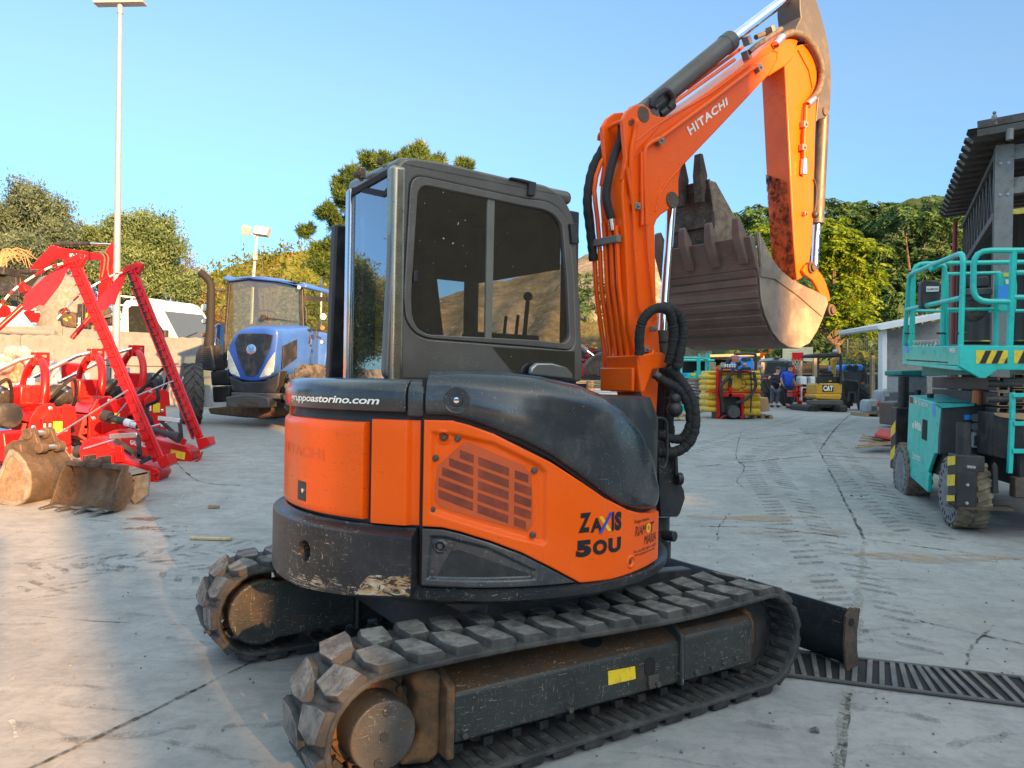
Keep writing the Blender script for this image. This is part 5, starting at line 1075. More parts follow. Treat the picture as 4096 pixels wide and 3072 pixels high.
def mower(name, label, Yb, body, bar0, bar1, bw, plate, rod, poleA, strip_black, txt, sticker, pto, endbox, foot, links):
 p = at(*zl(*bar0), Yb); t = thing(name, label, 'mower', (p.x, Yb, gz(0, Yb)), 0, 'red disc mowers with raised bars')
 mb = MB(); flat(mb, zl, Yb, body, .30); bo = obj('drive_housing', mb, M['red'], t, .025, 3)
 if txt: lettering(zl, Yb - .003, txt[0], *txt[1:], M['white_letter'], bo, .03)
 if sticker: mb = MB(); flat(mb, zl, Yb - .003, sticker, .002); st = obj('warning_sticker', mb, M['sticker'], bo, smooth=0)
 b0 = at(*zl(*bar0), Yb + .10); b1 = at(*z0(*bar1), Yb + .25); d = (b1 - b0); L = d.length; d.normalize(); sd = d.cross(Vector((0, 1, 0))).normalized()
 mb = MB(); mb.beam(b0, b1, bw, .05, (0, 1, 0)); mb.beam(b0 - sd * bw * .3, b1 - sd * bw * .3, .02, .09, (0, 1, 0)); cb = obj('cutter_bar', mb, M['red'], t, .006)
 n = 22; mb = MB()
 for k in range(n):
  c_ = b0 + d * L * (k + .5) / n + Vector((0, -.03, 0)); mb.add([c_ - sd * .008 - d * .03, c_ + sd * (bw * .5 + .03), c_ - sd * .008 + d * .02, c_ - sd * .008 - d * .03 + Vector((0, -.018, 0)), c_ + sd * (bw * .5 + .03) + Vector((0, -.012, 0)), c_ - sd * .008 + d * .02 + Vector((0, -.018, 0))], [(0, 1, 2), (5, 4, 3), (0, 3, 4, 1), (1, 4, 5, 2), (2, 5, 3, 0)])
 objs('blade_guard', mb, M['red'], cb, bevel=.002)
 if strip_black:
  mb = MB(); o = sd * bw * .62; mb.beam(b0 + o + d * .05, b1 + o, bw * .5, .04, (0, 1, 0)); kb = obj('knife', mb, M['black'], cb, .004); mb = MB(); o2 = sd * bw * .92; mb.beam(b0 + o2 + d * .02, b1 + o2 - d * .3, .018, .07, (0, 1, 0)); obj('knife_back', mb, M['red'], cb, .003)
 mb = MB(); flat(mb, zk, Yb + .22, plate, .012); sb = obj('swath_board', mb, M['redpink'], t, .003)
 ed = AT(zk, Yb + .20, *plate); mb = MB(); k0 = max(range(len(ed)), key=lambda i: ed[i].z); mb.beam(ed[k0], ed[(k0 - 1) % len(ed)], .05, .02, (0, 1, 0)); mb.beam(b1 - sd * .12, b1 + sd * .10, .08, .09, (0, 1, 0)); mb.beam(b1 - sd * .16, b1 - sd * .05 - d * .1, .05, .07, (0, 1, 0)); obj('board_bracket', mb, M['red'], t, .006)
 q = spline(seg(zk, *rod), 8); mb = MB()
 for k in range(len(q) - 1): mb.tube([q[k], q[k + 1]], .012, 8, (k // 3) % 2)
 obj('marker_rod', mb, [M['whiteplastic'], M['red']], t); mb = MB(); mb.tube(seg(zk, *poleA), .034, 12); obj('stabiliser_tube', mb, M['red'], t)
 mb = MB(); q = seg(zl, *pto); ax = (q[1] - q[0]).normalized(); mb.tube([q[0], q[0] + ax * .12, q[0] + ax * .13, q[0].lerp(q[1], .45), q[0].lerp(q[1], .46), q[1] - ax * .16, q[1] - ax * .02, q[1]], [.075, .085, .05, .05, .042, .042, .075, .08], 16); ps = obj('drive_shaft', mb, M['blackplastic'], t)
 mb = MB(); mb.tube([q[0].lerp(q[1], .30), q[0].lerp(q[1], .38)], .0515, 16); obj('shaft_label', mb, M['whiteplastic'], ps); mb = MB(); mb.tube([q[0].lerp(q[1], .385), q[0].lerp(q[1], .46)], .052, 16); obj('shaft_sleeve', mb, M['silver'], ps)
 mb = MB(); flat(mb, zl, Yb - .05, endbox, .22); obj('bar_hinge', mb, M['red'], t, .008)
 mb = MB(); q = seg(zl, *[(u, v, Yb - .02) for u, v in foot]); mb.tube(q, .014, 8); obj('stand_foot', mb, M['red'], t)
 for u0, v0, u1, v1, r, m in links:
  mb = MB();
  if r > .02: mb.beam(at(*zl(u0, v0), Yb - .08), at(*zl(u1, v1), Yb - .08), r * 1.6, r, (0, 1, 0))
  else: mb.tube([at(*zl(u0, v0), Yb - .08), at(*zl(u1, v1), Yb - .08)], r, 8)
  obj('linkage_arm', mb, M[m], t, .003 if r > .02 else 0)
 return t
mower('disc_mower', 'front red mower whose raised bar carries no black knife strip', 9.1,
      [(690, 1010), (720, 930), (800, 885), (900, 885), (960, 930), (1040, 990), (1100, 1090), (1330, 1135), (1400, 1160), (1430, 1200), (1390, 1270), (1330, 1300), (1250, 1270), (1000, 1235), (740, 1195)],
      (1405, 1085), (462, 700), .135,
      [(1040, 520), (1010, 640), (960, 720), (900, 850), (830, 950), (640, 1190), (560, 1180), (480, 1240), (430, 1265), (350, 1258), (328, 1225), (360, 1040), (660, 760), (880, 605)],
      [(930, 565, 9.2), (700, 640, 9.15), (330, 860, 9.1), (130, 1030, 9.0), (-20, 1220, 8.9)], [(330, 1200, 9.35), (-40, 1540, 9.2)], False,
      ('GASPARDO', (690, 1165), (960, 1200), (965, 1160), (700, 1115)), None, [(1120, 1040, 9.25), (690, 1010, 9.6)],
      [(1375, 1075), (1480, 1030), (1502, 1125), (1425, 1162)], [(1335, 1285), (1400, 1265), (1408, 1195), (1360, 1210)],
      [(975, 875, 1215, 862, .035, 'silver'), (1020, 905, 1245, 1055, .03, 'black'), (1218, 860, 1240, 1060, .03, 'black'), (1240, 1110, 1340, 1055, .03, 'black'), (500, 862, 1130, 467, .011, 'silver'), (740, 985, 1010, 905, .011, 'silver'), (1050, 960, 1065, 1100, .055, 'red')])
mower('disc_mower', 'rear red mower with a black knife strip along its raised bar and yellow sticker', 10.5,
      [(870, 930), (930, 850), (1010, 818), (1090, 820), (1190, 870), (1400, 905), (1640, 965), (1695, 1005), (1705, 1060), (1680, 1105), (1500, 1085), (1200, 1055), (1000, 1010), (880, 980)],
      (1770, 890), (835, 745), .10,
      [(1850, 680), (1835, 830), (1790, 920), (1740, 1020), (1690, 1180), (1640, 1165), (1600, 1200), (1560, 1250), (1500, 1262), (1440, 1240), (1430, 1190), (1460, 1070), (1640, 880), (1770, 715)],
      [(1800, 700, 10.6), (1650, 745, 10.6), (1300, 940, 10.5), (1080, 1120, 10.4), (840, 1385, 10.3)], [(1370, 1310, 10.7), (1060, 1670, 10.5)], True,
      ('GASPARDO', (1150, 945), (1320, 978), (1322, 935), (1152, 905)), [(1512, 988), (1640, 1018), (1632, 1082), (1505, 1050)], [(905, 690, 10.3), (1590, 885, 10.2)],
      [(1730, 900), (1835, 880), (1858, 950), (1760, 1000)], [(1690, 1075), (1700, 1115), (1770, 1075), (1790, 1010)],
      [(1400, 712, 1595, 735, .035, 'silver'), (1425, 740, 1590, 890, .03, 'black'), (1590, 735, 1605, 890, .03, 'black'), (1210, 517, 1530, 385, .011, 'silver'), (1025, 700, 1150, 545, .012, 'silver'), (1330, 790, 1600, 720, .011, 'silver'), (1500, 850, 1640, 930, .05, 'red')])
def tiller(name, label, u, v, hd, sc=1.0, extra=0):
 p = gp(u, v); f = Frame(p.x, p.y, hd, p.z); t = thing(name, label, 'tiller', p, 0, 'red rotary tillers by the wall'); X = f.M @ Matrix.Scale(sc, 4)
 def mk(): return MB(X)
 W = 1.35
 for x in (0, W):          # side plates
  mb = mk(); mb.prism([(-.22, .10), (-.10, .03), (.15, .03), (.22, .14), (.20, .50), (.12, .62), (.0, .66), (-.08, .60), (-.20, .42)], x - .02, x + .02, 'yz'); mb.prism([(-.10, .12), (.08, .12), (.10, .5), (.02, .58), (-.06, .52)], x - .07 if x == 0 else x + .02, x - .02 if x == 0 else x + .07, 'yz'); obj('side_plate', mb, M['red'], t, .012)
 mb = mk(); mb.prism([(-.20, .40), (-.04, .54), (.10, .56), (.20, .46), (.17, .44), (.08, .52), (-.03, .50), (-.18, .37)], .02, W - .02, 'yz'); obj('rotor_hood', mb, M['red'], t, .006)
 mb = mk(); mb.beam((.05, .0, .60), (W - .05, .0, .60), .12, .10); obj('main_beam', mb, M['red'], t, .012)
 mb = mk(); mb.prism([(-.26, .12), (-.28, .34), (-.22, .42), (-.20, .40), (-.25, .32), (-.235, .12)], .04, W - .04, 'yz') if False else mb.prism([(.22, .14), (.30, .20), (.24, .44), (.20, .44), (.26, .21), (.20, .17)], .04, W - .04, 'yz'); obj('rear_flap', mb, M['darkred'], t, .005)
 mb = mk(); mb.cyl((.03, 0, .25), (W - .03, 0, .25), .05);
 for k in range(7):
  for j in range(3):
   a = k * .6 + j * 2.1; x = .12 + k * (W - .24) / 6; c_, s_ = math.cos(a), math.sin(a); mb.beam((x, 0, .25), (x, .20 * c_, .25 + .20 * s_), .06, .012, (1, 0, 0)); mb.beam((x, .20 * c_, .25 + .20 * s_), (x + .07, .23 * c_, .25 + .23 * s_), .05, .012)
  mb.lathe([(.05, -.008), (.12, -.008), (.12, .008), (.05, .008)], (.12 + k * (W - .24) / 6, 0, .25), (1, 0, 0), 16)
 obj('rotor', mb, M['darkred'], t, .002)
 xm = W * .5
 mb = mk(); hp = [(xm - .36, -.02, .62), (xm - .37, -.04, .80), (xm - .30, -.06, .98), (xm - .14, -.08, 1.10), (xm + .02, -.08, 1.13), (xm + .18, -.08, 1.10), (xm + .32, -.06, .98), (xm + .38, -.04, .80), (xm + .38, -.02, .62)]; mb.tube(spline(hp, 6), .045, 12); hp_ = obj('headstock', mb, M['red'], t)
 for dx in (-.05, .06): mb = mk(); mb.box((xm + dx + .0, -.10, 1.14), (.03, .16, .15)); obj('hitch_cheek', mb, M['red'], hp_, .008)
 mb = mk(); mb.cyl((xm - .10, -.12, 1.17), (xm + .11, -.12, 1.17), .018, None, 10); mb.tube([(xm - .02, -.12, 1.19), (xm + .02, -.05, 1.22)], .01); obj('hitch_pin', mb, M['silver'], hp_)
 mb = mk(); mb.tube([(xm, -.05, 1.17), (xm + .05, .10, 1.12), (xm + .18, .62, .80)], [.02, .028, .028]); mb.tube([(xm + .18, .62, .80), (xm + .22, .75, .72)], .02); mb.ball((xm + .22, .76, .71), .035, 6); obj('top_link', mb, M['silver'], t)
 mb = mk(); mb.box((xm, 0, .72), (.26, .28, .24)); mb.cyl((xm, -.14, .72), (xm, -.22, .72), .09); obj('gearbox', mb, M['red'], t, .03, 3)
 mb = mk(); mb.lathe([(.0, .0), (.10, .0), (.13, .06), (.12, .2), (.10, .24), (.085, .24), (.09, .1), (.0, .09)], (xm, -.18, .72), (0, -1, 0), 20); obj('shaft_guard', mb, M['blackplastic'], t)
 mb = mk(); mb.cyl((xm + .33, -.1, .70), (xm + .33, -.1, .90), .045, None, 14); mb.cyl((xm + .33, -.1, .90), (xm + .33, -.1, .915), .047, None, 14); obj('document_tube', mb, M['whiteplastic'], t)
 mb = mk(); mb.tube(spline([(xm - .1, -.3, .75), (xm + .15, -.36, .78), (xm + .45, -.33, .70), (W - .1, -.28, .64)], 8), [.06 + .018 * math.sin(k * 1.1) for k in range(25)], 12); obj('wrapped_shaft', mb, M['film_thick'], t)
 for x in (.12, W - .12):
  for dx in (-.035, .035): mb = mk(); mb.prism([(-.30, .42), (-.16, .42), (-.14, .60), (-.20, .64), (-.28, .60)], x + dx - .008, x + dx + .008, 'yz'); obj('lower_lug', mb, M['red'], t, .004)
 mb = mk(); q = [(-.075, -.12 + .0, .34), (-.075, -.03, .34), (-.075, -.03, .46), (-.075, -.12, .46)]; mb.add([(x - .003, y + .02, z) for x, y, z in q], [(0, 3, 2, 1)]); obj('warning_sticker', mb, M['sticker'], t, smooth=0)
 for yy in (-.05, .0): mb = mk(); mb.add([(-.076, yy + .06, .36), (-.076, yy + .08, .36), (-.076, yy + .08, .44), (-.076, yy + .06, .44)], [(0, 1, 2, 3)]); obj('label_bar', mb, M['white_letter'], t, smooth=0)
 for s_ in range(2):
  mb = mk(); x = .0 + s_ * W; mb.tube(spline([(x, -.22, .03), (x, -.05, .01), (x, .22, .015), (x, .30, .08)], 5), .02, 8); obj('skid', mb, M['red'], t)
 mb = mk(); mb.tube(spline([(xm - .3, -.12, .7), (xm - .45, -.3, .92), (xm - .15, -.42, .64), (xm + .2, -.38, .5), (xm + .55, -.28, .62)], 8), .02, 8); obj('hydraulic_hose', mb, M['hose'], t)
 mb = mk()
 for y, z in ((-.15, .16), (-.15, .36), (.14, .12), (.16, .40), (0, .60), (.0, .2)): mb.lathe([(.022, 0), (.022, .012), (.012, .016), (.012, .03), (0, .03)], (-.02 if abs(y) > .01 or z > .5 else -.07, y, z), (-1, 0, 0), 8)
 objs('bolt', mb, M['silver'], t)
 if extra:
  mb = mk(); mb.tube(spline([(.1, -.35, .66), (.0, -.5, .82), (-.12, -.52, .62), (.05, -.45, .52), (-.10, -.45, .36), (.06, -.55, .16), (.3, -.6, .12)], 10), .022, 10); obj('hydraulic_hose', mb, M['hose'], t)
  for x in (-.02, .16): mb = mk(); mb.prism([(-.48, .05), (-.42, .05), (-.44, .30), (-.47, .30)], x, x + .05, 'yz'); obj('stand', mb, M['red'], t, .006)
  mb = mk(); mb.cyl((-.04, -.45, .24), (.22, -.45, .24), .014, None, 8); obj('stand_pin', mb, M['silver'], t)
 return t
tiller('rotary_tiller', 'left red rotary tiller behind the big tan bucket', 106, 1002, -48, 1.22, 0)
tiller('rotary_tiller', 'middle red rotary tiller with looped black hose at its side', 232, 978, -48, 1.25, 1)
tiller('rotary_tiller', 'right red rotary tiller nearest the big tractor tyre', 322, 948, -48, 1.28, 0)
tiller('rotary_tiller', 'red rotary tiller cut off by the left edge of the photo', -45, 1010, -48, 1.22, 0)
mb = MB(); flat(mb, zl, 9.6, [(-60, 765), (92, 752), (95, 830), (118, 866), (20, 838), (-60, 822)], .03); tag(obj('ploughshare', mb, M['blue'], None, .006), 'small blue steel share lying against the left tiller', 'ploughshare')
mb = MB(); b0, b1 = at(*zl(-50, 690), 9.7), at(*zl(100, 690), 9.55); n = 14; mb.tube([b0.lerp(b1, k / (2 * n)) for k in range(2 * n + 1)], [.155 if k % 2 else .135 for k in range(2 * n + 1)], 20); tag(obj('shaft_boot', mb, M['blackplastic'], None), 'black corrugated shaft boot at the left edge above the blue share', 'shaft guard')
mb = MB(); flat(mb, zl, 9.2, [(-80, 830), (20, 835), (40, 850), (58, 1000), (78, 1065), (60, 1092), (-80, 1100)], .35); tag(obj('implement_guard', mb, M['red'], None, .03, 3), 'plain red curved guard at the left edge behind the tan bucket', 'guard')
mb = MB(); q = [(-20, 330), (60, 215), (110, 145), (175, 128), (235, 170), (300, 250), (345, 300), (350, 400), (40, 410), (-20, 400)]; flat(mb, zl, 13.6, q, .9); pk = obj('wrapped_bundle', mb, M['pinkwrap'], None, .08, 4); tag(pk, 'pale pink plastic bundle under clear film beside the wall', 'bundle')
mb = MB()
for (u, v, r) in ((60, 190, .17), (120, 130, .18), (200, 130, .17), (250, 170, .14), (290, 220, .15), (310, 290, .17), (30, 250, .18), (330, 310, .13)): c_ = at(*zl(u, v), 13.45); mb.ball(c_, r, 8, 0, (1, .8, .7))
obj('loose_film', mb, M['film_thick'], pk)
mb = MB(); flat(mb, zl, 13.3, [(230, 385), (380, 285), (470, 215), (520, 225), (525, 300), (520, 385), (400, 400)], .7); rb = tag(obj('wrapped_crate', mb, M['red'], None, .03, 3), 'bright red crate under clear stretch film left of the lamp post', 'crate')
mb = MB(); flat(mb, zl, 13.2, [(215, 390), (350, 270), (470, 200), (535, 215), (540, 395), (400, 410)], .02); obj('stretch_film', mb, M['film'], rb)
mb = MB(); flat(mb, zl, 12.4, [(35, 405), (250, 398), (245, 505), (30, 510)], .5); tag(obj('carton', mb, M['cardboard'], None, .01), 'brown carton under film between the left tiller hoops', 'box')
mb = MB(); flat(mb, zl, 14.5, [(740, 385), (870, 385), (900, 480), (860, 520), (700, 510), (690, 480), (735, 440)], .3); tag(obj('plastic_sheet', mb, M['blackplastic'], None, .03, 3), 'crumpled black sheet behind the middle tiller hoop', 'sheet')
pa, pb = gp(*zl(130, 1487)), gp(*zl(505, 1395)); hb = math.degrees(math.atan2(pb.x - pa.x, pb.y - pa.y)); G = Frame(pa.x, pa.y, hb, pa.z); Wb = (pb - pa).length + .05
YZ = lambda *pts, x=0.0: [(lambda q: (q.y, q.z))(G.onx(*zl(u, v), x)) for u, v in pts]
b1_ = thing('excavator_bucket', 'large tan and rust bucket lying half in sunlight at the left edge', 'bucket', pa)
pl = YZ((100, 985), (160, 1020), (225, 1105), (268, 1190), (280, 1290), (262, 1400), (215, 1465), (140, 1492), (40, 1472), (-60, 1440), (-60, 1330), (0, 1240), (50, 1090))
mb = MB(G.M); mb.prism(pl, -.012, .012, 'yz'); mb.prism(pl, Wb - .012, Wb + .012, 'yz'); objs('side_plate', mb, M['tan_steel'], b1_, bevel=.005)
cy_, cz_ = sum(p[0] for p in pl) / len(pl), sum(p[1] for p in pl) / len(pl); mb = MB(G.M); mb.ring(pl, [(cy_ + (y - cy_) * .80, cz_ + (z - cz_) * .80) for y, z in pl], -.026, -.0125, 'yz'); obj('side_cutter', mb, M['greysteel'], b1_, .004)
sh_ = YZ((100, 985), (160, 1020), (225, 1105), (268, 1190), (280, 1290), (262, 1400), (215, 1465), (140, 1492), (40, 1472)); mb = MB(G.M); mb.prism(sh_ + [(y + .02, z + .005) for y, z in sh_[::-1]], .013, Wb - .013, 'yz'); obj('bucket_shell', mb, M['rust'], b1_, .004)
mb = MB(G.M); y0, z0_ = sh_[6]; y1, z1_ = sh_[7]; mb.beam((.01, y1 - .01, z1_ + .02), (Wb - .01, y1 - .01, z1_ + .02), .05, .03); obj('wear_strip', mb, M['tan_steel'], b1_, .004)
yt, zt2 = sh_[0]
for x in (Wb * .34, Wb * .72):
 mb = MB(G.M); mb.prism([(yt - .10, zt2 - .10), (yt - .16, zt2 + .02), (yt - .10, zt2 + .16), (yt - .03, zt2 + .20), (yt + .05, zt2 + .15), (yt + .16, zt2 - .02), (yt + .14, zt2 - .10)], x - .025, x + .025, 'yz'); mb.lathe([(.03, -.05), (.06, -.05), (.06, .05), (.03, .05)], (x, yt - .03, zt2 + .14), (1, 0, 0), 18); mb.lathe([(.03, -.045), (.055, -.045), (.055, .045), (.03, .045)], (x, yt - .17, zt2 + .0), (1, 0, 0), 18); obj('hanger_ear', mb, M['rust'], b1_, .008)
mb = MB(G.M); mb.cyl((Wb * .30, yt - .03, zt2 + .14), (Wb * .78, yt - .03, zt2 + .14), .03); mb.cyl((Wb * .36, yt - .17, zt2), (Wb * .74, yt - .17, zt2), .028); objs('bucket_pin', mb, M['silver'], b1_)
mb = MB(G.M); mb.prism([(yt - .02, zt2 - .1), (yt - .12, zt2 - .2), (yt - .05, zt2 + .06), (yt + .04, zt2 + .08), (yt + .14, zt2 + .02), (yt + .14, zt2 - .1)], .05, Wb - .02, 'yz'); obj('top_beam', mb, M['rust'], b1_, .01)
pa, pb = gp(*zl(440, 1500)), gp(*zl(955, 1572)); hb = math.degrees(math.atan2(pb.x - pa.x, pb.y - pa.y)); G = Frame(pa.x, pa.y, hb, pa.z); Wb = (pb - pa).length
b2_ = thing('excavator_bucket', 'small rusty bucket with four bright teeth, its mouth facing the viewer', 'bucket', pa)
pr = [(0, .02), (.08, .005), (.18, .02), (.25, .08), (.29, .17), (.285, .27), (.25, .36), (.20, .42)]
mb = MB(G.M); e_ = pr + [(.16, .42), (.11, .33), (.06, .18)]; mb.prism(e_, -.010, .012, 'yz'); mb.prism(e_, Wb - .012, Wb + .010, 'yz'); objs('side_plate', mb, M['rust'], b2_, bevel=.004)
mb = MB(G.M); mb.prism(pr + [(y - .012, z + .008) for y, z in pr[::-1]], .0125, Wb - .0125, 'yz'); obj('bucket_shell', mb, surf('brown_worn_inside', (.16, .10, .06), .6, .25, .35, 4, (.09, .055, .035), .4, 6, (.3, .24, .18), .5, .5, 40), b2_, .003)
mb = MB(G.M); mb.box((Wb / 2, .20, .425), (Wb, .08, .05)); mb.box((Wb * .36, .21, .47), (.04, .14, .10)); mb.box((Wb * .62, .21, .47), (.04, .14, .10)); mb.box((Wb * .49, .21, .46), (Wb * .26, .05, .05)); obj('top_beam', mb, M['rust'], b2_, .008)
for k in range(4):
 x = .06 + k * (Wb - .12) / 3; mb = MB(G.M); mb.add([(x - .035, .05, .005), (x + .035, .05, .005), (x + .035, .05, .045), (x - .035, .05, .045), (x - .03, -.15, .004), (x + .03, -.15, .004), (x + .03, -.15, .014), (x - .03, -.15, .014)], [(0, 3, 2, 1), (4, 5, 6, 7), (0, 1, 5, 4), (1, 2, 6, 5), (2, 3, 7, 6), (3, 0, 4, 7)]); obj('bucket_tooth', mb, M['steel'], b2_, .004)
mb = MB(G.M); mb.beam((0, 0, .022), (Wb, 0, .022), .04, .02); obj('cutting_lip', mb, M['greysteel'], b2_, .003)
mb = MB(G.M); mb.tube(spline([(Wb * .48, .22, .46), (Wb * .46, .20, .42), (Wb * .5, .20, .40), (Wb * .53, .26, .50), (Wb * .66, .3, .56)], 5), .008, 6); obj('tie', mb, M['redpink'], b2_)
b3_ = thing('excavator_bucket', 'pale grey bucket standing on end with a jagged broken lip', 'bucket', gp(*zl(1190, 1480)))
Yg = gp(*zl(1190, 1480)).y
mb = MB(); flat(mb, zl, Yg, [(1165, 1210), (1310, 1180), (1312, 1280), (1300, 1400), (1240, 1440), (1190, 1482), (1150, 1420), (1172, 1395), (1160, 1372), (1185, 1350), (1162, 1335), (1185, 1310), (1160, 1295), (1187, 1270), (1160, 1250)], .05); obj('jagged_lip', mb, M['greysteel'], b3_, .008)
mb = MB(); q = AT(zl, Yg, (1165, 1210), (1312, 1182)) + AT(zl, Yg + .55, (1180, 1135), (870, 1150)); mb.add(list(q) + [p - Vector((0, 0, .03)) for p in q], [(0, 1, 2, 3), (7, 6, 5, 4), (0, 4, 5, 1), (1, 5, 6, 2), (2, 6, 7, 3), (3, 7, 4, 0)]); obj('top_plate', mb, M['greysteel'], b3_, .006)
mb = MB(); q = AT(zl, Yg + .55, (870, 1160), (1190, 1140), (1300, 1400), (860, 1420)); mb.add(list(q) + [p + Vector((0, .03, 0)) for p in q], [(0, 1, 2, 3), (7, 6, 5, 4), (0, 4, 5, 1), (1, 5, 6, 2), (2, 6, 7, 3), (3, 7, 4, 0)]); obj('back_plate', mb, M['rust'], b3_, .006)
mb = MB(); a_, b_ = AT(zl, Yg + .02, (1308, 1190), (1298, 1400)); c_, d_ = AT(zl, Yg + .55, (1190, 1140), (1290, 1395)); mb.add([a_, b_, d_, c_] + [p + Vector((-.02, 0, 0)) for p in (a_, b_, d_, c_)], [(0, 1, 2, 3), (7, 6, 5, 4), (0, 4, 5, 1), (1, 5, 6, 2), (2, 6, 7, 3), (3, 7, 4, 0)]); obj('side_plate', mb, M['greysteel'], b3_, .005)
P = Frame(0, 0, 118, 0); pc = at(*z0(900, 1190), 24.6); P = Frame(pc.x, pc.y, 118, 0)
tk = thing('pickup_truck', 'white flatbed truck with blue-tinted windscreen parked behind the panel wall', 'truck', (pc.x, pc.y, 1.9))
XZ = lambda *pts, y=0.0: [(lambda q: (q.x, q.z))(P.ony(*z0(u, v), y)) for u, v in pts]
sd_ = XZ((752, 1225), (755, 1120), (775, 970), (795, 948), (935, 940), (975, 960), (1010, 1010), (1085, 1150), (1110, 1190), (1135, 1225))
fx = sd_[-1][0]; mb = MB(P.M); mb.prism(sd_, 0, 1.75, 'xz'); cb_ = obj('cab_body', mb, M['white'], tk, .06, 4)
mb = MB(P.M); w_ = XZ((812, 1000), (830, 985), (920, 985), (960, 1030), (1040, 1150), (1050, 1195), (985, 1195), (815, 1165), y=-.01); mb.prism(w_, -.016, -.004, 'xz'); obj('side_window', mb, M['glass_car'], tk, smooth=0)
a_ = sd_[6]; b_ = sd_[8]; mb = MB(P.M); dxn = Vector((b_[1] - a_[1], -(b_[0] - a_[0]))).normalized() * -.012
mb.add([(a_[0] + dxn.x + .02, .14, a_[1] + dxn.y - .03), (b_[0] + dxn.x, .10, b_[1] + dxn.y), (b_[0] + dxn.x, 1.65, b_[1] + dxn.y), (a_[0] + dxn.x + .02, 1.61, a_[1] + dxn.y - .03)], [(0, 1, 2, 3)]); obj('windscreen', mb, M['glass_car'], tk, smooth=0, fix=False)
mb = MB(P.M); mb.prism([(fx - .3, sd_[-1][1] - .55), (fx - .3, sd_[-1][1] - .02), (fx + .25, sd_[-1][1] - .12), (fx + .30, sd_[-1][1] - .55)], .05, 1.70, 'xz'); obj('bonnet', mb, M['white'], tk, .06, 4)
mb = MB(P.M); hz = sd_[1][1]; mb.box((sd_[0][0] - 1.4, .87, hz - .35), (2.7, 1.9, .08)); mb.box((sd_[0][0] - 1.4, -.06, hz - .15), (2.7, .05, .38)); mb.box((sd_[0][0] - 1.4, 1.80, hz - .15), (2.7, .05, .38)); obj('flatbed', mb, M['white'], tk, .01)
mb = MB(P.M); rk = XZ((752, 935), (1078, 940)); zr_ = XZ((752, 930))[0][1]
for yy in (0.05, .5, .95, 1.4, 1.75): mb.beam((sd_[1][0] - .10, yy, hz - .3), (sd_[1][0] - .10, yy, zr_ + .05), .05, .05)
for zz in (zr_ + .05, zr_ - .25, zr_ - .55): mb.beam((sd_[1][0] - .10, .05, zz), (sd_[1][0] - .10, 1.75, zz), .05, .05)
obj('headboard', mb, M['whiteplastic'], tk, .006)
for x in (fx - .35, sd_[0][0] - 2.0):
 for y in (.12, 1.6): mb = MB(P.M); mb.lathe([(.12, -.1), (.30, -.1), (.34, -.05), (.34, .05), (.30, .1), (.12, .1)], (x, y, 2.24), (0, 1, 0), 24); obj('wheel', mb, M['tyre'], tk)
mb = MB(P.M); mb.beam((b_[0] + .01, .3, b_[1] + .03), (b_[0] - .16, .95, b_[1] + .26), .02, .02); mb.box((b_[0] - .02, .8, b_[1] - .0), (.12, 1.5, .03)); obj('wiper', mb, M['black'], tk)
mb = MB(P.M); mb.box((sd_[8][0] - .25, -.16, sd_[8][1] + .12), (.10, .16, .26)); obj('door_mirror', mb, M['black'], tk, .03)
Yk = 29.0; ko = thing('compact_excavator', 'red and black compact excavator with its boom arched over the wall', 'excavator', (at(*zk(500, 1500), Yk).x, Yk, 1.9))
mb = MB(); flat(mb, zk, Yk, [(392, 700), (560, 490), (700, 350), (735, 300), (820, 305), (850, 330), (1290, 390), (1480, 425), (1522, 465), (1490, 512), (960, 512), (840, 490), (700, 560), (610, 690), (560, 715), (480, 720)], .22); kb = obj('boom', mb, M['red'], ko, .03, 3); lettering(zk, Yk - .006, 'Kubota', (1030, 475), (1268, 480), (1268, 425), (1030, 420), M['white_letter'], kb, .03)
mb = MB(); flat(mb, zk, Yk + .02, [(1590, 330), (1640, 258), (1700, 270), (1700, 480), (1660, 640), (1600, 900), (1560, 1020), (1430, 1185), (1440, 1000), (1470, 700), (1482, 510)], .18); obj('arm', mb, M['red'], ko, .02)
mb = MB(); mb.tube(seg(zk, (810, 280, Yk + .1), (1325, 272, Yk + .1)), .075, 14); obj('arm_cylinder', mb, M['black'], ko); mb = MB(); mb.tube(seg(zk, (1325, 272, Yk + .1), (1650, 288, Yk + .1)), .04, 10); obj('arm_rod', mb, M['chrome'], ko)
for off in (0, 55): mb = MB(); mb.tube(spline(seg(zk, (1380 + off, 395, Yk - .05), (1480 + off, 405, Yk - .08), (1540 + off, 480, Yk - .08), (1530 + off, 640, Yk - .08), (1500 + off * 2, 770, Yk - .05)), 6), .03, 8); obj('hydraulic_hose', mb, M['hosegrey'], ko)
mb = MB()
for u in (190, 225, 600): mb.beam(at(*zk(u, 690), Yk + .1), at(*zk(u + 10, 1300), Yk + .1), .10, .12)
mb.beam(at(*zk(150, 690), Yk + .1), at(*zk(620, 690), Yk + .1), .5, .14); mb.beam(at(*zk(180, 1010), Yk + .1), at(*zk(620, 1000), Yk + .1), .2, .2); obj('cab_frame', mb, M['black'], ko, .02)
mb = MB(); flat(mb, zk, Yk + .2, [(240, 760), (590, 760), (590, 1000), (240, 1000)], .01); obj('cab_glass', mb, M['glass_car'], ko, smooth=0)
mb = MB(); flat(mb, zk, Yk - .1, [(260, 920), (340, 865), (400, 975), (310, 1005)], .3); mb.box((at(*zk(420, 1300), Yk).x, Yk + .9, 2.5), (2.2, 1.6, 1.0)); obj('body', mb, M['red'], ko, .05, 3)
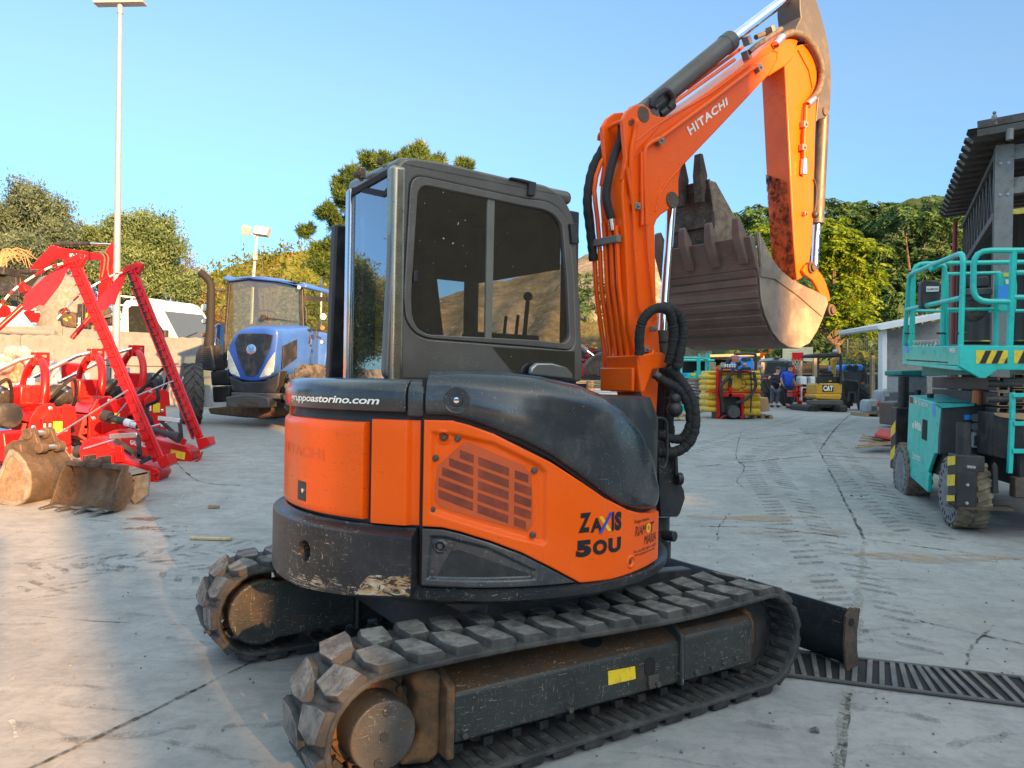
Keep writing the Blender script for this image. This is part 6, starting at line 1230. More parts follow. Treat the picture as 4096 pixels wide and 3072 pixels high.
Yb = 25.6; bo = thing('skid_loader', 'white compact loader with red side panel and lettering beside the wrapped bale', 'loader', (at(*zk(450, 1500), Yb).x, Yb, 1.9))
mb = MB(); flat(mb, zk, Yb, [(190, 1600), (200, 1240), (260, 1190), (640, 1225), (700, 1240), (720, 1600)], 1.6); bd = obj('body', mb, M['white'], bo, .06, 3); mb = MB(); flat(mb, zk, Yb - .03, [(340, 1300), (360, 1265), (660, 1240), (695, 1270), (693, 1390), (640, 1442), (450, 1440)], .03); obj('side_panel', mb, M['red'], bo, .015)
lettering(zk, Yb - .035, 'Bobcat', (515, 1295), (620, 1290), (620, 1262), (515, 1265), M['white_letter'], bd, .03)
for u in (485, 625): mb = MB(); flat(mb, zk, Yb - .02, [(u, 1452), (u + 35, 1452), (u + 35, 1492), (u, 1492)], .02); obj('blue_stripe', mb, M['brightblue'], bo, smooth=0)
mb = MB(); flat(mb, zk, Yb + .1, [(475, 1452), (660, 1452), (660, 1465), (475, 1465)], .01); obj('blue_stripe', mb, M['brightblue'], bo, smooth=0)
bo2 = thing('skid_loader', 'white and red loader with blue-tinted cab glass cut off by the left edge', 'loader', (at(*zk(40, 1500), Yb).x, Yb, 1.9))
mb = MB(); flat(mb, zk, Yb, [(-250, 1620), (-250, 1180), (60, 1180), (150, 1210), (185, 1280), (185, 1620)], 1.6); obj('body', mb, M['white'], bo2, .06, 3); mb = MB(); flat(mb, zk, Yb - .03, [(-200, 1190), (90, 1180), (150, 1225), (165, 1280), (120, 1350), (-200, 1400)], .04); obj('side_panel', mb, M['red'], bo2, .02)
mb = MB(); flat(mb, zk, Yb + .1, [(-250, 690), (80, 700), (130, 790), (290, 1000), (60, 1010), (-250, 990)], .02); obj('cab_glass', mb, M['glass_car'], bo2, smooth=0)
mb = MB(); mb.beam(at(*zk(-250, 650), Yb + .3), at(*zk(190, 700), Yb + .3), .9, .25); mb.beam(at(*zk(-250, 1000), Yb + .1), at(*zk(300, 1010), Yb + .1), .12, .14); mb.beam(at(*zk(120, 790), Yb + .1), at(*zk(300, 1010), Yb + .1), .06, .06); obj('cab_frame', mb, M['black'], bo2, .02)
mb = MB(); flat(mb, zk, Yb - .02, [(-100, 1455), (105, 1455), (105, 1482), (-100, 1482)], .02); obj('blue_stripe', mb, M['brightblue'], bo2, smooth=0)
Yq = 26.5; c_ = at(*zk(940, 1500), Yq); mb = MB(); mb.lathe([(.95, -.35), (1.0, -.1), (.96, .3), (1.0, .6), (.98, 1.0), (.93, 1.35), (.75, 1.62), (.45, 1.76), (0, 1.80)], (c_.x, c_.y, c_.z), (0, 0, 1), 28); wb = tag(obj('wrapped_bale', mb, M['wrapgrey'], None, smooth=60), 'pale round bale wrapped in film behind the white loader', 'bale')
Yq = 25.2; mb = MB(); flat(mb, zk, Yq, [(880, 1320), (910, 1290), (1010, 1270), (1130, 1335), (1128, 1500), (1060, 1520), (920, 1490)], .8); gb = tag(obj('grapple_bucket', mb, M['rust'], None, .05, 3), 'brown steel bucket with yellow patches behind the low kerb wall', 'bucket')
mb = MB(); flat(mb, zk, Yq - .01, [(930, 1380), (970, 1370), (1000, 1410), (985, 1420), (950, 1400)], .01); flat(mb, zk, Yq - .01, [(1010, 1355), (1050, 1352), (1050, 1372), (1015, 1370)], .01); objs('yellow_patch', mb, M['yellow'], gb, smooth=0)
mb = MB(); mb.tube(spline(seg(zk, (880, 1330, Yq - .1), (890, 1270, Yq - .1), (950, 1240, Yq - .1), (1010, 1260, Yq - .1), (1020, 1290, Yq - .1)), 5), .04, 8); obj('handle', mb, M['black'], gb)
Yq = 24.8; at_ = thing('loader_mast', 'upright black loader attachment with white vertical lettering', 'attachment', at(*zk(1200, 1520), Yq))
mb = MB(); flat(mb, zk, Yq, [(1140, 1160), (1225, 1160), (1225, 1525), (1128, 1525)], .3); ms = obj('upright', mb, M['black'], at_, .02); mb = MB(); flat(mb, zk, Yq, [(1240, 1200), (1262, 1200), (1262, 1520), (1240, 1520)], .2); flat(mb, zk, Yq, [(1275, 1180), (1300, 1180), (1300, 1520), (1275, 1520)], .2); objs('fork_rail', mb, M['black'], at_, bevel=.01)
q = AT(zk, Yq - .004, (1185, 1515), (1185, 1365), (1140, 1365), (1132, 1515)); mb = MB(); fit_text(mb, 'Bobcat', quad_fn(q[0], q[1], q[2], q[3]), .03); obj('lettering', mb, M['white_letter'], ms, fix=False, smooth=0); mb = MB(); flat(mb, zk, Yq - .01, [(1265, 1320), (1290, 1280), (1290, 1400), (1265, 1400)], .02); obj('yellow_mark', mb, M['yellow'], at_, smooth=0)
Yq = 25.4; mw = thing('black_attachment', 'tangle of black steel attachments between the lamp post and the loader mast', 'attachment', at(*zk(1480, 1540), Yq))
for a_, b_ in (((1300, 1500), (1400, 1350)), ((1400, 1350), (1640, 1320)), ((1330, 1520), (1620, 1500)), ((1440, 1320), (1640, 1250)), ((1560, 1560), (1640, 1480))): mb = MB(); mb.beam(at(*zk(*a_), Yq), at(*zk(*b_), Yq + .3), .12, .2); obj('steel_arm', mb, M['black'], mw, .02)
mb = MB(); flat(mb, zk, Yq + .3, [(1330, 1380), (1640, 1330), (1640, 1560), (1300, 1560)], .3); obj('plate', mb, M['black'], mw, .02); mb = MB(); mb.beam(at(*zk(1490, 1350), Yq), at(*zk(1560, 1450), Yq), .06, .1); obj('rusty_arm', mb, M['rust'], mw, .01)
mb = MB()
for k in range(26):
 a = random.uniform(.3, 1.3); q = [at(*zk(-60 + 3 * k, 620 + random.uniform(-40, 40)), 31)]; x1, y1 = random.uniform(60, 520), random.uniform(330, 640); q += [at(*zk(x1 * .4, 480 - random.uniform(0, 140)), 31), at(*zk(x1 * .8, 400 + random.uniform(-30, 130)), 31), at(*zk(x1, y1), 31)]; mb.tube(spline(q, 5), .014, 5)
tag(obj('dry_palm_fronds', mb, M['drybranch'], None), 'bare brown arching stalks above the loader cabs at the left edge', 'plant')
zt = zoom(700, 1000, 700, 750, 1548, 1659)
o_ = at(*zt(690, 1480), 14.6); TR = Frame(o_.x, 14.6, 190.0, gz(0, 14.6))
tr = thing('tractor', 'blue tractor facing the viewer with black exhaust stack and pale headlamps', 'tractor', TR.o)
YZt = lambda x, *pts: [(lambda q: (q.y, q.z))(TR.onx(*zt(u, v), x)) for u, v in pts]
hf = YZt(0, (468, 900), (500, 800), (560, 725), (650, 680), (800, 678), (880, 690), (915, 730), (905, 880), (880, 1070), (810, 1140), (700, 1162), (590, 1150), (500, 1110), (468, 1030))
cyh = sum(p[0] for p in hf) / len(hf); czh = sum(p[1] for p in hf) / len(hf)
hfs = [(p.x, p.y) for p in spline([(a, b, 0) for a, b in hf], 4, True)]
def ringx(x, s, dz, zs=1.0): return [(x, cyh + (a - cyh) * s, czh + (b - czh) * s * zs + dz) for a, b in hfs]
mb = MB(TR.M); mb.loft([ringx(.02, .93, -.01), ringx(0, .985, 0), ringx(-.04, 1.0, .004), ringx(-.5, 1.03, .03), ringx(-1.35, 1.06, .10)]); hd_ = obj('bonnet', mb, M['blue'], tr, smooth=50)
mb = MB(TR.M); g_ = YZt(.03, (530, 820), (560, 745), (620, 738), (800, 740), (868, 755), (845, 860), (790, 980), (730, 1095), (690, 1120), (630, 1115), (595, 1050), (555, 940)); mb.prism(g_, .022, .036, 'yz'); gl_ = obj('grille', mb, surf('black_grille', (.022, .022, .024), .35, 0, .3, 5, (.10, .095, .085), .35, 4, (.3, .28, .25), .6, .1, 150), tr, .012, 3)
mb = MB(TR.M); c_ = YZt(.04, (676, 880))[0]; mb.lathe([(.10, 0), (.10, .012), (.085, .016), (.0, .017)], (.036, c_[0], c_[1]), (1, 0, 0), 24); bd_ = obj('badge', mb, M['silver'], tr)
mb = MB(TR.M)
for sg in (-1, 1):
 for k in range(3): mb.prism([(c_[0], c_[1] - .055 + k * .03), (c_[0] + sg * .055, c_[1] - .01 + k * .03), (c_[0] + sg * .055, c_[1] + .005 + k * .03), (c_[0], c_[1] - .04 + k * .03)], .054, .056, 'yz')
obj('badge_leaf', mb, M['brightblue'], bd_, smooth=0)
for pts, lc in ((((472, 885), (490, 920), (520, 990), (560, 1080), (578, 1125), (540, 1115), (490, 1080), (470, 1040)), (516, 1065)), (((885, 900), (880, 1000), (868, 1080), (820, 1115), (745, 1132), (775, 1070), (820, 990)), (822, 1078))):
 mb = MB(TR.M); mb.prism(YZt(.02, *pts), -.03, .030, 'yz'); hl = obj('headlight', mb, M['hlamp'], tr, .012, 3); mb = MB(TR.M); q = YZt(.03, lc)[0]; mb.lathe([(.075, 0), (.075, .004), (.055, .006), (.0, .004)], (.030, q[0], q[1]), (1, 0, 0), 18); obj('reflector', mb, M['lamp'], hl)
mb = MB(TR.M); q = YZt(-.3, (890, 850), (930, 800), (930, 950), (890, 1050)); mb.prism([(-.15, q[3][1]), (-.15, q[0][1]), (-.75, q[1][1] + .05), (-.75, q[2][1])], max(a for a, b in hfs) * 1.02, max(a for a, b in hfs) * 1.02 + .012, 'xz'); obj('side_grille', mb, M['black'], tr, .01)
mb = MB(TR.M); mb.prism(YZt(.02, (472, 1115), (600, 1165), (800, 1160), (890, 1110), (930, 1060), (915, 1200), (880, 1270), (600, 1280), (500, 1250)), -.30, .02, 'yz'); obj('front_skirt', mb, M['blackplastic'], tr, .03, 3)
mb = MB(TR.M); mb.prism(YZt(.2, (452, 1300), (560, 1285), (640, 1275), (730, 1285), (835, 1310), (838, 1395), (560, 1398), (455, 1385)), -.1, .22, 'yz'); mb.prism(YZt(.2, (470, 1260), (900, 1270), (905, 1320), (470, 1310)), -.35, .1, 'yz'); wt = obj('front_weight', mb, M['armblack'], tr, .02); mb = MB(TR.M); mb.prism(YZt(.22, (555, 1332), (735, 1338), (730, 1385), (560, 1380)), .221, .232, 'yz'); obj('hook_slot', mb, M['rust'], wt, .008)
mb = MB(TR.M); mb.prism(YZt(-.45, (300, 1400), (520, 1380), (900, 1390), (1040, 1370), (1050, 1450), (780, 1490), (600, 1480), (320, 1450)), -.6, -.4, 'yz'); obj('front_axle', mb, surf('muddy_axle', (.14, .085, .045), .8, 0, .3, 4, (.05, .045, .04), .4, 6), tr, .03, 3)
mb = MB(TR.M); mb.box((-.9, cyh, .75), (1.6, .6, .5)); obj('engine', mb, M['black'], tr, .03)
xw = -1.30
wsn = YZt(xw, (440, 720), (480, 330), (500, 275), (800, 265), (1080, 310), (1115, 350), (1120, 720), (1100, 990), (990, 1000), (960, 780), (900, 690), (700, 660), (560, 720), (500, 800), (470, 990), (445, 980))
fr_ = YZt(xw, (425, 1040), (440, 700), (470, 290), (500, 262), (650, 248), (900, 265), (1100, 318), (1135, 350), (1145, 700), (1120, 1010), (1100, 1010), (1112, 700), (1100, 350), (1075, 318), (900, 290), (650, 268), (510, 285), (492, 320), (462, 700), (450, 1040))
mb = MB(TR.M); mb.prism(fr_, xw - .05, xw + .03, 'yz'); obj('cab_frame', mb, M['black'], tr, .012)
mb = MB(TR.M); mb.prism(YZt(xw, (450, 1030), (462, 700), (492, 320), (510, 285), (650, 268), (900, 290), (1075, 318), (1100, 350), (1112, 700), (1100, 1010)), xw - .012, xw - .012, 'yz'); mb.f = mb.f[:1]; mb.m = mb.m[:1]; obj('windscreen', mb, M['glass_tractor'], tr, smooth=0)
yl_, yr_ = fr_[1][0], fr_[8][0]; zt0 = fr_[3][1]
mb = MB(TR.M)
for y in (yl_ + .02, yr_ + .02): mb.beam((-2.65, y, .95), (-2.55, y, zt0), .08, .08); mb.beam((-1.30, y, 1.2), (-2.6, y, 1.15), .05, .05)
mb.beam((-2.6, yl_, .95), (-2.6, yr_, .95), .08, .3); obj('rear_post', mb, M['black'], tr, .012)
mb = MB(TR.M)
for y in (yl_ + .015, yr_ + .02): mb.add([(-1.32, y, 1.2), (-2.6, y, 1.15), (-2.52, y, zt0), (-1.34, y, zt0)], [(0, 1, 2, 3)])
mb.add([(-2.6, yl_ + .05, 1.15), (-2.6, yr_ - .05, 1.15), (-2.52, yr_ - .05, zt0), (-2.52, yl_ + .05, zt0)], [(0, 1, 2, 3)]); objs('cab_pane', mb, M['glass_door'], tr, smooth=0, fix=False)
rf_ = YZt(xw + .12, (425, 262), (430, 235), (465, 222), (500, 245), (620, 232), (800, 235), (960, 258), (1060, 292), (1095, 288), (1140, 285), (1165, 315), (1160, 335), (1120, 330), (1090, 318), (900, 278), (650, 252), (520, 268), (490, 275)); mb = MB(TR.M); mb.prism(rf_, -2.5, xw + .12, 'yz'); obj('cab_roof', mb, M['blue'], tr, .03, 3)
mb = MB(TR.M); mb.box((-2.2, (yl_ + yr_) / 2 - .1, 1.35), (.5, .5, .15)); mb.box((-2.42, (yl_ + yr_) / 2 - .1, 1.75), (.14, .5, .65)); mb.prism(YZt(-1.5, (635, 665), (690, 655), (700, 595), (810, 600), (815, 655), (900, 660), (940, 720), (930, 790), (600, 790)), -1.6, -1.45, 'yz'); obj('seat', mb, plain('brown_interior', (.13, .10, .065), .8), tr, .04, 3)
mb = MB(TR.M); q = [TR.onx(*zt(u, v), -1.7) for u, v in ((705, 575), (730, 545), (800, 535), (870, 550), (900, 580))]; mb.tube(spline(q, 6), .018, 8); obj('steering_wheel', mb, M['black'], tr)
mb = MB(TR.M); q = [TR.onx(*zt(u, v), xw + .05) for u, v in ((785, 598), (1090, 635))]; mb.tube(q, [.018, .006], 8); c_ = q[0]; mb.lathe([(.0, .0), (.06, 0), (.06, .05), (.0, .06)], (c_.x, c_.y, c_.z), (1, 0, 0), 18); obj('wiper', mb, M['black'], tr)
for pts in (((995, 848), (1075, 850), (1072, 895), (993, 893)), ((993, 903), (1073, 905), (1068, 955), (990, 952))): mb = MB(TR.M); mb.prism(YZt(xw + .04, *pts), xw + .035, xw + .038, 'yz'); obj('notice', mb, M['whiteplastic'], tr, smooth=0)
mb = MB(TR.M); mb.prism(YZt(xw - .4, (1160, 760), (1185, 715), (1225, 715), (1200, 960), (1190, 1080), (1140, 960)), xw - .6, xw - .35, 'yz'); obj('door_trim', mb, M['blue'], tr, .01)
for pts, x in ((((1225, 715), (1370, 740), (1350, 900), (1310, 1083), (1190, 1078), (1205, 900)), -1.95), (((342, 665), (380, 652), (372, 800), (400, 1050), (385, 1040), (345, 800)), -1.9)): mb = MB(TR.M); mb.prism(YZt(x, *pts), x - .3, x, 'yz'); obj('rear_fender', mb, M['blue'], tr, .04, 3)
mb = MB(TR.M); q = [TR.onx(*zt(u, v), -.95) for u, v in ((300, 850), (312, 700), (318, 420), (318, 330), (305, 280), (270, 235), (225, 200))]; mb.tube([q[0]] + spline(q[1:], 5), [.11] + [.085] * 8 + [.075] * 18, 18)
ex = obj('exhaust_stack', mb, M['seam'], tr); mb = MB(TR.M); mb.prism(YZt(-.95, (245, 840), (345, 840), (380, 1050), (375, 1075), (250, 1060), (190, 1050), (205, 930)), -1.25, -.85, 'yz'); mb.tube([TR.onx(*zt(345, 350), -1.0), TR.onx(*zt(455, 360), -1.2)], .03); es = objs('exhaust_shield', mb, M['blackplastic'], tr, bevel=.03)[0]
mb = MB(TR.M)
for k in range(9): v_ = 872 + k * 19; q = YZt(-.85, (250, v_), (312 + k * 1.0, v_), (312 + k * 1.0, v_ + 8), (250, v_ + 8)); mb.prism(q, -.849, -.842, 'yz')
objs('vent_slot', mb, M['seam'], es, smooth=0)
mb = MB(TR.M); mb.prism(YZt(-.9, (310, 1075), (470, 1055), (480, 1190), (320, 1200)), -1.6, -.9, 'yz'); mb.prism(YZt(-.9, (320, 1210), (480, 1200), (480, 1340), (330, 1350)), -1.6, -.92, 'yz'); obj('fuel_tank', mb, M['black'], tr, .03)
for (u, v), r, m in (((260, 508), 40, 'lamp'), ((256, 630), 26, 'lamp'), ((250, 752), 18, 'amber'), ((1310, 590), 34, 'lamp'), ((1303, 690), 24, 'amber'), ((1297, 815), 18, 'lamp'), ((1097, 330), 20, 'lamp')):
 x = -1.2; q = TR.onx(*zt(u, v), x); rr = r / 2.2117 / 1.8517 * 15.8 / 1661; mb = MB(TR.M); mb.lathe([(rr * .6, -.08), (rr, -.02), (rr, .0), (rr * .9, .004)], (q.x, q.y, q.z), (1, 0, 0), 18); wlmp = obj('work_lamp', mb, M['black'], tr); mb = MB(TR.M); mb.lathe([(rr * .88, .0), (rr * .7, .012), (0, .018)], (q.x + .002, q.y, q.z), (1, 0, 0), 18); obj('lens', mb, M[m], wlmp)
mb = MB(TR.M); T3 = lambda u, v, x: TR.onx(*zt(u, v), x)
for pts in (((430, 660), (380, 635), (290, 630)), ((280, 710), (310, 690), (315, 600), (275, 560)), ((1135, 715), (1180, 705), (1290, 705)), ((1290, 780), (1255, 760), (1250, 700), (1270, 650))): mb.tube(spline([T3(u, v, -1.22) for u, v in pts], 5), .022, 8)
mb.beam(T3(1130, 425, -1.35), T3(1390, 440, -1.35), .05, .09); mb.beam(T3(1370, 380, -1.35), T3(1385, 500, -1.35), .12, .10); objs('lamp_stalk', mb, M['black'], tr)
mb = MB(TR.M)
for pts in (((375, 670), (355, 700), (355, 760), (385, 800), (380, 830), (410, 865)), ((445, 490), (420, 520), (400, 640)), ((1150, 500), (1165, 560), (1160, 640)), ((1165, 750), (1195, 760), (1190, 815), (1165, 820)), ((1165, 830), (1160, 880), (1130, 910))): mb.tube(spline([T3(u, v, -1.28) for u, v in pts], 5), .02, 8)
objs('grab_handle', mb, M['black'], tr)
mb = MB(TR.M); mb.prism(YZt(-1.0, (1018, 1002), (1270, 1012), (1272, 1112), (1020, 1100)), -1.3, -.95, 'yz'); tb = obj('toolbox', mb, M['armblack'], tr, .02); mb = MB(TR.M)
for u in (1060, 1210): mb.prism(YZt(-.94, (u - 22, 1010), (u + 22, 1010), (u + 20, 1052), (u - 20, 1050)), -.945, -.93, 'yz')
objs('latch', mb, M['black'], tb, bevel=.006)
mb = MB(TR.M); mb.prism(YZt(-1.0, (960, 1080), (1040, 1090), (1040, 1350), (930, 1350)), -1.5, -1.0, 'yz'); obj('steps', mb, M['black'], tr, .02)
def wheel(parent, c, ax, r, w_, rim_m, tread_m, rim_r, n=18, name='wheel', lug=.035, slant=.35):
 """tyre with two rows of slanted lugs, and a dished rim"""
 ax = Vector(ax).normalized(); a = ax.cross(Vector((0, 0, 1))).normalized(); b = ax.cross(a); c = Vector(c); MM = parent_M = TR.M if parent is tr else None
 mb = MB(MM); mb.lathe([(rim_r, -w_ * .42), (r * .8, -w_ * .5), (r - lug * 1.5, -w_ * .46), (r - lug, -w_ * .3), (r - lug, w_ * .3), (r - lug * 1.5, w_ * .46), (r * .8, w_ * .5), (rim_r, w_ * .42)], c, ax, 48)
 for k in range(n):
  for sg in (-1, 1):
   t0 = 2 * math.pi * (k + (.5 if sg > 0 else 0)) / n; vs = []
   for (h, rr, dt) in ((.02, r, slant), (.47, r - .006, 0), ):
    for e in (-.052, .052):
     tt = t0 + dt + e * .62 / r; vs.append((c + ax * sg * w_ * h + (a * math.cos(tt) + b * math.sin(tt)) * rr)); vs.append(c + ax * sg * w_ * h + (a * math.cos(t0 + dt + e / r) + b * math.sin(t0 + dt + e / r)) * (r - lug * 1.4))
   for e in (-.05, .05): tt = t0 - .06 + e * .6 / r; vs.append(c + ax * sg * w_ * .50 + (a * math.cos(tt) + b * math.sin(tt)) * r * .86)
   mb.add(vs, [(0, 2, 6, 4), (0, 4, 5, 1), (2, 3, 7, 6), (0, 1, 3, 2), (4, 6, 9, 8), (4, 8, 5), (6, 7, 9)])
 ty = obj(name, mb, tread_m, parent, .004, 1)
 mb = MB(MM); mb.lathe([(rim_r, -w_ * .40), (rim_r * 1.04, w_ * .44), (rim_r * .93, w_ * .43), (rim_r * .86, w_ * .16), (rim_r * .45, w_ * .10), (rim_r * .40, w_ * .2), (0, w_ * .2)], c, ax, 32); obj('rim', mb, rim_m, ty); return ty
pw = TR.loc(gp(418, 930)); wc = TR.onx(413, 862, -.35)
wheel(tr, (wc.x, wc.y, .60), (.62, -.78, .0), .615, .36, M['whiteplastic'], M['tyre'], .33, 17)
wheel(tr, (-.42, .98, .60), (.25, .97, 0), .615, .36, M['whiteplastic'], M['tyre'], .33, 17)
for y in (-.80, .98): wheel(tr, (-2.35, y, .80), (0, 1 if y > 0 else -1, 0), .80, .45, M['whiteplastic'], M['tyre'], .45, 20)
mb = MB(TR.M); mb.box((-2.0, cyh, .78), (1.4, .5, .5)); mb.cyl((-2.35, -.8, .8), (-2.35, .98, .8), .15); obj('gearbox', mb, M['black'], tr, .03)
Yf = 48; fl = thing('floodlight_mast', 'slim mast with two angled floodlights above the blue tractor', 'lamp post', (at(552, 780, Yf).x, Yf, .6)); zz0 = z0
q0, q1 = at(*z0(1602, 800), Yf), at(*z0(1622, 545), Yf); mb = MB(); mb.tube([(q0.x - .2, Yf, .6), q0, q1], [.13, .11, .07], 10); obj('pole', mb, M['zinc'], fl)
mb = MB();
for e in ((1575, 520), (1600, 515), (1640, 520), (1660, 535)): mb.tube([at(*z0(1622, 560), Yf), at(*z0(*e), Yf)], .03, 6)
mb.box(at(*z0(1615, 670), Yf - .15), (.25, .15, .5)); obj('bracket', mb, M['zinc'], fl)
mb = MB(); c_ = at(*z0(1556, 507), Yf); mb.box(c_, (.55, .35, .55), (.5, .3, .3)); obj('floodlight', mb, M['greyplastic'], fl, .03); mb = MB(); c_ = at(*z0(1655, 515), Yf); mb.box(c_, (1.0, .4, .55), (-.35, .15, -.2)); f2 = obj('floodlight', mb, M['zinc'], fl, .03); mb = MB(); mb.box(c_ + Vector((0, -.22, -.02)), (.8, .04, .4), (-.35, .15, -.2)); obj('lens', mb, M['lamp'], f2)
q0, q1 = at(*z0(2030, 930), 60), at(*z0(2034, 740), 60); mb = MB(); mb.tube([(q0.x, 60, .6), q0, q1, q1 + Vector((-.3, 0, .35)), q1 + Vector((-1.2, 0, .5))], [.12, .10, .07, .06, .05], 8); tag(obj('street_lamp', mb, M['zinc'], None), 'slim curved street lamp before the hill, just left of the cab', 'street lamp')
zr1 = zoom(3400, 950, 696, 1200, 962, 1659); zr2 = zoom(3300, 400, 796, 1000, 1321, 1659); zr3 = zoom(3500, 1450, 596, 700, 1413, 1659); zf = zoom(2600, 1300, 1000, 450, 2212, 995); zs = zoom(2600, 1400, 500, 320, 2212, 1416); zp = zoom(2950, 1400, 350, 300, 1936, 1659); zc2 = zoom(3200, 1350, 500, 350, 2212, 1548); zw = zoom(3796, 480, 300, 500, 995, 1659)
lb = gp(2050, 1138); LF = Frame(lb.x, lb.y, 12.8, lb.z)
sl_ = thing('scissor_lift', 'large turquoise rough-terrain scissor lift parked at the right edge', 'lift', lb)
FX = lambda y, *pts: [(lambda q: (q.x, q.z))(LF.ony(*zr1(u, v), y)) for u, v in pts]
GX = lambda y, *pts: [(lambda q: (q.x, q.z))(LF.ony(*zr3(u, v), y)) for u, v in pts]
RXn = lambda x, *pts: [(lambda q: (q.y, q.z))(LF.onx(*zr3(u, v), x)) for u, v in pts]
def lwheel(x, y, r, w_, sx=0.0):
 ax = Vector((0, 1, 0)); mb = MB(LF.M); mb.lathe([(r * .62, -w_ / 2), (r * .9, -w_ / 2), (r * .96, -w_ * .42), (r * .94, w_ * .42), (r * .9, w_ / 2), (r * .62, w_ / 2)], (x, y, r), ax, 40)
 for k in range(20):
  for sg in (-1, 1):
   t0 = 2 * math.pi * (k + (.5 if sg > 0 else 0)) / 20; c, s = math.cos, math.sin
   vs = []
   for yy, dt in ((.02, .10), (.5, -.06)):
    for e in (-.10, .10):
     for rr in (r * .93, r): t1 = t0 + dt + e * (1 if rr < r else .75); vs.append((x + rr * c(t1), y + sg * yy * w_, r + rr * s(t1)))
   mb.add(vs, [(1, 3, 7, 5), (0, 1, 5, 4), (2, 6, 7, 3), (0, 2, 3, 1), (4, 5, 7, 6)])
 ty = obj('wheel', mb, M['tyre_dusty'], sl_, .004, 1)
 mb = MB(LF.M); mb.lathe([(r * .64, w_ / 2 + .002), (r * .88, w_ / 2 + .004), (r * .88, w_ / 2 - .02), (r * .64, w_ / 2 - .02)], (x, y, r), ax, 40); obj('side_wall', mb, M['tyre_grey'], ty)
 mb = MB(LF.M)
 for k in range(26): a = 2 * math.pi * k / 26; a2 = a + .075; a3 = a + .15; q = [(r * .67, a), (r * .67, a3), (r * .82, a2)] if k % 2 else [(r * .82, a), (r * .82, a3), (r * .67, a2)]; mb.add([(x + rr * math.cos(t), y + w_ / 2 + .0055, r + rr * math.sin(t)) for rr, t in q], [(0, 1, 2)])
 obj('tread_holes', mb, M['seam'], ty, smooth=0)
 mb = MB(LF.M); mb.lathe([(r * .63, w_ * .48), (r * .60, w_ * .48), (r * .56, w_ * .1), (r * .3, w_ * .06), (r * .26, w_ * .16), (r * .12, w_ * .18), (0, w_ * .18)], (x, y, r), ax, 32)
 for k in range(5): a = 2 * math.pi * k / 5; mb.cyl((x + r * .2 * math.cos(a), y + w_ * .1, r + r * .2 * math.sin(a)), (x + r * .2 * math.cos(a), y + w_ * .24, r + r * .2 * math.sin(a)), .016, None, 6)
 obj('rim', mb, M['wheelgrey'], ty)
for x, y in ((.0, -.13), (1.78, -.13), (.0, -1.75), (1.78, -1.75)): lwheel(x, y, .35, .27)
mb = MB(LF.M); pl = GX(-.02, (325, 310), (575, 385), (625, 430), (610, 600), (600, 860), (560, 865), (500, 1040), (510, 1060), (500, 1230), (295, 1050), (315, 500)); mb.prism(pl, -.06, -.02, 'xz'); bx = obj('side_cover', mb, M['teal'], sl_, .008)
zt_l = pl[0][1]; xa_, xb_ = pl[2][0], pl[0][0]
mb = MB(LF.M); tp = [LF.ony(*zr3(u, v), -.06) for u, v in ((325, 312), (575, 385))]; q = [tp[0], tp[1], tp[1] + Vector((-.02, -.72, .02)), tp[0] + Vector((0, -.72, .05))]; mb.add(list(q) + [p - Vector((0, 0, .04)) for p in q], [(0, 3, 2, 1), (4, 5, 6, 7), (0, 1, 5, 4), (1, 2, 6, 5), (2, 3, 7, 6), (3, 0, 4, 7)]); obj('top_cover', mb, M['teal'], sl_, .006)
mb = MB(LF.M); mb.box(((xa_ + xb_) / 2 + .02, -.42, zt_l - .45), (xb_ - xa_ - .06, .66, .78)); eb = obj('engine_box', mb, M['black'], sl_, .01)
def dec(parent, name, body, pts, m, y=-.017, bold=.02): q = [LF.ony(*zr3(u, v), y) for u, v in pts]; mb = MB(LF.M); fit_text(mb, body, quad_fn(*q), bold); obj(name, mb, M[m], parent, fix=False, smooth=0)
dec(bx, 'lettering', 'IM 13180 DE', ((378, 395), (500, 425), (500, 392), (378, 345)), 'white_letter'); dec(bx, 'lettering', 'IMER', ((378, 625), (440, 655), (440, 590), (378, 545)), 'white_letter', bold=.05); dec(bx, 'lettering', 'Tecnomat', ((355, 885), (432, 915), (432, 885), (355, 850)), 'white_letter'); dec(bx, 'lettering', 'service', ((355, 905), (432, 938), (432, 920), (355, 892)), 'white_letter')
def patch(parent, name, pts, m, y=-.0175, h=.002): mb = MB(LF.M); mb.prism(GX(y, *pts), y - h, y, 'xz'); return obj(name, mb, M[m], parent, smooth=0)
patch(bx, 'label', ((330, 322), (360, 330), (360, 390), (330, 382)), 'darkred'); patch(bx, 'label', ((543, 385), (570, 392), (568, 515), (545, 510)), 'brightblue'); patch(bx, 'hatch', ((452, 535), (497, 550), (490, 745), (440, 720)), 'seam')
q = GX(-.018, (360, 575), (372, 575), (372, 620), (360, 620)); mb = MB(LF.M); mb.prism(circ(q[0][0] - .015, (q[0][1] + q[2][1]) / 2, .035, 16), -.019, -.017, 'xz'); obj('emblem', mb, M['white_letter'], bx, smooth=0)
XE = pl[2][0]    # near end of the engine box, facing the viewer
def epatch(name, pts, m, x=None, d=.02, bev=.0, par=None): x = XE if x is None else x; mb = MB(LF.M); mb.prism(RXn(x, *pts), x - d, x + .05, 'yz'); return obj(name, mb, M[m], par or sl_, bev, smooth=0 if not bev else 35)
epatch('end_panel', ((625, 430), (925, 405), (1070, 405), (1060, 890), (605, 870)), 'black', XE + .02, .04, .01)
epatch('top_edge', ((575, 385), (930, 390), (925, 412), (625, 432), (600, 420)), 'teal', XE, .05, .004)
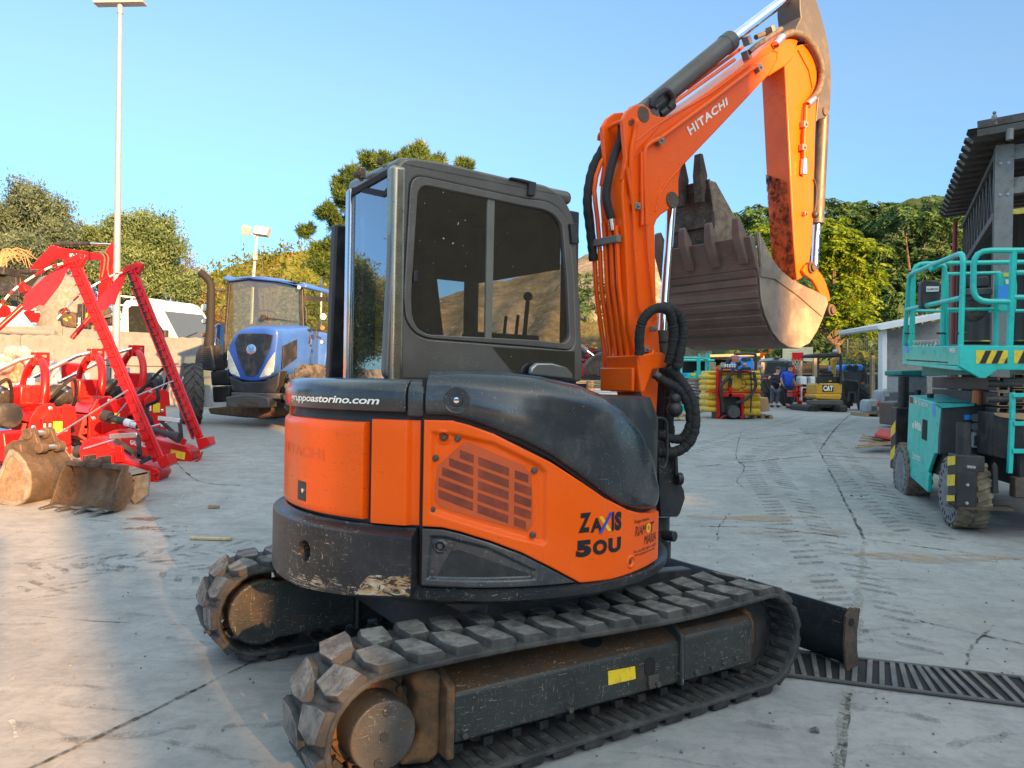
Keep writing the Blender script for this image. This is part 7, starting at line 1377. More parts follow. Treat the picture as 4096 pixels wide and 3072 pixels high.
epatch('label', ((850, 497), (903, 497), (903, 543), (850, 543)), 'brightblue', XE - .04, .003); ib = epatch('isolator_box', ((915, 655), (1027, 650), (1025, 808), (905, 805)), 'greyplastic', XE - .03, .06, .01); epatch('isolator_window', ((935, 690), (1012, 690), (1008, 790), (930, 790)), 'blackplastic', XE - .08, .012, .004, ib)
for v in (510, 597):
 q = LF.onx(*zr3(960, v), XE - .06); mb = MB(LF.M); mb.cyl((XE, q.y - .06, q.z), (XE - .10, q.y + .02, q.z - .01), .042, .036); sk_ = obj('power_socket', mb, M['greyplastic'], sl_); mb = MB(LF.M); mb.cyl((XE - .098, q.y + .018, q.z - .01), (XE - .125, q.y + .027, q.z - .013), .040); obj('socket_cap', mb, M['wheelgrey'], sk_)
q = LF.onx(*zr3(975, 330), XE + .1); mb = MB(LF.M); mb.lathe([(.055, -.10), (.052, .0), (.05, .07), (.0, .085)], (q.x, q.y, q.z), (0, 0, 1), 18); mb.box((q.x, q.y, q.z - .12), (.08, .1, .05)); obj('beacon', mb, M['amber'], sl_)
for u, v, x in ((405, 300, .9), (525, 335, .35)): q = LF.ony(*zr3(u, v), -.2); mb = MB(LF.M); mb.cyl((q.x, q.y, q.z - .06), (q.x, q.y, q.z + .05), .035); obj('tank_cap', mb, M['blackplastic'], sl_)
for x0_, near in ((-.34, 1), (2.1, 0)):
 pts = ((735, 868), (1045, 885), (1042, 1040), (972, 1045), (965, 1385), (760, 1385), (715, 1330)) if near else None
 if near:
  mb = MB(LF.M); mb.prism(RXn(-.36, *pts), -.52, -.36, 'yz') if False else mb.prism(RXn(-.40, (770, 875), (1045, 890), (1042, 1040), (972, 1045), (965, 1385), (765, 1370)), -.40, -.16, 'yz'); op = obj('outrigger', mb, M['black'], sl_, .012)
  yo = RXn(-.40, (770, 875))[0][0]; zb1 = RXn(-.40, (770, 1370))[0][1]; zt1 = RXn(-.40, (770, 875))[0][1]; hh = zt1 - zb1
  for k, (a_, b_) in enumerate(((.98, .74), (.62, .34), (.22, .04))): mb = MB(LF.M); mb.add([(-.39, yo + .003, zb1 + hh * (b_ + .07)), (-.17, yo + .003, zb1 + hh * (b_ + .0)), (-.17, yo + .003, zb1 + hh * (a_ - .06)), (-.39, yo + .003, zb1 + hh * a_)], [(0, 1, 2, 3)]); obj('hazard_stripe', mb, M['sticker'], op, smooth=0)
  for u, v in ((885, 990), (910, 993), (938, 995), (878, 1162), (870, 1335)): q = LF.onx(*zr3(u, v), -.40); mb = MB(LF.M); mb.lathe([(.017, 0), (.012, .012), (0, .014)], (q.x, q.y, q.z), (-1, 0, 0), 10); obj('bolt', mb, M['zinc'], op)
  q = LF.onx(*zr3(838, 570), -.28); q2 = LF.onx(*zr3(838, 880), -.28); mb = MB(LF.M); mb.cyl((q.x, q.y, q.z), (q2.x, q2.y, q2.z), .062, None, 24); mb.tube([(q.x + .04, q.y - .06, q.z - .03), (q.x + .04, q.y - .075, q.z - .25), (q.x + .04, q.y - .075, q2.z)], .012); obj('outrigger_cylinder', mb, M['black'], sl_)
  mb = MB(LF.M); mb.cyl((q.x + .06, q.y, zb1 - .02), (q.x + .06, q.y, zb1), .12, .1); mb.box((-.28, yo - .28, zb1 - .005), (.26, .5, .02)); obj('outrigger_foot', mb, M['rust'], sl_)
 else:
  mb = MB(LF.M); mb.box((x0_ + .1, -.14, .72), (.24, .26, .78)); obj('outrigger', mb, M['black'], sl_, .012); mb = MB(LF.M); mb.cyl((x0_ + .1, -.12, 1.0), (x0_ + .1, -.12, 1.5), .062, None, 20); obj('outrigger_cylinder', mb, M['black'], sl_)
  for k in range(2): mb = MB(LF.M); mb.add([(x0_ - .02, -.007, .5 + k * .3), (x0_ + .2, -.007, .42 + k * .3), (x0_ + .2, -.007, .55 + k * .3), (x0_ - .02, -.007, .65 + k * .3)], [(0, 1, 2, 3)]); obj('hazard_stripe', mb, M['sticker'], sl_, smooth=0)
mb = MB(LF.M); zc_ = RXn(-.3, (1100, 1080), (1100, 1270)); mb.box((-.26, -1.9, (zc_[0][1] + zc_[1][1]) / 2), (.14, 2.9, zc_[0][1] - zc_[1][1])); obj('cross_beam', mb, surf('brown_beam', (.10, .07, .05), .6, .1, .3, 4, (.05, .045, .04), .35, 6), sl_, .01)
mb = MB(LF.M); mb.prism(RXn(-.35, (1115, 1100), (1110, 980), (1135, 945), (1160, 980), (1172, 1240), (1110, 1240)), -.36, -.32, 'yz'); obj('lug_plate', mb, M['black'], sl_, .006)
mb = MB(LF.M); mb.box((.95, -.95, .62), (2.4, .9, .34)); obj('chassis', mb, M['black'], sl_, .02)
mb = MB(LF.M); mb.prism(RXn(-.1, (1105, 470), (1420, 475), (1420, 940), (1290, 935), (1105, 890)), -.1, .3, 'yz'); obj('control_box', mb, M['black'], sl_, .015); mb = MB(LF.M); mb.prism(RXn(-.12, (1130, 478), (1420, 480), (1420, 545), (1200, 520), (1140, 500)), -.115, -.1, 'yz'); obj('worn_edge', mb, M['cardboard'], sl_, .003)
mb = MB(LF.M)
for p_, q_, w_ in (((1305, 285), (1300, 540), .05), ((1300, 540), (1275, 1050), .05), ((1290, 310), (1600, 310), .09), ((1300, 578), (1600, 580), .09), ((1290, 838), (1600, 842), .09)): mb.beam(LF.onx(*zr3(*p_), -.3), LF.onx(*zr3(*q_), -.3), .04, w_, (1, 0, 0))
obj('ladder', mb, M['teal'], sl_, .005)
mb = MB(LF.M); sx = LF.onx(*zr3(1215, 200), .05); s1 = GX(-.42, (610, 150), (610, 240))
for k, (v0, v1) in enumerate(((135, 268), (280, 412), (425, 480))):
 e = RXn(.05, (1165, v0), (1270, v0 + 4), (1255, v1 + 3), (1155, v1)); ym, zm = sum(p[0] for p in e) / 4, sum(p[1] for p in e) / 4; w_ = e[0][0] - e[1][0]; h_ = e[0][1] - e[3][1]
 mb.beam((.05, ym, zm), (2.1, ym, zm - (.0 if k == 0 else .0) + .02), w_, h_, (0, 0, 1))
obj('scissor_arms', mb, surf('dark_scissor_steel', (.055, .046, .042), .5, .1, .25, 3, (.1, .08, .06), .3, 6), sl_, .008);
for k, (v0, v1) in enumerate(((135, 268), (280, 412), (425, 475))):
 for du in (0, 140):
  e = RXn(.035, (1172 + du, v0 + 8 - du * .2), (1262 + du, v0 + 10 - du * .2), (1250 + du, v1 - 6 - du * .2), (1163 + du, v1 - 8 - du * .2)); cy_, cz__ = sum(p[0] for p in e) / 4, sum(p[1] for p in e) / 4; mb = MB(LF.M); mb.ring([(cy_ + (p[0] - cy_) * 1.12, cz__ + (p[1] - cz__) * 1.1) for p in e], e, .0, .05, 'yz'); obj('tube_end', mb, M['cardboard'], sl_, .002); mb = MB(LF.M); mb.prism(e, .045, .05, 'yz'); obj('tube_inside', mb, M['seam'], sl_, smooth=0)
  if k < 2: mb = MB(LF.M); mb.cyl((.02, cy_ + .14, cz__), (.02, cy_ - .16, cz__), .035, None, 12); obj('scissor_pin', mb, M['oldcap'], sl_)
mb = MB(LF.M); q = GX(-.30, (752, 178), (800, 182), (798, 258), (750, 245)); ysurf = -.30
mb = MB(LF.M); low = FX(.0, (288, 695), (290, 600), (600, 600), (597, 708)); mb.prism(low, -.04, .0, 'xz'); mb.prism(FX(.0, (288, 690), (600, 712), (600, 735), (300, 702)), -.06, .015, 'xz'); pf = obj('platform_side', mb, M['teal'], sl_, .006)
q = [LF.ony(*zr1(u, v), .003) for u, v in ((550, 635), (584, 638), (584, 612), (550, 608))]; mb = MB(LF.M); fit_text(mb, 'IMER', quad_fn(*q), .04); obj('lettering', mb, M['white_letter'], pf, fix=False, smooth=0)
mb = MB(LF.M); mb.prism(FX(.003, (302, 600), (324, 600), (324, 638), (302, 636)), .001, .003, 'xz'); obj('label', mb, M['brightblue'], pf, smooth=0)
mb = MB(LF.M); mb.prism(FX(.002, (310, 674), (540, 688), (540, 694), (310, 680)), .0005, .003, 'xz'); obj('slot_row', mb, M['seam'], pf, smooth=0)
xn = low[3][0] - .01; RY = lambda x, *pts: [(lambda q: (q.y, q.z))(LF.onx(*zr1(u, v), x)) for u, v in pts]
mb = MB(LF.M); en = RY(xn, (600, 598), (1010, 600), (1010, 735), (810, 732), (745, 778), (712, 778), (597, 712)); mb.prism(en, xn - .03, xn + .02, 'yz'); pe = obj('platform_end', mb, M['teal'], sl_, .006)
for u0 in (690, 900):
 mb = MB(LF.M); e = RY(xn, (u0, 625), (u0 + 175, 625), (u0 + 172, 698), (u0, 698)); mb.prism(e, xn - .034, xn - .031, 'yz'); hz = obj('hazard_panel', mb, M['sticker'], pe, smooth=0)
 for k in range(3): mb = MB(LF.M); a = u0 + 18 + k * 66; mb.prism(RY(xn, (a, 697), (a + 34, 626), (min(u0 + 175, a + 66), 626), (min(u0 + 172, a + 34), 697)) if k < 2 else RY(xn, (u0 + 152, 697), (u0 + 172, 660), (u0 + 172, 697)), xn - .037, xn - .0345, 'yz'); obj('black_stripe', mb, M['black_letter'], hz, smooth=0)
mb = MB(LF.M); zfl = low[1][1] - .16; mb.box(((low[0][0] + xn) / 2, -1.2, zfl), (low[0][0] - xn, 2.36, .05)); mb.beam((low[0][0], -.25, zfl - .12), (xn, -.25, zfl - .12), .06, .16); mb.beam((low[0][0], -1.2, zfl - .12), (xn, -1.2, zfl - .12), .06, .16); mb.box((low[0][0] - .01, -1.2, zfl + .08), (.03, 2.36, .2)); obj('platform_floor', mb, M['tealdark'], sl_, .006)
rt = .027
def rail_(name, pts, r=rt): mb = MB(LF.M); mb.tube(pts, r, 10); return obj(name, mb, M['teal'], sl_)
L3 = lambda y, *pts: [LF.ony(*zr1(u, v), y) for u, v in pts]; N3 = lambda x, *pts: [LF.onx(*zr1(u, v), x) for u, v in pts]
def rnd(pts, r=.10): return [Vector((a, b, 0)) for a, b in []] or spline_round(pts, r)
def spline_round(pts, r):
 out = [pts[0]]
 for i in range(1, len(pts) - 1):
  p = pts[i]; a = (pts[i - 1] - p); b = (pts[i + 1] - p); d = min(r, a.length * .45, b.length * .45); a.normalize(); b.normalize(); out += [(p + a * d) * (1 - t) ** 2 + p * 2 * t * (1 - t) + (p + b * d) * t * t for t in (0, .25, .5, .75, 1)]
 return out + [pts[-1]]
rail_('guard_rail', spline_round(L3(-.03, (300, 600), (328, 205), (628, 82), (612, 600)), .12)); rail_('guard_rail', L3(-.03, (318, 398), (615, 335))); rail_('rail_post', L3(-.06, (333, 600), (352, 200)), .022)
yb_ = -1.75; xf = low[0][0] - .03
rail_('guard_rail', spline_round([Vector((xf, -.10, zfl)), Vector((xf, -.10, zfl + 1.15)), Vector((xf, yb_, zfl + 1.15)), Vector((xf, yb_, zfl))], .12)); rail_('guard_rail', [Vector((xf, -.1, zfl + .58)), Vector((xf, yb_, zfl + .58))], .02)
rail_('guard_rail', spline_round(N3(xn + .9, (510, 600), (525, 140), (440, 180)) , .10)); rail_('rail_post', N3(xn + .9, (535, 600), (532, 190)), .022)
rail_('guard_rail', [Vector((xf, yb_, zfl + 1.12)), Vector((xn, yb_, zfl + 1.12))]); rail_('guard_rail', [Vector((xf, yb_, zfl + .6)), Vector((xn, yb_, zfl + .6))], .02); rail_('rail_post', [Vector((.9, yb_, zfl)), Vector((.9, yb_, zfl + 1.12))])
rail_('gate', spline_round(N3(xn, (1030, 72), (685, 72), (680, 355), (905, 355)), .14)); rail_('rail_post', N3(xn, (905, 80), (882, 600)), .03); rail_('rail_post', N3(xn + .5, (815, 200), (805, 610)), .024); rail_('guard_rail', N3(xn + .5, (540, 202), (830, 195)), .018); rail_('guard_rail', N3(xn + .5, (540, 398), (830, 395)), .018); rail_('guard_rail', N3(xn, (905, 330), (1030, 332)), .024); rail_('guard_rail', N3(xn, (915, 195), (1030, 190)), .024)
def lplate(name, pts, m, x, d=.03, bev=.004): mb = MB(LF.M); mb.prism(RY(x, *pts), x, x + d, 'yz'); return obj(name, mb, M[m], sl_, bev)
lplate('sign_plate', ((820, 195), (915, 192), (925, 260), (920, 402), (818, 402)), 'teal', xn + .3); lplate('label', ((818, 265), (885, 262), (882, 342), (818, 342)), 'brightblue', xn + .29, .004, 0); lplate('label', ((848, 198), (888, 198), (888, 216), (848, 216)), 'sticker', xn + .29, .004, 0); lplate('label', ((860, 232), (885, 232), (885, 258), (860, 258)), 'whiteplastic', xn + .29, .004, 0)
dbx = lplate('document_box', ((392, 390), (392, 250), (410, 232), (500, 236), (505, 385)), 'blackplastic', xn + 1.15, .12, .02); mb = MB(LF.M); mb.prism(RY(xn + 1.14, (422, 270), (492, 270), (490, 298), (422, 300)), xn + 1.14, xn + 1.148, 'yz'); obj('label', mb, M['whiteplastic'], dbx, smooth=0)
q = [LF.onx(*zr1(u, v), xn + 1.135) for u, v in ((426, 291), (488, 290), (488, 279), (426, 280))]; mb = MB(LF.M); fit_text(mb, 'DOCUMENT BOX', quad_fn(*q), .01); obj('lettering', mb, M['black_letter'], dbx, fix=False, smooth=0)
lplate('control_panel', ((640, 280), (790, 276), (792, 315), (640, 318)), 'armblack', xn + .45, .2, .01); lplate('control_panel', ((640, 215), (770, 208), (775, 275), (642, 278)), 'blackplastic', xn + .48, .12, .02); mb = MB(LF.M); e = RY(xn + .55, (650, 340), (790, 345), (760, 420), (715, 470), (665, 435)); mb.prism(e, xn + .5, xn + .8, 'yz'); obj('tool_sack', mb, M['rust'], sl_, .05, 3)
mb = MB(LF.M); h0, h1 = L3(-.10, (318, 588), (482, 582)); mb.tube([h0.lerp(h1, k / 60) + Vector((0, .03 * math.cos(k * .9), .03 * math.sin(k * .9))) for k in range(61)], .008, 6); obj('coiled_cable', mb, M['net'], sl_)
mb = MB(LF.M)
for u in (502, 615, 322): q = LF.ony(*zr1(u, 530), -.03); mb.cyl((q.x, q.y + .04, q.z), (q.x, q.y - .05, q.z), .012, None, 6)
objs('clamp_bolt', mb, M['black'], sl_)
WH = Frame(7.35, 11.6, 26, gz(7, 11.6)); wh = thing('warehouse', 'open-sided grey steel shed with dark ribbed roof at the right edge', 'building', WH.o)
ztp = WH.onx(*zw(700, 350), 0).z
mb = MB(WH.M)
for dx in (-.09, .09): mb.box((dx, -.0, ztp / 2), (.02, .24, ztp))
mb.box((0, 0, ztp / 2), (.18, .015, ztp)); obj('column', mb, M['colsteel'], wh, .003)
mb = MB(WH.M)
for zz in (ztp - .75, ztp - .28):
 for yy in (-.05, .05): mb.lathe([(.022, 0), (.022, .012), (0, .014)], (-.10, yy, zz), (-1, 0, 0), 8)
objs('bolt', mb, M['zinc'], wh)
Lw = 6.4; zt1 = ztp + .10
mb = MB(WH.M); mb.beam((0, .02, zt1 - .10), (Lw, .02, zt1 - .10), .12, .10); mb.beam((0, .02, zt1 - 1.05), (Lw, .02, zt1 - 1.05), .12, .12); n = 12
for k in range(n):
 a_, b_ = Lw * k / n, Lw * (k + .5) / n; mb.beam((a_, .02, zt1 - 1.0), (b_, .02, zt1 - .15), .05, .06); mb.beam((b_, .02, zt1 - .15), (Lw * (k + 1) / n, .02, zt1 - 1.0), .05, .06)
obj('lattice_girder', mb, M['roofsteel'], wh, .004)
mb = MB(WH.M)
for zz, hh, m in ((ztp - .12, .22, 0), (ztp - .62, .24, 0)): mb.beam((0.02, -.1, zz), (.02, -6, zz + .35), .16, hh)
obj('cross_girder', mb, M['colsteel'], wh, .004)
rn = WH.onx(*zw(350, 240), -.45); rf2 = WH.onx(*zr2(785, 790), Lw + .3)
mb = MB(WH.M); n = 15; pts = []
for k in range(n): x = -.45 + k * (Lw + .75) / n; w_ = (Lw + .75) / n; pts += [(x, 0), (x + w_ * .5, 0), (x + w_ * .54, -.10), (x + w_ * .96, -.10)]
vs = []; fs = []
for i, (x, z) in enumerate(pts):
 t_ = (x + .45) / (Lw + .75); oy = rn.y + (rf2.y - rn.y) * t_ + (.10 if (i % 4) in (0, 1) else 0); oz = rn.z + .12 + (rf2.z + .1 - rn.z - .12) * t_ + z
 for y, dz in ((oy, 0), (-7, .085 * (7 + oy))): vs += [(x, y, oz + dz), (x, y, oz + dz + .02)]
for i in range(len(pts) - 1): a = i * 4; fs += [(a, a + 4, a + 6, a + 2), (a + 1, a + 3, a + 7, a + 5), (a, a + 1, a + 5, a + 4)]
mb.add(vs, fs)
for dz, hh in ((.17, .11), (.05, .10)): mb.beam((-.50, rn.y - .02, rn.z + dz), (-.50, -7, rn.z + dz + .085 * (7 + rn.y)), .05, hh)
obj('roof', mb, M['roofsteel'], wh, smooth=0)
mb = MB(WH.M); q = WH.onx(*zw(808, 200), -.52); mb.cyl((-.52, q.y, q.z - .07), (-.52, q.y, q.z + .09), .05, None, 14); obj('lamp', mb, M['colsteel'], wh)
mb = MB(WH.M); n = 60
vs = []
for k in range(n + 1): y = .05 - 7 * k / n; x = Lw + (.03 if k % 2 else 0); vs += [(x, y, 2.2), (x, y, zt1 + .1)]
mb.add(vs, [(2 * k, 2 * k + 1, 2 * k + 3, 2 * k + 2) for k in range(n)]); mb.box((Lw + 1.4, .10, 2.0), (2.6, .06, 4.6)); obj('rear_cladding', mb, M['darkclad'], wh, smooth=0)
mb = MB(WH.M); mb.box((Lw + .15, -3.4, 1.05), (.1, 6.8, 2.25)); mb.box((3.2, -7.0, 2.2), (6.6, .1, 4.6)); obj('dark_interior', mb, M['interior'], wh, smooth=0)  # black boxes paint the shade deep inside the shed
mb = MB(WH.M); mb.tube([(Lw - .05, .2, 0), (Lw - .05, .2, zt1)], .05, 10); obj('downpipe', mb, M['reddoor'], wh); mb = MB(WH.M); mb.beam((Lw - .3, -.5, 1.62), (Lw - .3, -4.5, 1.62), .03, .06); obj('light_strip', mb, M['whiteplastic'], wh)
Yd = 25; sh = thing('lean_to_shed', 'small pale grey lean-to with sloping roof edge beyond the warehouse', 'shed', (at(*zr1(190, 900), Yd).x, Yd, .6))
mb = MB(); flat(mb, zr1, Yd, [(178, 930), (180, 515), (205, 510), (205, 930)], .3); obj('corner_post', mb, M['white'], sh, .01); mb = MB(); flat(mb, zr1, Yd - .3, [(150, 485), (620, 395), (620, 428), (175, 512), (155, 505)], 3.0); obj('roof', mb, M['white'], sh, .01)
mb = MB(); flat(mb, zr1, Yd + .8, [(200, 940), (200, 515), (620, 440), (620, 940)], .1); obj('wall', mb, M['cladding'], sh, smooth=0)
q = at(*zr2(1123, 143), 11.0); mb = MB(); mb.ball((q.x, q.y, q.z + .05), .045, 8, 0, (.8, 1, 1.3)); mb.ball((q.x, q.y, q.z + .125), .026, 6); mb.tube([(q.x, q.y, q.z + .0), (q.x + .01, q.y, q.z - .03)], .006, 5); mb.tube([(q.x + .02, q.y, q.z + .02), (q.x + .03, q.y, q.z - .04)], .014, 5); mb.tube([(q.x, q.y - .02, q.z + .125), (q.x, q.y - .05, q.z + .12)], [.008, .002], 5); tag(obj('pigeon', mb, M['colsteel'], None), 'small grey bird perched on the warehouse roof edge', 'bird')
def far(name, label, cat, Y, u, v, fz, group=None): p = at(*fz(u, v), Y); return thing(name, label, cat, (p.x, Y, gz(0, Y)), 0, group)
def fp(par, name, fz, Y, pts, d, m, bev=.01, objx=None): mb = MB(); flat(mb, fz, Y, pts, d); return obj(name, mb, M[m] if isinstance(m, str) else m, par, bev)
def ft(par, name, fz, pts, r, m, n=8): mb = MB(); q = seg(fz, *pts); mb.tube(spline(q, 5) if len(q) > 2 else q, r, n); return obj(name, mb, M[m], par)
Y = 19.6; sp = far('crop_sprayer', 'yellow ribbed spray tank on a red steel frame with black hoses', 'sprayer', Y, 1450, 1250, zs)
def lobes(u0, u1, vs, dep):
 for v0, v1 in vs: mb = MB(); flat(mb, zs, Y, [(u0, v0), (u1, v0), (u1, v1), (u0, v1)], dep); obj('tank_ring', mb, M['yellow'], tk_, min(.09, (v1 - v0) / 4.424 / 1.8517 * Y / 1661 * .42), 4)
mb = MB(); flat(mb, zs, Y + .06, [(1060, 375), (1950, 375), (1950, 1150), (1680, 1150), (1620, 880), (1230, 880), (1200, 1090), (1030, 1090), (1030, 420)], .8); tk_ = obj('tank', mb, M['yellow'], sp, .06, 3)
lobes(1015, 1210, ((432, 515), (522, 605), (612, 715), (780, 880), (885, 1000), (1008, 1100)), .95); lobes(1640, 1975, ((432, 520), (528, 615), (622, 725), (780, 890), (892, 1025), (1030, 1160)), .95); lobes(1055, 1960, ((368, 425),), .9); lobes(1230, 1630, ((430, 720),), .5)
for pts in ([(990, 725), (1990, 735), (1990, 770), (990, 752)], [(1190, 380), (1225, 370), (1245, 400), (1240, 1190), (1200, 1190)], [(1100, 760), (1660, 780), (1690, 830), (1660, 880), (1640, 870), (1560, 830), (1260, 830), (1190, 790)], [(1610, 830), (1670, 850), (1660, 1225), (1620, 1225)], [(1400, 620), (1450, 620), (1460, 830), (1385, 830)]): fp(sp, 'frame_member', zs, Y - .12, pts, .10, 'red', .012)
ft(sp, 'frame_tube', zs, ((1195, 1230, Y - .05), (1195, 400, Y - .05), (1240, 375, Y - .05), (1800, 385, Y - .05)), .03, 'red'); ft(sp, 'frame_tube', zs, ((1210, 1240, Y - .1), (1340, 1160, Y - .1), (1560, 1160, Y - .1), (1650, 1240, Y - .1), (1720, 1245, Y - .1)), .028, 'darkred')
q = at(*zs(1440, 1090), Y); mb = MB(); mb.lathe([(.0, 0), (.15, 0), (.165, .05), (.17, .35), (.26, .4)], (q.x, Y - .25, q.z), (0, 1, 0), 22); obj('pump', mb, M['armblack'], sp); mb = MB(); mb.box((q.x, Y + .3, q.z + .1), (.75, .5, .7)); obj('pump_housing', mb, M['black'], sp, .05)
for pts, r in ((((1480, 350, Y - .2), (1400, 480, Y - .22), (1270, 620, Y - .22), (1265, 760, Y - .22), (1290, 950, Y - .2), (1300, 1090, Y - .2)), .045), (((1830, 390, Y - .2), (1870, 560, Y - .24), (1850, 700, Y - .25), (1720, 860, Y - .25), (1530, 940, Y - .2)), .04), (((1280, 300, Y - .2), (1255, 450, Y - .2), (1258, 600, Y - .2)), .022), (((1430, 500, Y - .15), (1415, 620, Y - .15)), .05), (((1590, 340, Y - .15), (1580, 500, Y - .15)), .05), (((1740, 380, Y - .2), (1800, 500, Y - .2), (1860, 560, Y - .2)), .016), (((1600, 500, Y - .18), (1690, 560, Y - .2), (1690, 650, Y - .2), (1600, 680, Y - .18)), .012)): ft(sp, 'spray_hose', zs, pts, r, 'blackplastic')
for a_, b_, w_, h_ in ((1320, 1560, 262, 330), (1640, 1790, 300, 350)): fp(sp, 'valve_block', zs, Y - .25, [(a_, w_), (b_, w_), (b_, h_), (a_, h_)], .2, 'blackplastic', .015)
for k in range(10): q = at(*zs(1330 + (k % 5) * 42, 268 + (k // 5) * 28), Y - .27); mb = MB(); mb.ball(q, .026, 5); obj('valve_cap', mb, M['whiteplastic'], sp)
mb = MB(); q = at(*zs(1285, 265), Y - .2); mb.cyl(q, q + Vector((0, -.06, 0)), .065, None, 16); obj('gauge', mb, M['zinc'], sp); mb = MB(); q = at(*zs(1500, 150), Y); mb.lathe([(.11, -.1), (.11, .06), (0, .10)], q, (0, 0, 1), 12); obj('filler_cap', mb, M['pinkwrap'], sp); ft(sp, 'spray_hose', zs, ((1380, 260, Y), (1400, 180, Y), (1480, 160, Y), (1540, 200, Y), (1600, 260, Y)), .06, 'blackplastic'); ft(sp, 'tank_strap', zs, ((1785, 400, Y - .14), (1795, 760, Y - .14), (1780, 1110, Y - .14)), .02, 'muddy')
def pallet(name, label, u0, u1, vt, vb, Y, dep, fz, group=None):
 a_, b_ = at(*fz(u0, vb), Y), at(*fz(u1, vb), Y); W_ = b_.x - a_.x; z = gz(0, Y); h = at(*fz(u0, vt), Y).z - z; h = max(.1, h); mb = MB(); t = thing(name, label, 'pallet', ((a_.x + b_.x) / 2, Y, z), 0, group)
 for k in range(5): mb = MB(); mb.box((a_.x + W_ * (k + .5) / 5, Y + dep / 2, z + h - .012), (W_ / 5 - .03, dep, .022)); obj('deck_board', mb, M['wood'], t, .003)
 for k in range(3): mb = MB(); mb.box((a_.x + W_ * (.08 + .42 * k), Y + dep / 2, z + (h - .022) / 2), (.10, dep, h - .026)); obj('bearer', mb, M['wood'], t, .003)
 return t
pallet('wooden_pallet', 'wooden pallet under the leaning cardboard box behind the sprayer', 1830, 2170, 1165, 1225, 20.1, 1.0, zs, 'pallets'); mb = MB(); flat(mb, zs, 20.3, [(1940, 850), (2090, 838), (2120, 1080), (1960, 1100)], .7); tag(obj('cardboard_box', mb, M['cardboard'], None, .015), 'brown cardboard box on a pallet beside the yellow sprayer', 'box')
Y = 24; s2 = far('scissor_lift', 'small turquoise scissor lift with grey stack beside the yellow sprayer', 'lift', Y, 700, 1150, zs)
for pts in (((405, 140, Y), (800, 140, Y), (845, 190, Y), (845, 480, Y)), ((870, 60, Y), (875, 490, Y)), ((1000, 60, Y + .8), (990, 370, Y + .8)), ((1048, 60, Y + .8), (1045, 370, Y + .8)), ((870, 135, Y), (1060, 170, Y + .8)), ((560, 150, Y + .5), (550, 480, Y + .3)), ((600, 180, Y + .6), (1140, 185, Y + .6))): ft(s2, 'guard_rail', zs, pts, .035, 'teal')
fp(s2, 'platform', zs, Y, [(530, 410), (890, 400), (890, 500), (560, 500)], .1, 'teal', .01); fp(s2, 'platform', zs, Y + .1, [(885, 365), (1050, 370), (1050, 500), (885, 500)], .8, 'tealdark', .02); fp(s2, 'hazard_panel', zs, Y - .02, [(725, 415), (810, 412), (795, 458), (725, 458)], .015, 'sticker', 0); fp(s2, 'label', zs, Y - .02, [(540, 412), (660, 412), (660, 450), (545, 450)], .015, 'brightblue', 0)
for k in range(6): fp(s2, 'scissor_arm', zs, Y + .1, [(560, 520 + k * 52), (800, 520 + k * 52), (800, 548 + k * 52), (560, 548 + k * 52)], .08, 'greyplastic', .008); fp(s2, 'scissor_arm', zs, Y + .3, [(800, 525 + k * 52), (1010, 500 + k * 62), (1010, 545 + k * 62), (800, 560 + k * 52)], .08, 'colsteel', .008)
fp(s2, 'base', zs, Y, [(380, 900), (660, 990), (660, 1150), (490, 1150), (385, 1080)], .8, 'teal', .02); fp(s2, 'base', zs, Y - .1, [(895, 870), (1010, 880), (1010, 1150), (900, 1165)], .8, 'tealdark', .02); fp(s2, 'battery_box', zs, Y + .2, [(560, 870), (890, 870), (890, 1150), (560, 1150)], .6, 'armblack', .02)
mb = MB(); flat(mb, zs, Y + 3, [(1060, 215), (1168, 215), (1165, 355), (1060, 355)], .6); tag(obj('wooden_crate', mb, M['wood'], None, .02), 'brown wooden crate standing behind the small lift platform', 'crate')
mb = MB(); flat(mb, zs, 19.0, [(820, 990), (900, 1010), (905, 1240), (860, 1245), (830, 1060)], .05); tag(obj('wood_board', mb, M['paleswood'], None, .005), 'pale upright board leaning left of the yellow sprayer', 'board')
wp = far('scrap_wood', 'heap of broken pallet boards on the floor left of the sprayer', 'wood', 18.6, 520, 1290, zs)
for k in range(9): mb = MB(); a = random.uniform(-.5, .5); q = at(*zs(400 + k * 35, 1200 + random.uniform(-10, 80)), 18.6 + random.uniform(-.3, .3)); mb.box((q.x, q.y, gz(0, q.y) + .03 + random.uniform(0, .12)), (random.uniform(.4, .8), .10, .025), (random.uniform(-.1, .1), random.uniform(-.2, .2), a)); obj('broken_board', mb, M['paleswood'] if k % 2 else M['wood'], wp, .003)
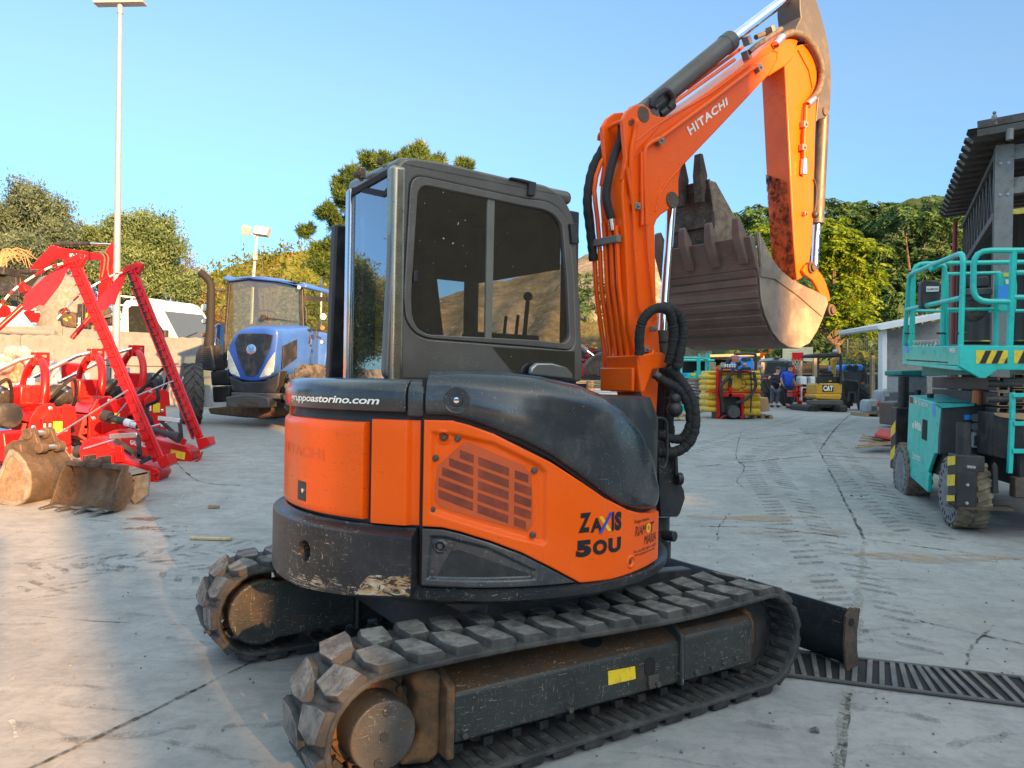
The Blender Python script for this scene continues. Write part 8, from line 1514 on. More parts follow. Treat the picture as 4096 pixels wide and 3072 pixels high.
def person(label, Y, shirt, trousers, hairc, J, look, cap=False, bald=False, sleeves=True):
 """J: joints as (u, v) in the enlarged view with depth offsets"""
 P_ = {k: at(*zp(a, b), Y + d) for k, (a, b, d) in J.items()}; base = P_['footL'].lerp(P_['footR'], .5); gzv = gz(0, Y); dz = gzv + .045 - min(P_['footL'].z, P_['footR'].z)
 t = thing('person', label, 'person', (base.x, Y, gzv));
 for k in P_: P_[k] = P_[k] + Vector((0, 0, dz))
 def skin(name, verts, edges, radii, m, par):
  me = bpy.data.meshes.new(name); inv = WM[t.name].inverted(); me.from_pydata([tuple(inv @ v) for v in verts], edges, []); me.materials.append(M[m]); o = bpy.data.objects.new(name, me); link(o, par, WM[t.name]); sm = o.modifiers.new('skin', 'SKIN'); sm.use_smooth_shade = True
  for i, r in enumerate(radii): me.skin_vertices[0].data[i].radius = (r, r) if isinstance(r, (int, float)) else r
  me.skin_vertices[0].data[0].use_root = True; s2_ = o.modifiers.new('s', 'SUBSURF'); s2_.levels = 1; s2_.render_levels = 2; return o
 pel, ch, nk, hd = P_['pelvis'], P_['chest'], P_['neck'], P_['head']
 fwd = Vector(look).normalized()
 V = [pel, pel.lerp(ch, .5), ch, nk, hd - Vector((0, 0, .02)), hd + Vector((0, 0, .075)), P_['shL'], P_['elL'], P_['wrL'], P_['shR'], P_['elR'], P_['wrR'], P_['hipL'], P_['knL'], P_['anL'], P_['footL'] + fwd * .10, P_['hipR'], P_['knR'], P_['anR'], P_['footR'] + fwd * .10]
 E_ = [(0, 1), (1, 2), (2, 3), (3, 4), (4, 5), (2, 6), (6, 7), (7, 8), (2, 9), (9, 10), (10, 11), (0, 12), (12, 13), (13, 14), (14, 15), (0, 16), (16, 17), (17, 18), (18, 19)]
 Rr = [.15, .15, .15, .058, .088, .082, .066, .045, .03, .066, .045, .03, .085, .062, .045, .04, .085, .062, .045, .04]; b_ = skin('body', V, E_, Rr, 'skin', t)
 skin('shirt', [pel - Vector((0, 0, .10)), pel.lerp(ch, .5), ch, ch.lerp(nk, .7), P_['shL'], P_['shL'].lerp(P_['elL'], .75), P_['shR'], P_['shR'].lerp(P_['elR'], .75)], [(0, 1), (1, 2), (2, 3), (2, 4), (4, 5), (2, 6), (6, 7)], [.175, .185, .175, .085, .082, .066, .082, .066], shirt, t)
 skin('trousers', [pel - Vector((0, 0, .02)), P_['hipL'], P_['knL'], P_['anL'] + Vector((0, 0, .02)), P_['hipR'], P_['knR'], P_['anR'] + Vector((0, 0, .02))], [(0, 1), (1, 2), (2, 3), (0, 4), (4, 5), (5, 6)], [.155, .10, .08, .068, .10, .08, .068], trousers, t)
 for s_ in 'LR':
  mb = MB(); c_ = P_['foot' + s_] + fwd * .06; mb.ball((c_.x, c_.y, gzv + .05), .06, 8, 0, (1 + abs(fwd.x) * .9, 1 + abs(fwd.y) * .9, .85)); obj('shoe', mb, M['blackplastic'], t)
  wv = P_['wr' + s_]; dv = (wv - P_['el' + s_]).normalized(); sd = dv.cross(fwd).normalized() if dv.cross(fwd).length > .1 else Vector((1, 0, 0)); hv = [wv, wv + dv * .05, wv + dv * .09]; hE = [(0, 1), (1, 2)]; hR = [.026, (.034, .02), (.036, .018)]
  for k, L_ in enumerate((.060, .072, .068, .05)): o_ = sd * (.024 - .016 * k); hv += [wv + dv * (.10) + o_, wv + dv * (.10 + L_ * .55) + o_ + fwd * .012, wv + dv * (.10 + L_ * .8) + o_ + fwd * .035]; n_ = len(hv); hE += [(2, n_ - 3), (n_ - 3, n_ - 2), (n_ - 2, n_ - 1)]; hR += [.0095, .009, .008]
  hv += [wv + dv * .05 + sd * .038, wv + dv * .09 + sd * .05 + fwd * .02]; n_ = len(hv); hE += [(1, n_ - 2), (n_ - 2, n_ - 1)]; hR += [.012, .009]; skin('hand', hv, hE, hR, 'skin', t)
 c_ = hd + Vector((0, 0, .035)); rt_ = fwd.cross(Vector((0, 0, 1))).normalized()
 mb = MB(); mb.add([c_ + fwd * .08 + Vector((0, 0, .02)) + rt_ * .008, c_ + fwd * .08 + Vector((0, 0, .02)) - rt_ * .008, c_ + fwd * .115 - Vector((0, 0, .03)), c_ + fwd * .08 - Vector((0, 0, .035)) + rt_ * .018, c_ + fwd * .08 - Vector((0, 0, .035)) - rt_ * .018], [(0, 1, 2), (0, 2, 3), (1, 4, 2), (3, 2, 4)]); obj('nose', mb, M['skin'], b_)
 for s_ in (-1, 1): mb = MB(); mb.ball(c_ + fwd * .086 + rt_ * s_ * .032 + Vector((0, 0, .012)), .012, 5); obj('eye', mb, M['hair'], b_); mb = MB(); mb.ball(c_ + rt_ * s_ * .093 - Vector((0, 0, .01)), .024, 5, 0, (.6, .8, 1.2)); obj('ear', mb, M['skin'], b_)
 mb = MB(); mb.box(c_ + fwd * .086 - Vector((0, 0, .055)), (.05, .012, .010), (0, 0, math.atan2(rt_.y, rt_.x))); obj('mouth', mb, M['darkred'], b_)
 mb = MB(); cc_ = c_ - fwd * .012 + Vector((0, 0, .035)); vs = []; N_ = 14
 for i in range(9):
  a = math.pi * .56 * i / 8
  for k in range(N_):
   tt = 2 * math.pi * k / N_; d_ = rt_ * math.cos(tt) - fwd * math.sin(tt); low_ = (.16 if math.sin(tt) > -.3 else .0); aa = min(a + low_ * i / 8 * 2.2, 2.0); vs.append(cc_ + d_ * .102 * math.sin(aa) + Vector((0, 0, .105 * math.cos(aa))))
 mb.add(vs, [(i * N_ + k, i * N_ + (k + 1) % N_, (i + 1) * N_ + (k + 1) % N_, (i + 1) * N_ + k) for i in range(8) for k in range(N_)]); obj('hair', mb, M[hairc], t)
 return t
person('man in royal blue shirt and dark trousers looking over his shoulder', 29.0, 'royal', 'trousers', 'hair', dict(pelvis=(1105, 820, 0), chest=(1110, 610, 0), neck=(1150, 490, 0), head=(1180, 425, 0), shL=(1010, 545, 0), elL=(965, 690, 0), wrL=(1010, 800, -.05), shR=(1205, 560, 0), elR=(1230, 690, .05), wrR=(1300, 810, .05), hipL=(1060, 870, 0), knL=(1075, 1060, 0), anL=(1085, 1230, 0), footL=(1095, 1285, 0), hipR=(1155, 870, .05), knR=(1140, 1060, .05), anR=(1115, 1235, .08), footR=(1130, 1290, .05)), (.85, -.25, -.1))
pb_ = person('man in black shirt and grey trousers leaning, dark cap, holding a pole', 30.0, 'navy', 'greytrousers', 'hair', dict(pelvis=(840, 860, 0), chest=(845, 640, 0), neck=(880, 545, 0), head=(905, 480, 0), shL=(770, 590, 0), elL=(700, 640, -.1), wrL=(690, 650, -.2), shR=(940, 600, 0), elR=(985, 690, 0), wrR=(955, 760, -.12), hipL=(780, 920, 0), knL=(765, 1080, 0), anL=(745, 1225, 0), footL=(745, 1265, 0), hipR=(880, 920, 0), knR=(870, 1080, 0), anR=(865, 1225, 0), footR=(880, 1270, 0)), (.15, -1, 0))
mb = MB(); mb.tube(seg(zp, (575, 635, 29.7), (690, 650, 29.75), (955, 770, 29.85)), .022, 8); ph = tag(obj('pole', mb, M['black'], None), 'dark bar with a red end held by the man in black', 'pole'); mb = MB(); mb.tube(seg(zp, (570, 633, 29.69), (635, 635, 29.72)), .034, 8); obj('grip', mb, M['red'], ph)
Y = 32; gt = far('tractor', 'small tractor with pale grey roof behind the man in black', 'tractor', Y, 900, 1250, zp, 'far tractors')
fp(gt, 'cab_roof', zp, Y, [(670, 255), (690, 205), (780, 175), (1040, 180), (1180, 215), (1200, 270)], 1.3, 'greyplastic', .05); fp(gt, 'windscreen', zp, Y + .05, [(680, 275), (1110, 285), (1090, 540), (615, 540)], .02, 'glass_car', 0); fp(gt, 'cab_frame', zp, Y, [(1110, 270), (1200, 275), (1210, 560), (1080, 560)], .1, 'black'); fp(gt, 'cab_frame', zp, Y, [(655, 260), (685, 270), (630, 560), (600, 560)], .1, 'black'); fp(gt, 'bonnet', zp, Y - .9, [(600, 540), (1200, 545), (1200, 800), (980, 950), (700, 950), (560, 700)], 1.0, 'black', .06)
for u in (650, 1160): q = at(*zp(u, 1050), Y); mb = MB(); mb.lathe([(.3, -.18), (.62, -.18), (.68, -.1), (.68, .1), (.62, .18), (.3, .18)], (q.x, Y + .4, .6 + .68), (1, 0, 0), 20); obj('wheel', mb, M['tyre'], gt)
mb = MB(); q = at(*zp(1010, 460), Y + .3); mb.ball(q, .35, 8, 0, (.8, .4, 1)); obj('seat', mb, M['darkred'], gt); mb = MB(); flat(mb, zp, Y - .2, [(840, 165), (970, 170), (960, 185), (850, 182)], .3); obj('beacon', mb, M['black'], gt, .02); fp(gt, 'red_guard', zp, Y - .3, [(1210, 330), (1255, 325), (1285, 420), (1265, 600), (1240, 590), (1245, 440)], .1, 'red', .02)
Y = 27; bt = far('tractor', 'bright blue tractor bonnet with black roll bar showing above the yellow sprayer', 'tractor', Y, 1720, 1200, zs, 'far tractors')
fp(bt, 'bonnet', zs, Y, [(1560, 220), (1600, 170), (1640, 130), (1700, 118), (1770, 120), (1820, 150), (1845, 260), (1840, 360), (1600, 360), (1560, 280)], 1.2, 'brightblue', .05); fp(bt, 'grille', zs, Y - .04, [(1600, 175), (1640, 130), (1780, 125), (1800, 180), (1700, 205)], .05, 'blackplastic', .02); ft(bt, 'roll_bar', zs, ((1500, 360, Y + .9), (1500, 100, Y + .9), (1560, 70, Y + .9), (1830, 70, Y + .9), (1870, 120, Y + .9), (1870, 360, Y + .9)), .05, 'black'); mb = MB(); mb.ball(at(*zs(1675, 262), Y - .05), .07, 6); obj('lamp', mb, M['amber'], bt); fp(bt, 'chassis', zs, Y + .1, [(1560, 360), (1850, 360), (1850, 1080), (1560, 1080)], 1.2, 'black', .05)
Y = 33; bb = far('basketball_hoop', 'pale wooden basketball board with red square and hanging net', 'basketball hoop', Y, 1380, 1250, zp)
for k in range(9): fp(bb, 'board_plank', zp, Y, [(1003, -62 + k * 34), (1672, -60 + k * 34.6), (1670, -29 + k * 34.6), (1003, -31 + k * 34)], .05, 'cream', .006)
fp(bb, 'red_square', zp, Y - .012, [(1212, 55), (1460, 55), (1460, 240), (1212, 238)], .01, 'red', 0); fp(bb, 'post', zp, Y + .15, [(1350, 245), (1395, 245), (1400, 900), (1350, 900)], .15, 'wood'); c_ = at(*zp(1315, 200), Y - .3); mb = MB(); mb.tube([(c_.x + .23 * math.cos(t), Y - .3 + .23 * math.sin(t), c_.z) for t in [k * math.pi / 10 for k in range(20)]], .012, 6, 0, True); obj('ring', mb, M['red'], bb)
mb = MB()
for k in range(10):
 for sg in (1, -1):
  mb.tube([(c_.x + (.23 - .028 * j) * math.cos(k * .628 + sg * j * .314), Y - .3 + (.23 - .028 * j) * math.sin(k * .628 + sg * j * .314), c_.z - .12 * j) for j in range(5)], .007, 4)
obj('net', mb, M['net'], bb)
Y = 27.5; sd2 = far('seed_drill', 'red farm implement between the two men and the yellow excavator', 'implement', Y, 1380, 1300, zp)
for pts, d, m in (([(1205, 900), (1720, 905), (1720, 945), (1205, 945)], .5, 'red'), ([(1210, 960), (1720, 965), (1700, 1040), (1230, 1040)], .6, 'red'), ([(1270, 790), (1450, 772), (1430, 800), (1380, 830), (1370, 900), (1340, 900), (1330, 830)], .2, 'red'), ([(1330, 800), (1378, 800), (1375, 1350), (1330, 1355)], .08, 'red'), ([(1350, 1120), (1430, 1120), (1430, 1200), (1380, 1220), (1350, 1180)], .1, 'red'), ([(1290, 1010), (1330, 1005), (1330, 1040), (1290, 1040)], .05, 'whiteplastic'), ([(1450, 1010), (1515, 1010), (1515, 1045), (1450, 1045)], .05, 'whiteplastic'), ([(1390, 980), (1500, 975), (1490, 1010), (1400, 1030)], .05, 'sticker')): fp(sd2, 'implement_part', zp, Y, pts, d, m, .015)
ft(sd2, 'marker_arm', zp, ((1420, 1100, Y - .1), (1420, 900, Y - .1), (1460, 830, Y - .1), (1590, 860, Y - .1), (1580, 890, Y - .1)), .025, 'whiteplastic')
Y = 26.2; ct = far('compact_excavator', 'yellow compact excavator with black canopy, rear turned to the viewer', 'excavator', Y, 520, 1330, zc2)
for pts, d, m, b in (([(285, 1000), (285, 830), (310, 808), (730, 812), (748, 840), (748, 1000)], .9, 'catyellow', .06), ([(270, 1000), (745, 1000), (740, 1060), (715, 1115), (300, 1095), (272, 1060)], 1.0, 'catyellow', .05), ([(400, 838), (595, 840), (590, 962), (400, 960)], .02, 'black_letter', 0)): fp(ct, 'counterweight' if b > .05 else ('engine_cover' if b else 'logo_plate'), zc2, Y - (.012 if not b else 0) - (.06 if b == .05 else 0), pts, d, m, b)
cp_ = [o for o in ct.children if o.name.startswith('logo_plate')][0]; lettering(zc2, Y - .02, 'CAT', (412, 945), (585, 950), (588, 850), (412, 848), M['white_letter'], cp_, .06); mb = MB(); flat(mb, zc2, Y - .026, [(455, 948), (505, 912), (550, 948)], .004); obj('logo_triangle', mb, M['sticker'], cp_, smooth=0)
fp(ct, 'canopy', zc2, Y - .1, [(315, 280), (740, 280), (752, 320), (735, 345), (330, 345), (312, 315)], 1.5, 'black', .04)
for a_, b_ in ((320, 345), (712, 745)): fp(ct, 'canopy_post', zc2, Y - .05, [(a_, 320), (b_, 320), (b_ + 8, 815), (a_ - 6, 815)], .09, 'black', .02)
fp(ct, 'seat', zc2, Y + .25, [(400, 800), (415, 630), (450, 600), (560, 600), (600, 640), (610, 800)], .3, 'interior', .06); ft(ct, 'hand_rail', zc2, ((330, 655, Y), (700, 655, Y)), .015, 'black'); fp(ct, 'fuse_box', zc2, Y + .1, [(330, 700), (400, 690), (740, 700), (740, 812), (330, 812)], .3, 'black', .02); fp(ct, 'yellow_label', zc2, Y + .09, [(510, 762), (560, 762), (560, 778), (510, 778)], .01, 'sticker', 0)
fp(ct, 'boom', zc2, Y + 1.6, [(570, 380), (640, 350), (660, 380), (640, 560), (630, 800), (600, 800), (590, 560), (570, 540)], .2, 'catyellow', .03); fp(ct, 'dozer_blade', zc2, Y - .5, [(135, 1110), (765, 1110), (760, 1195), (130, 1185)], .12, 'armblack', .02)
for a_, b_ in ((160, 350), (680, 860)): fp(ct, 'track', zc2, Y - .3, [(a_, 1200), (b_, 1200), (b_, 1325), (a_, 1335)], 1.9, 'rubber', .08)
mb = MB(); mb.ball(at(*zc2(625, 252), Y), .10, 7, 0, (1, 1, .9)); obj('beacon', mb, M['zinc'], ct); fp(ct, 'undercarriage', zc2, Y + .2, [(350, 1190), (680, 1190), (680, 1240), (350, 1240)], 1.0, 'black')
Y = 28.5; nt = far('tractor', 'narrow dark tractor with bright blue roof and two round black lamps', 'tractor', Y, 950, 1280, zc2, 'far tractors')
fp(nt, 'cab_roof', zc2, Y, [(758, 585), (765, 500), (800, 478), (1090, 478), (1130, 500), (1110, 590)], 1.4, 'brightblue', .05)
for u in (872, 982): q = at(*zc2(u, 533), Y - .02); mb = MB(); mb.lathe([(.0, 0), (.105, .0), (.11, .03), (.08, .05), (.03, .04), (0, .05)], q, (0, -1, 0), 20); obj('fan_grille', mb, M['blackplastic'], nt)
fp(nt, 'windscreen', zc2, Y + .05, [(765, 600), (1105, 600), (1095, 720), (1060, 750), (790, 750)], .02, 'glass_car', 0); fp(nt, 'cab_frame', zc2, Y + .1, [(1100, 500), (1150, 510), (1195, 650), (1210, 780), (1180, 840), (1050, 850), (1100, 740)], 1.2, 'black', .03); fp(nt, 'bonnet', zc2, Y - .6, [(780, 740), (1060, 760), (1050, 1000), (1000, 1140), (860, 1140), (800, 1000)], .7, 'black', .06); fp(nt, 'linkage', zc2, Y - .7, [(860, 960), (985, 960), (985, 1140), (960, 1140), (955, 990), (885, 990), (880, 1140), (860, 1140)], .1, 'armblack', .01); fp(nt, 'rear_lamp', zc2, Y - .72, [(1085, 795), (1145, 795), (1145, 828), (1090, 830)], .05, 'amber', .01); fp(nt, 'mudguard', zc2, Y - .7, [(1060, 830), (1150, 830), (1150, 865), (1050, 865)], .5, 'armblack', .01)
for u, r in ((1160, .50), (800, .50)): q = at(*zc2(u, 1080), Y); wheel(nt, (q.x, Y + .2, .6 + r), (-.9 if u < 900 else .9, -.25, 0), r, .34, M['wheelgrey'], M['tyre'], .27, 16)
pallet('wooden_pallet', 'wooden pallet under three grey jerrycans by the lean-to shed', 1150, 1680, 1345, 1410, 22.4, 1.0, zc2, 'pallets')
for u, v, lab in ((1185, 1325, 'left grey jerrycan standing on the pallet'), (1440, 1335, 'lower right grey jerrycan standing on the pallet'), (1420, 1152, 'upper grey jerrycan stacked on another one')):
 Y = 22.5; j = far('jerrycan', lab, 'jerrycan', Y, u + 120, v, zc2, 'grey jerrycans'); j.location.z = at(*zc2(u, v), Y).z; WM[j.name] = Matrix.Translation(j.location)
 fp(j, 'can_body', zc2, Y, [(u, v), (u, v - 160), (u + 20, v - 205), (u + 60, v - 225), (u + 190, v - 225), (u + 235, v - 165), (u + 238, v)], .5, 'greyplastic', .03); fp(j, 'handle', zc2, Y + .05, [(u + 70, v - 222), (u + 90, v - 245), (u + 165, v - 245), (u + 180, v - 222)], .1, 'greyplastic', .012); fp(j, 'recess', zc2, Y - .006, [(u + 80, v - 112), (u + 180, v - 112), (u + 180, v - 28), (u + 80, v - 28)], .01, 'wheelgrey', .004)
mb = MB(); mb.beam(at(*zc2(1375, 1158), 22.3), at(*zc2(1665, 1310), 22.3), .05, .16, (0, 0, 1)); tag(obj('red_beam', mb, M['red'], None, .01), 'red steel bar leaning on the grey jerrycans', 'bar')
Y = 17; mb = MB(); flat(mb, zr1, Y, [(243, 1040), (240, 912), (322, 905), (322, 1040)], .7); tag(obj('waste_bin', mb, M['brownbin'], None, .03), 'brown plastic bin behind the scissor lift engine cover', 'bin')
Y = 20; tn = far('water_tank', 'grey metal tank with green lid standing before the lean-to shed', 'tank', Y, 350, 900, zr1); fp(tn, 'tank_body', zr1, Y, [(285, 860), (288, 765), (430, 765), (430, 860)], .8, 'zinc', .03); fp(tn, 'lid', zr1, Y - .05, [(282, 762), (282, 735), (400, 732), (430, 755), (430, 768)], .9, 'tealdark', .03); fp(tn, 'stand', zr1, Y, [(288, 862), (428, 862), (428, 940), (288, 940)], .7, 'wheelgrey', .02); fp(tn, 'tail_lamp', zr1, Y - .03, [(303, 879), (322, 879), (322, 896), (303, 896)], .03, 'red', .004)
Y = 12.4; pp_ = far('scrap_pallet', 'low heap of broken boards under a red sheet beside the lift', 'pallet', Y, 180, 1150, zr1)
for k in range(10): mb = MB(); q = at(*zr1(130 + k * 10, 1150 - (k % 5) * 10), Y + .05 * k); mb.box((q.x, q.y, max(q.z, gz(0, q.y) + .02)), (.55, .09, .025), (0, random.uniform(-.15, .15), random.uniform(-.4, .4))); obj('broken_board', mb, M['wood'], pp_, .003)
mb = MB(); q = AT(zr1, Y, (135, 1085), (232, 1105)) + AT(zr1, Y + .8, (245, 1062), (165, 1055)); mb.add(list(q) + [p - Vector((0, 0, .05)) for p in q], [(0, 1, 2, 3), (7, 6, 5, 4), (0, 4, 5, 1), (1, 5, 6, 2), (2, 6, 7, 3), (3, 7, 4, 0)]); obj('red_sheet', mb, M['redwood'], pp_, .01)
for k, (u, w_) in enumerate(((10, 110), (140, 40), (185, 85))): Y = 31; mb = MB(); flat(mb, zc2, Y, [(u, 830), (u, 700), (u + 12, 690), (u + w_ - 10, 690), (u + w_, 702), (u + w_, 832)], .5); tag(obj('plastic_drum', mb, M['whiteplastic'] if k != 1 else M['greyplastic'], None, .04), ('wide white container behind the red implement', 'small bluish container between two white ones', 'tall white container left of the yellow excavator')[k], 'container', 'containers behind the implement')
Y = 38; cp2 = far('open_store', 'long low dark shelter of timber posts behind the far machines', 'shelter', Y, 900, 1100, zf)
fp(cp2, 'roof', zf, Y - 2, [(520, 262), (980, 250), (980, 275), (520, 285)], 5, 'wood', .02); fp(cp2, 'back_wall', zf, Y + 2.5, [(200, 285), (2060, 380), (2060, 760), (200, 760)], .2, 'interior', 0); fp(cp2, 'shelf', zf, Y + 1, [(1330, 385), (2060, 378), (2060, 398), (1330, 402)], .8, 'rust', .01); fp(cp2, 'shelf', zf, Y + 1, [(1330, 425), (2060, 420), (2060, 436), (1330, 440)], .8, 'wood', .01)
for u in (985, 1320, 1450, 1960): fp(cp2, 'timber_post', zf, Y, [(u, 270), (u + 28, 270), (u + 30, 720), (u, 720)], .2, 'wood', .01)
Y = 30; mb = MB(); flat(mb, zp, Y + 2, [(480, 370), (510, 330), (560, 335), (575, 400), (540, 440), (490, 420)], .3); tag(obj('meter_box', mb, M['greyplastic'], None, .05), 'round grey box on a post left of the grey-roofed tractor', 'box')
mb = MB(); flat(mb, zp, 28.0, [(505, 135), (525, 60), (640, 60), (655, 90), (590, 110), (560, 180)], .1); flat(mb, zp, 28.0, [(690, -10), (775, -10), (750, 85)], .1); tag(obj('orange_banner', mb, M['orange'], None, .01), 'torn orange and black striped sheet under the raised bucket', 'sheet')
zg = zoom(2280, 1330, 220, 320, 1141, 1659); Y = 15.5
mb = MB(); flat(mb, zg, Y, [(340, 680), (400, 590), (480, 500), (600, 440), (700, 380), (790, 345), (860, 400), (820, 520), (760, 600), (850, 760), (900, 960), (600, 920), (430, 880), (360, 800)], .9); tag(obj('excavator_bucket', mb, M['rust'], None, .03), 'rust brown bucket on pallets seen between the cab and the boom', 'bucket')
ri = far('farm_implement', 'red implement with silver struts glimpsed between cab and boom', 'implement', 17, 400, 900, zg)
for pts in ([(150, 245), (380, 250), (400, 280), (330, 300), (150, 290)], [(430, 335), (510, 335), (495, 430), (440, 400)], [(320, 460), (450, 455), (400, 520)], [(670, 345), (770, 340), (700, 385)], [(260, 540), (360, 560), (360, 605), (290, 580)], [(60, 620), (300, 640), (300, 900), (60, 900)]): fp(ri, 'red_plate', zg, 17, pts, .3, 'red', .015)
ft(ri, 'strut', zg, ((150, 250, 16.8), (350, 380, 16.8)), .06, 'colsteel'); ft(ri, 'strut', zg, ((345, 375, 16.8), (490, 490, 16.8)), .03, 'chrome'); fp(ri, 'hood', zg, 17.2, [(490, 400), (600, 330), (680, 400), (640, 470), (500, 470)], .4, 'blackplastic', .05); fp(ri, 'yellow_lid', zg, 16.9, [(415, 290), (500, 282), (590, 320), (560, 335), (480, 325)], .3, 'yellow', .02); mb = MB(); mb.ball(at(*zg(503, 250), 16.9), .05, 6); obj('knob', mb, M['amber'], ri); fp(ri, 'dark_frame', zg, 17.5, [(240, 300), (830, 330), (830, 1000), (240, 1000)], .4, 'black', .02)
for k in range(5): mb = MB(); flat(mb, zg, 15.2 + .02 * k, [(260, 985 + k * 38), (860, 1000 + k * 38), (860, 1018 + k * 38), (260, 1003 + k * 38)], 1.0); tag(obj('pallet_board', mb, M['wood'] if k % 2 else M['paleswood'], None, .01), 'stacked pallet board under the rusty bucket between cab and boom', 'board', 'pallet boards under the rusty bucket')
def unit(n):
 v = rng.normal(size=(n, 3)); return v / np.linalg.norm(v, axis=1)[:, None]
def leafmesh(name, P, D, L, W, mat, parent):
 """one small pointed leaf per row"""
 n = len(P); D = D / np.linalg.norm(D, axis=1)[:, None]; S_ = np.cross(D, unit(n)); S_ /= np.linalg.norm(S_, axis=1)[:, None] + 1e-9
 if parent is not None: P = P - np.array(WM[parent.name].translation)
 L = L * rng.uniform(.6, 1.3, (n, 1)); W = W * rng.uniform(.7, 1.2, (n, 1)); V = np.stack([P, P + D * L * .45 + S_ * W, P + D * L, P + D * L * .45 - S_ * W], 1).reshape(-1, 3)
 me = bpy.data.meshes.new(name); me.vertices.add(4 * n); me.vertices.foreach_set('co', V.astype(np.float32).ravel()); me.loops.add(4 * n); me.loops.foreach_set('vertex_index', np.arange(4 * n, dtype=np.int32)); me.polygons.add(n); me.polygons.foreach_set('loop_start', np.arange(0, 4 * n, 4, dtype=np.int32)); me.materials.append(mat); me.update(); me.validate()
 return link(bpy.data.objects.new(name, me), parent, WM[parent.name] if parent is not None else None)
def lumps(lst, Y, per, flat_=.85):
 """foliage sprays: clump centres on the outside of rounded masses given in the picture plane"""
 out = []
 for u, v, r, dy in lst:
  c = at(u, v, Y + dy); R_ = r * Y / F; n = int(per * (r / 60) ** 2 * 1.0) + 4; m = max(5, int(r / 5)); sc_ = unit(m) * R_ * rng.uniform(.35, .95, (m, 1)); sr = R_ * rng.uniform(.26, .50, m); i = rng.integers(0, m, n); d = unit(n); d[:, 2] = np.where(d[:, 2] < -.6, -d[:, 2], d[:, 2]); out.append(np.array(c) + (sc_[i] + d * sr[i][:, None] * rng.uniform(.4, 1.1, (n, 1))) * np.array([1, .9, flat_]))
 return np.concatenate(out)
def tree(name, label, Y, base, lst, kind, mat, per, group=None, size=1.0, wood=True):
 b = at(base, 840, Y); z0_ = gz(0, Y) if b.x > -6 or Y > 50 else 1.9; t = thing(name, label, 'tree', (b.x, Y, z0_), 0, group); C_ = lumps(lst, Y, per)
 n = len(C_)
 if wood:
  mb = MB(); tops = [at(u, v, Y + dy) for u, v, r, dy in lst]; mid = sum(tops, Vector()) / len(tops); fork = Vector((b.x * .6 + mid.x * .4, Y, z0_ + (mid.z - z0_) * .45)); mb.tube(spline([(b.x, Y, z0_ - .2), (b.x * .85 + fork.x * .15, Y, z0_ + (fork.z - z0_) * .5), fork], 4), [.22 * size] * 4 + [.18 * size] * 4 + [.14 * size], 8); obj('trunk', mb, M['bark'], t)
  for q in tops: mb = MB(); mb.tube(spline([fork - Vector((0, 0, .2)), fork.lerp(q, .5) + Vector((0, .1, -.2)), q], 4), [.11 * size * (1 - .09 * k) for k in range(9)], 6); obj('limb', mb, M['bark'], t)
 if kind == 'olive': k = 26; P = np.repeat(C_, k, 0) + rng.normal(size=(n * k, 3)) * .26 * size; D = unit(n * k) + np.array([0, 0, .55]); o = leafmesh('crown', P, D, .22 * size, .035 * size, mat, t)
 elif kind == 'pine': k = 34; a = np.repeat(unit(n) * np.array([.5, .5, .35]) + np.array([0, 0, .55]), k, 0); P = np.repeat(C_, k, 0) + a * rng.uniform(-.1, .45, (n * k, 1)) * size; D = a * 1.1 + unit(n * k); o = leafmesh('crown', P, D, .30 * size, .022 * size, mat, t)
 else:
  k = 26; a = unit(n); a[:, 2] *= .35; a = np.repeat(a, k, 0); s = np.tile(np.linspace(0, 1, k), n)[:, None]; P = np.repeat(C_, k, 0) + a * s * .85 * size + np.array([0, 0, -1.0]) * s * s * .38 * size; sd = np.cross(a, np.array([0, 0, 1.0])) * np.where(np.arange(n * k) % 2 == 0, 1, -1)[:, None]; D = sd + a * .4 + np.array([0, 0, -.45]) + .25 * unit(n * k); o = leafmesh('crown', P, D, .23 * size, .042 * size, mat, t)
 return t
tree('olive_tree', 'dark grey-green olive tree at the left edge of the photo', 40, 10, [(20, 470, 70, 0), (90, 450, 62, 0), (125, 500, 38, -.5), (-30, 520, 80, 0), (60, 560, 70, -1), (110, 585, 45, 0), (20, 630, 70, 0)], 'olive', M['olive_dark'], 320, 'olive trees behind the machines')
tree('olive_tree', 'broad sunlit olive tree behind the lamp post and white truck', 42, 300, [(205, 540, 58, 0), (255, 520, 56, 0), (310, 520, 62, -.5), (355, 560, 58, 0), (300, 600, 75, -1), (220, 610, 60, 0), (385, 620, 50, 0), (330, 670, 60, 0)], 'olive', M['olive'], 340, 'olive trees behind the machines')
tree('olive_tree', 'thin brownish tree between the olive tree and the exhaust stack', 46, 425, [(405, 590, 40, 0), (430, 630, 36, 0), (415, 680, 45, 0), (445, 700, 36, 0)], 'olive', leaf('brown_leaves', (.09, .07, .02), (.26, .19, .06), .3, .5), 130)
tree('pine_tree', 'large pine with bright needles rising behind the excavator cab', 48, 850, [(880, 365, 52, 0), (940, 362, 48, 0), (990, 380, 34, .5), (820, 365, 46, 0), (770, 395, 44, 0), (735, 430, 34, 0), (715, 468, 32, -.5), (745, 490, 34, 0), (850, 420, 60, 0), (930, 420, 60, 0), (690, 535, 30, 0), (668, 510, 18, 0), (700, 580, 34, -.5), (735, 545, 34, 0), (728, 605, 26, 0), (800, 430, 60, 0), (900, 390, 60, 0), (760, 440, 44, 0)], 'pine', M['pine'], 470, None, 1.15)
tree('ailanthus_tree', 'small feathery young tree beside the floodlight mast', 52, 575, [(565, 548, 16, 0), (548, 572, 14, 0), (590, 570, 16, 0), (606, 592, 14, 0), (572, 592, 18, 0)], 'frond', M['shrub'], 60, None, .8)
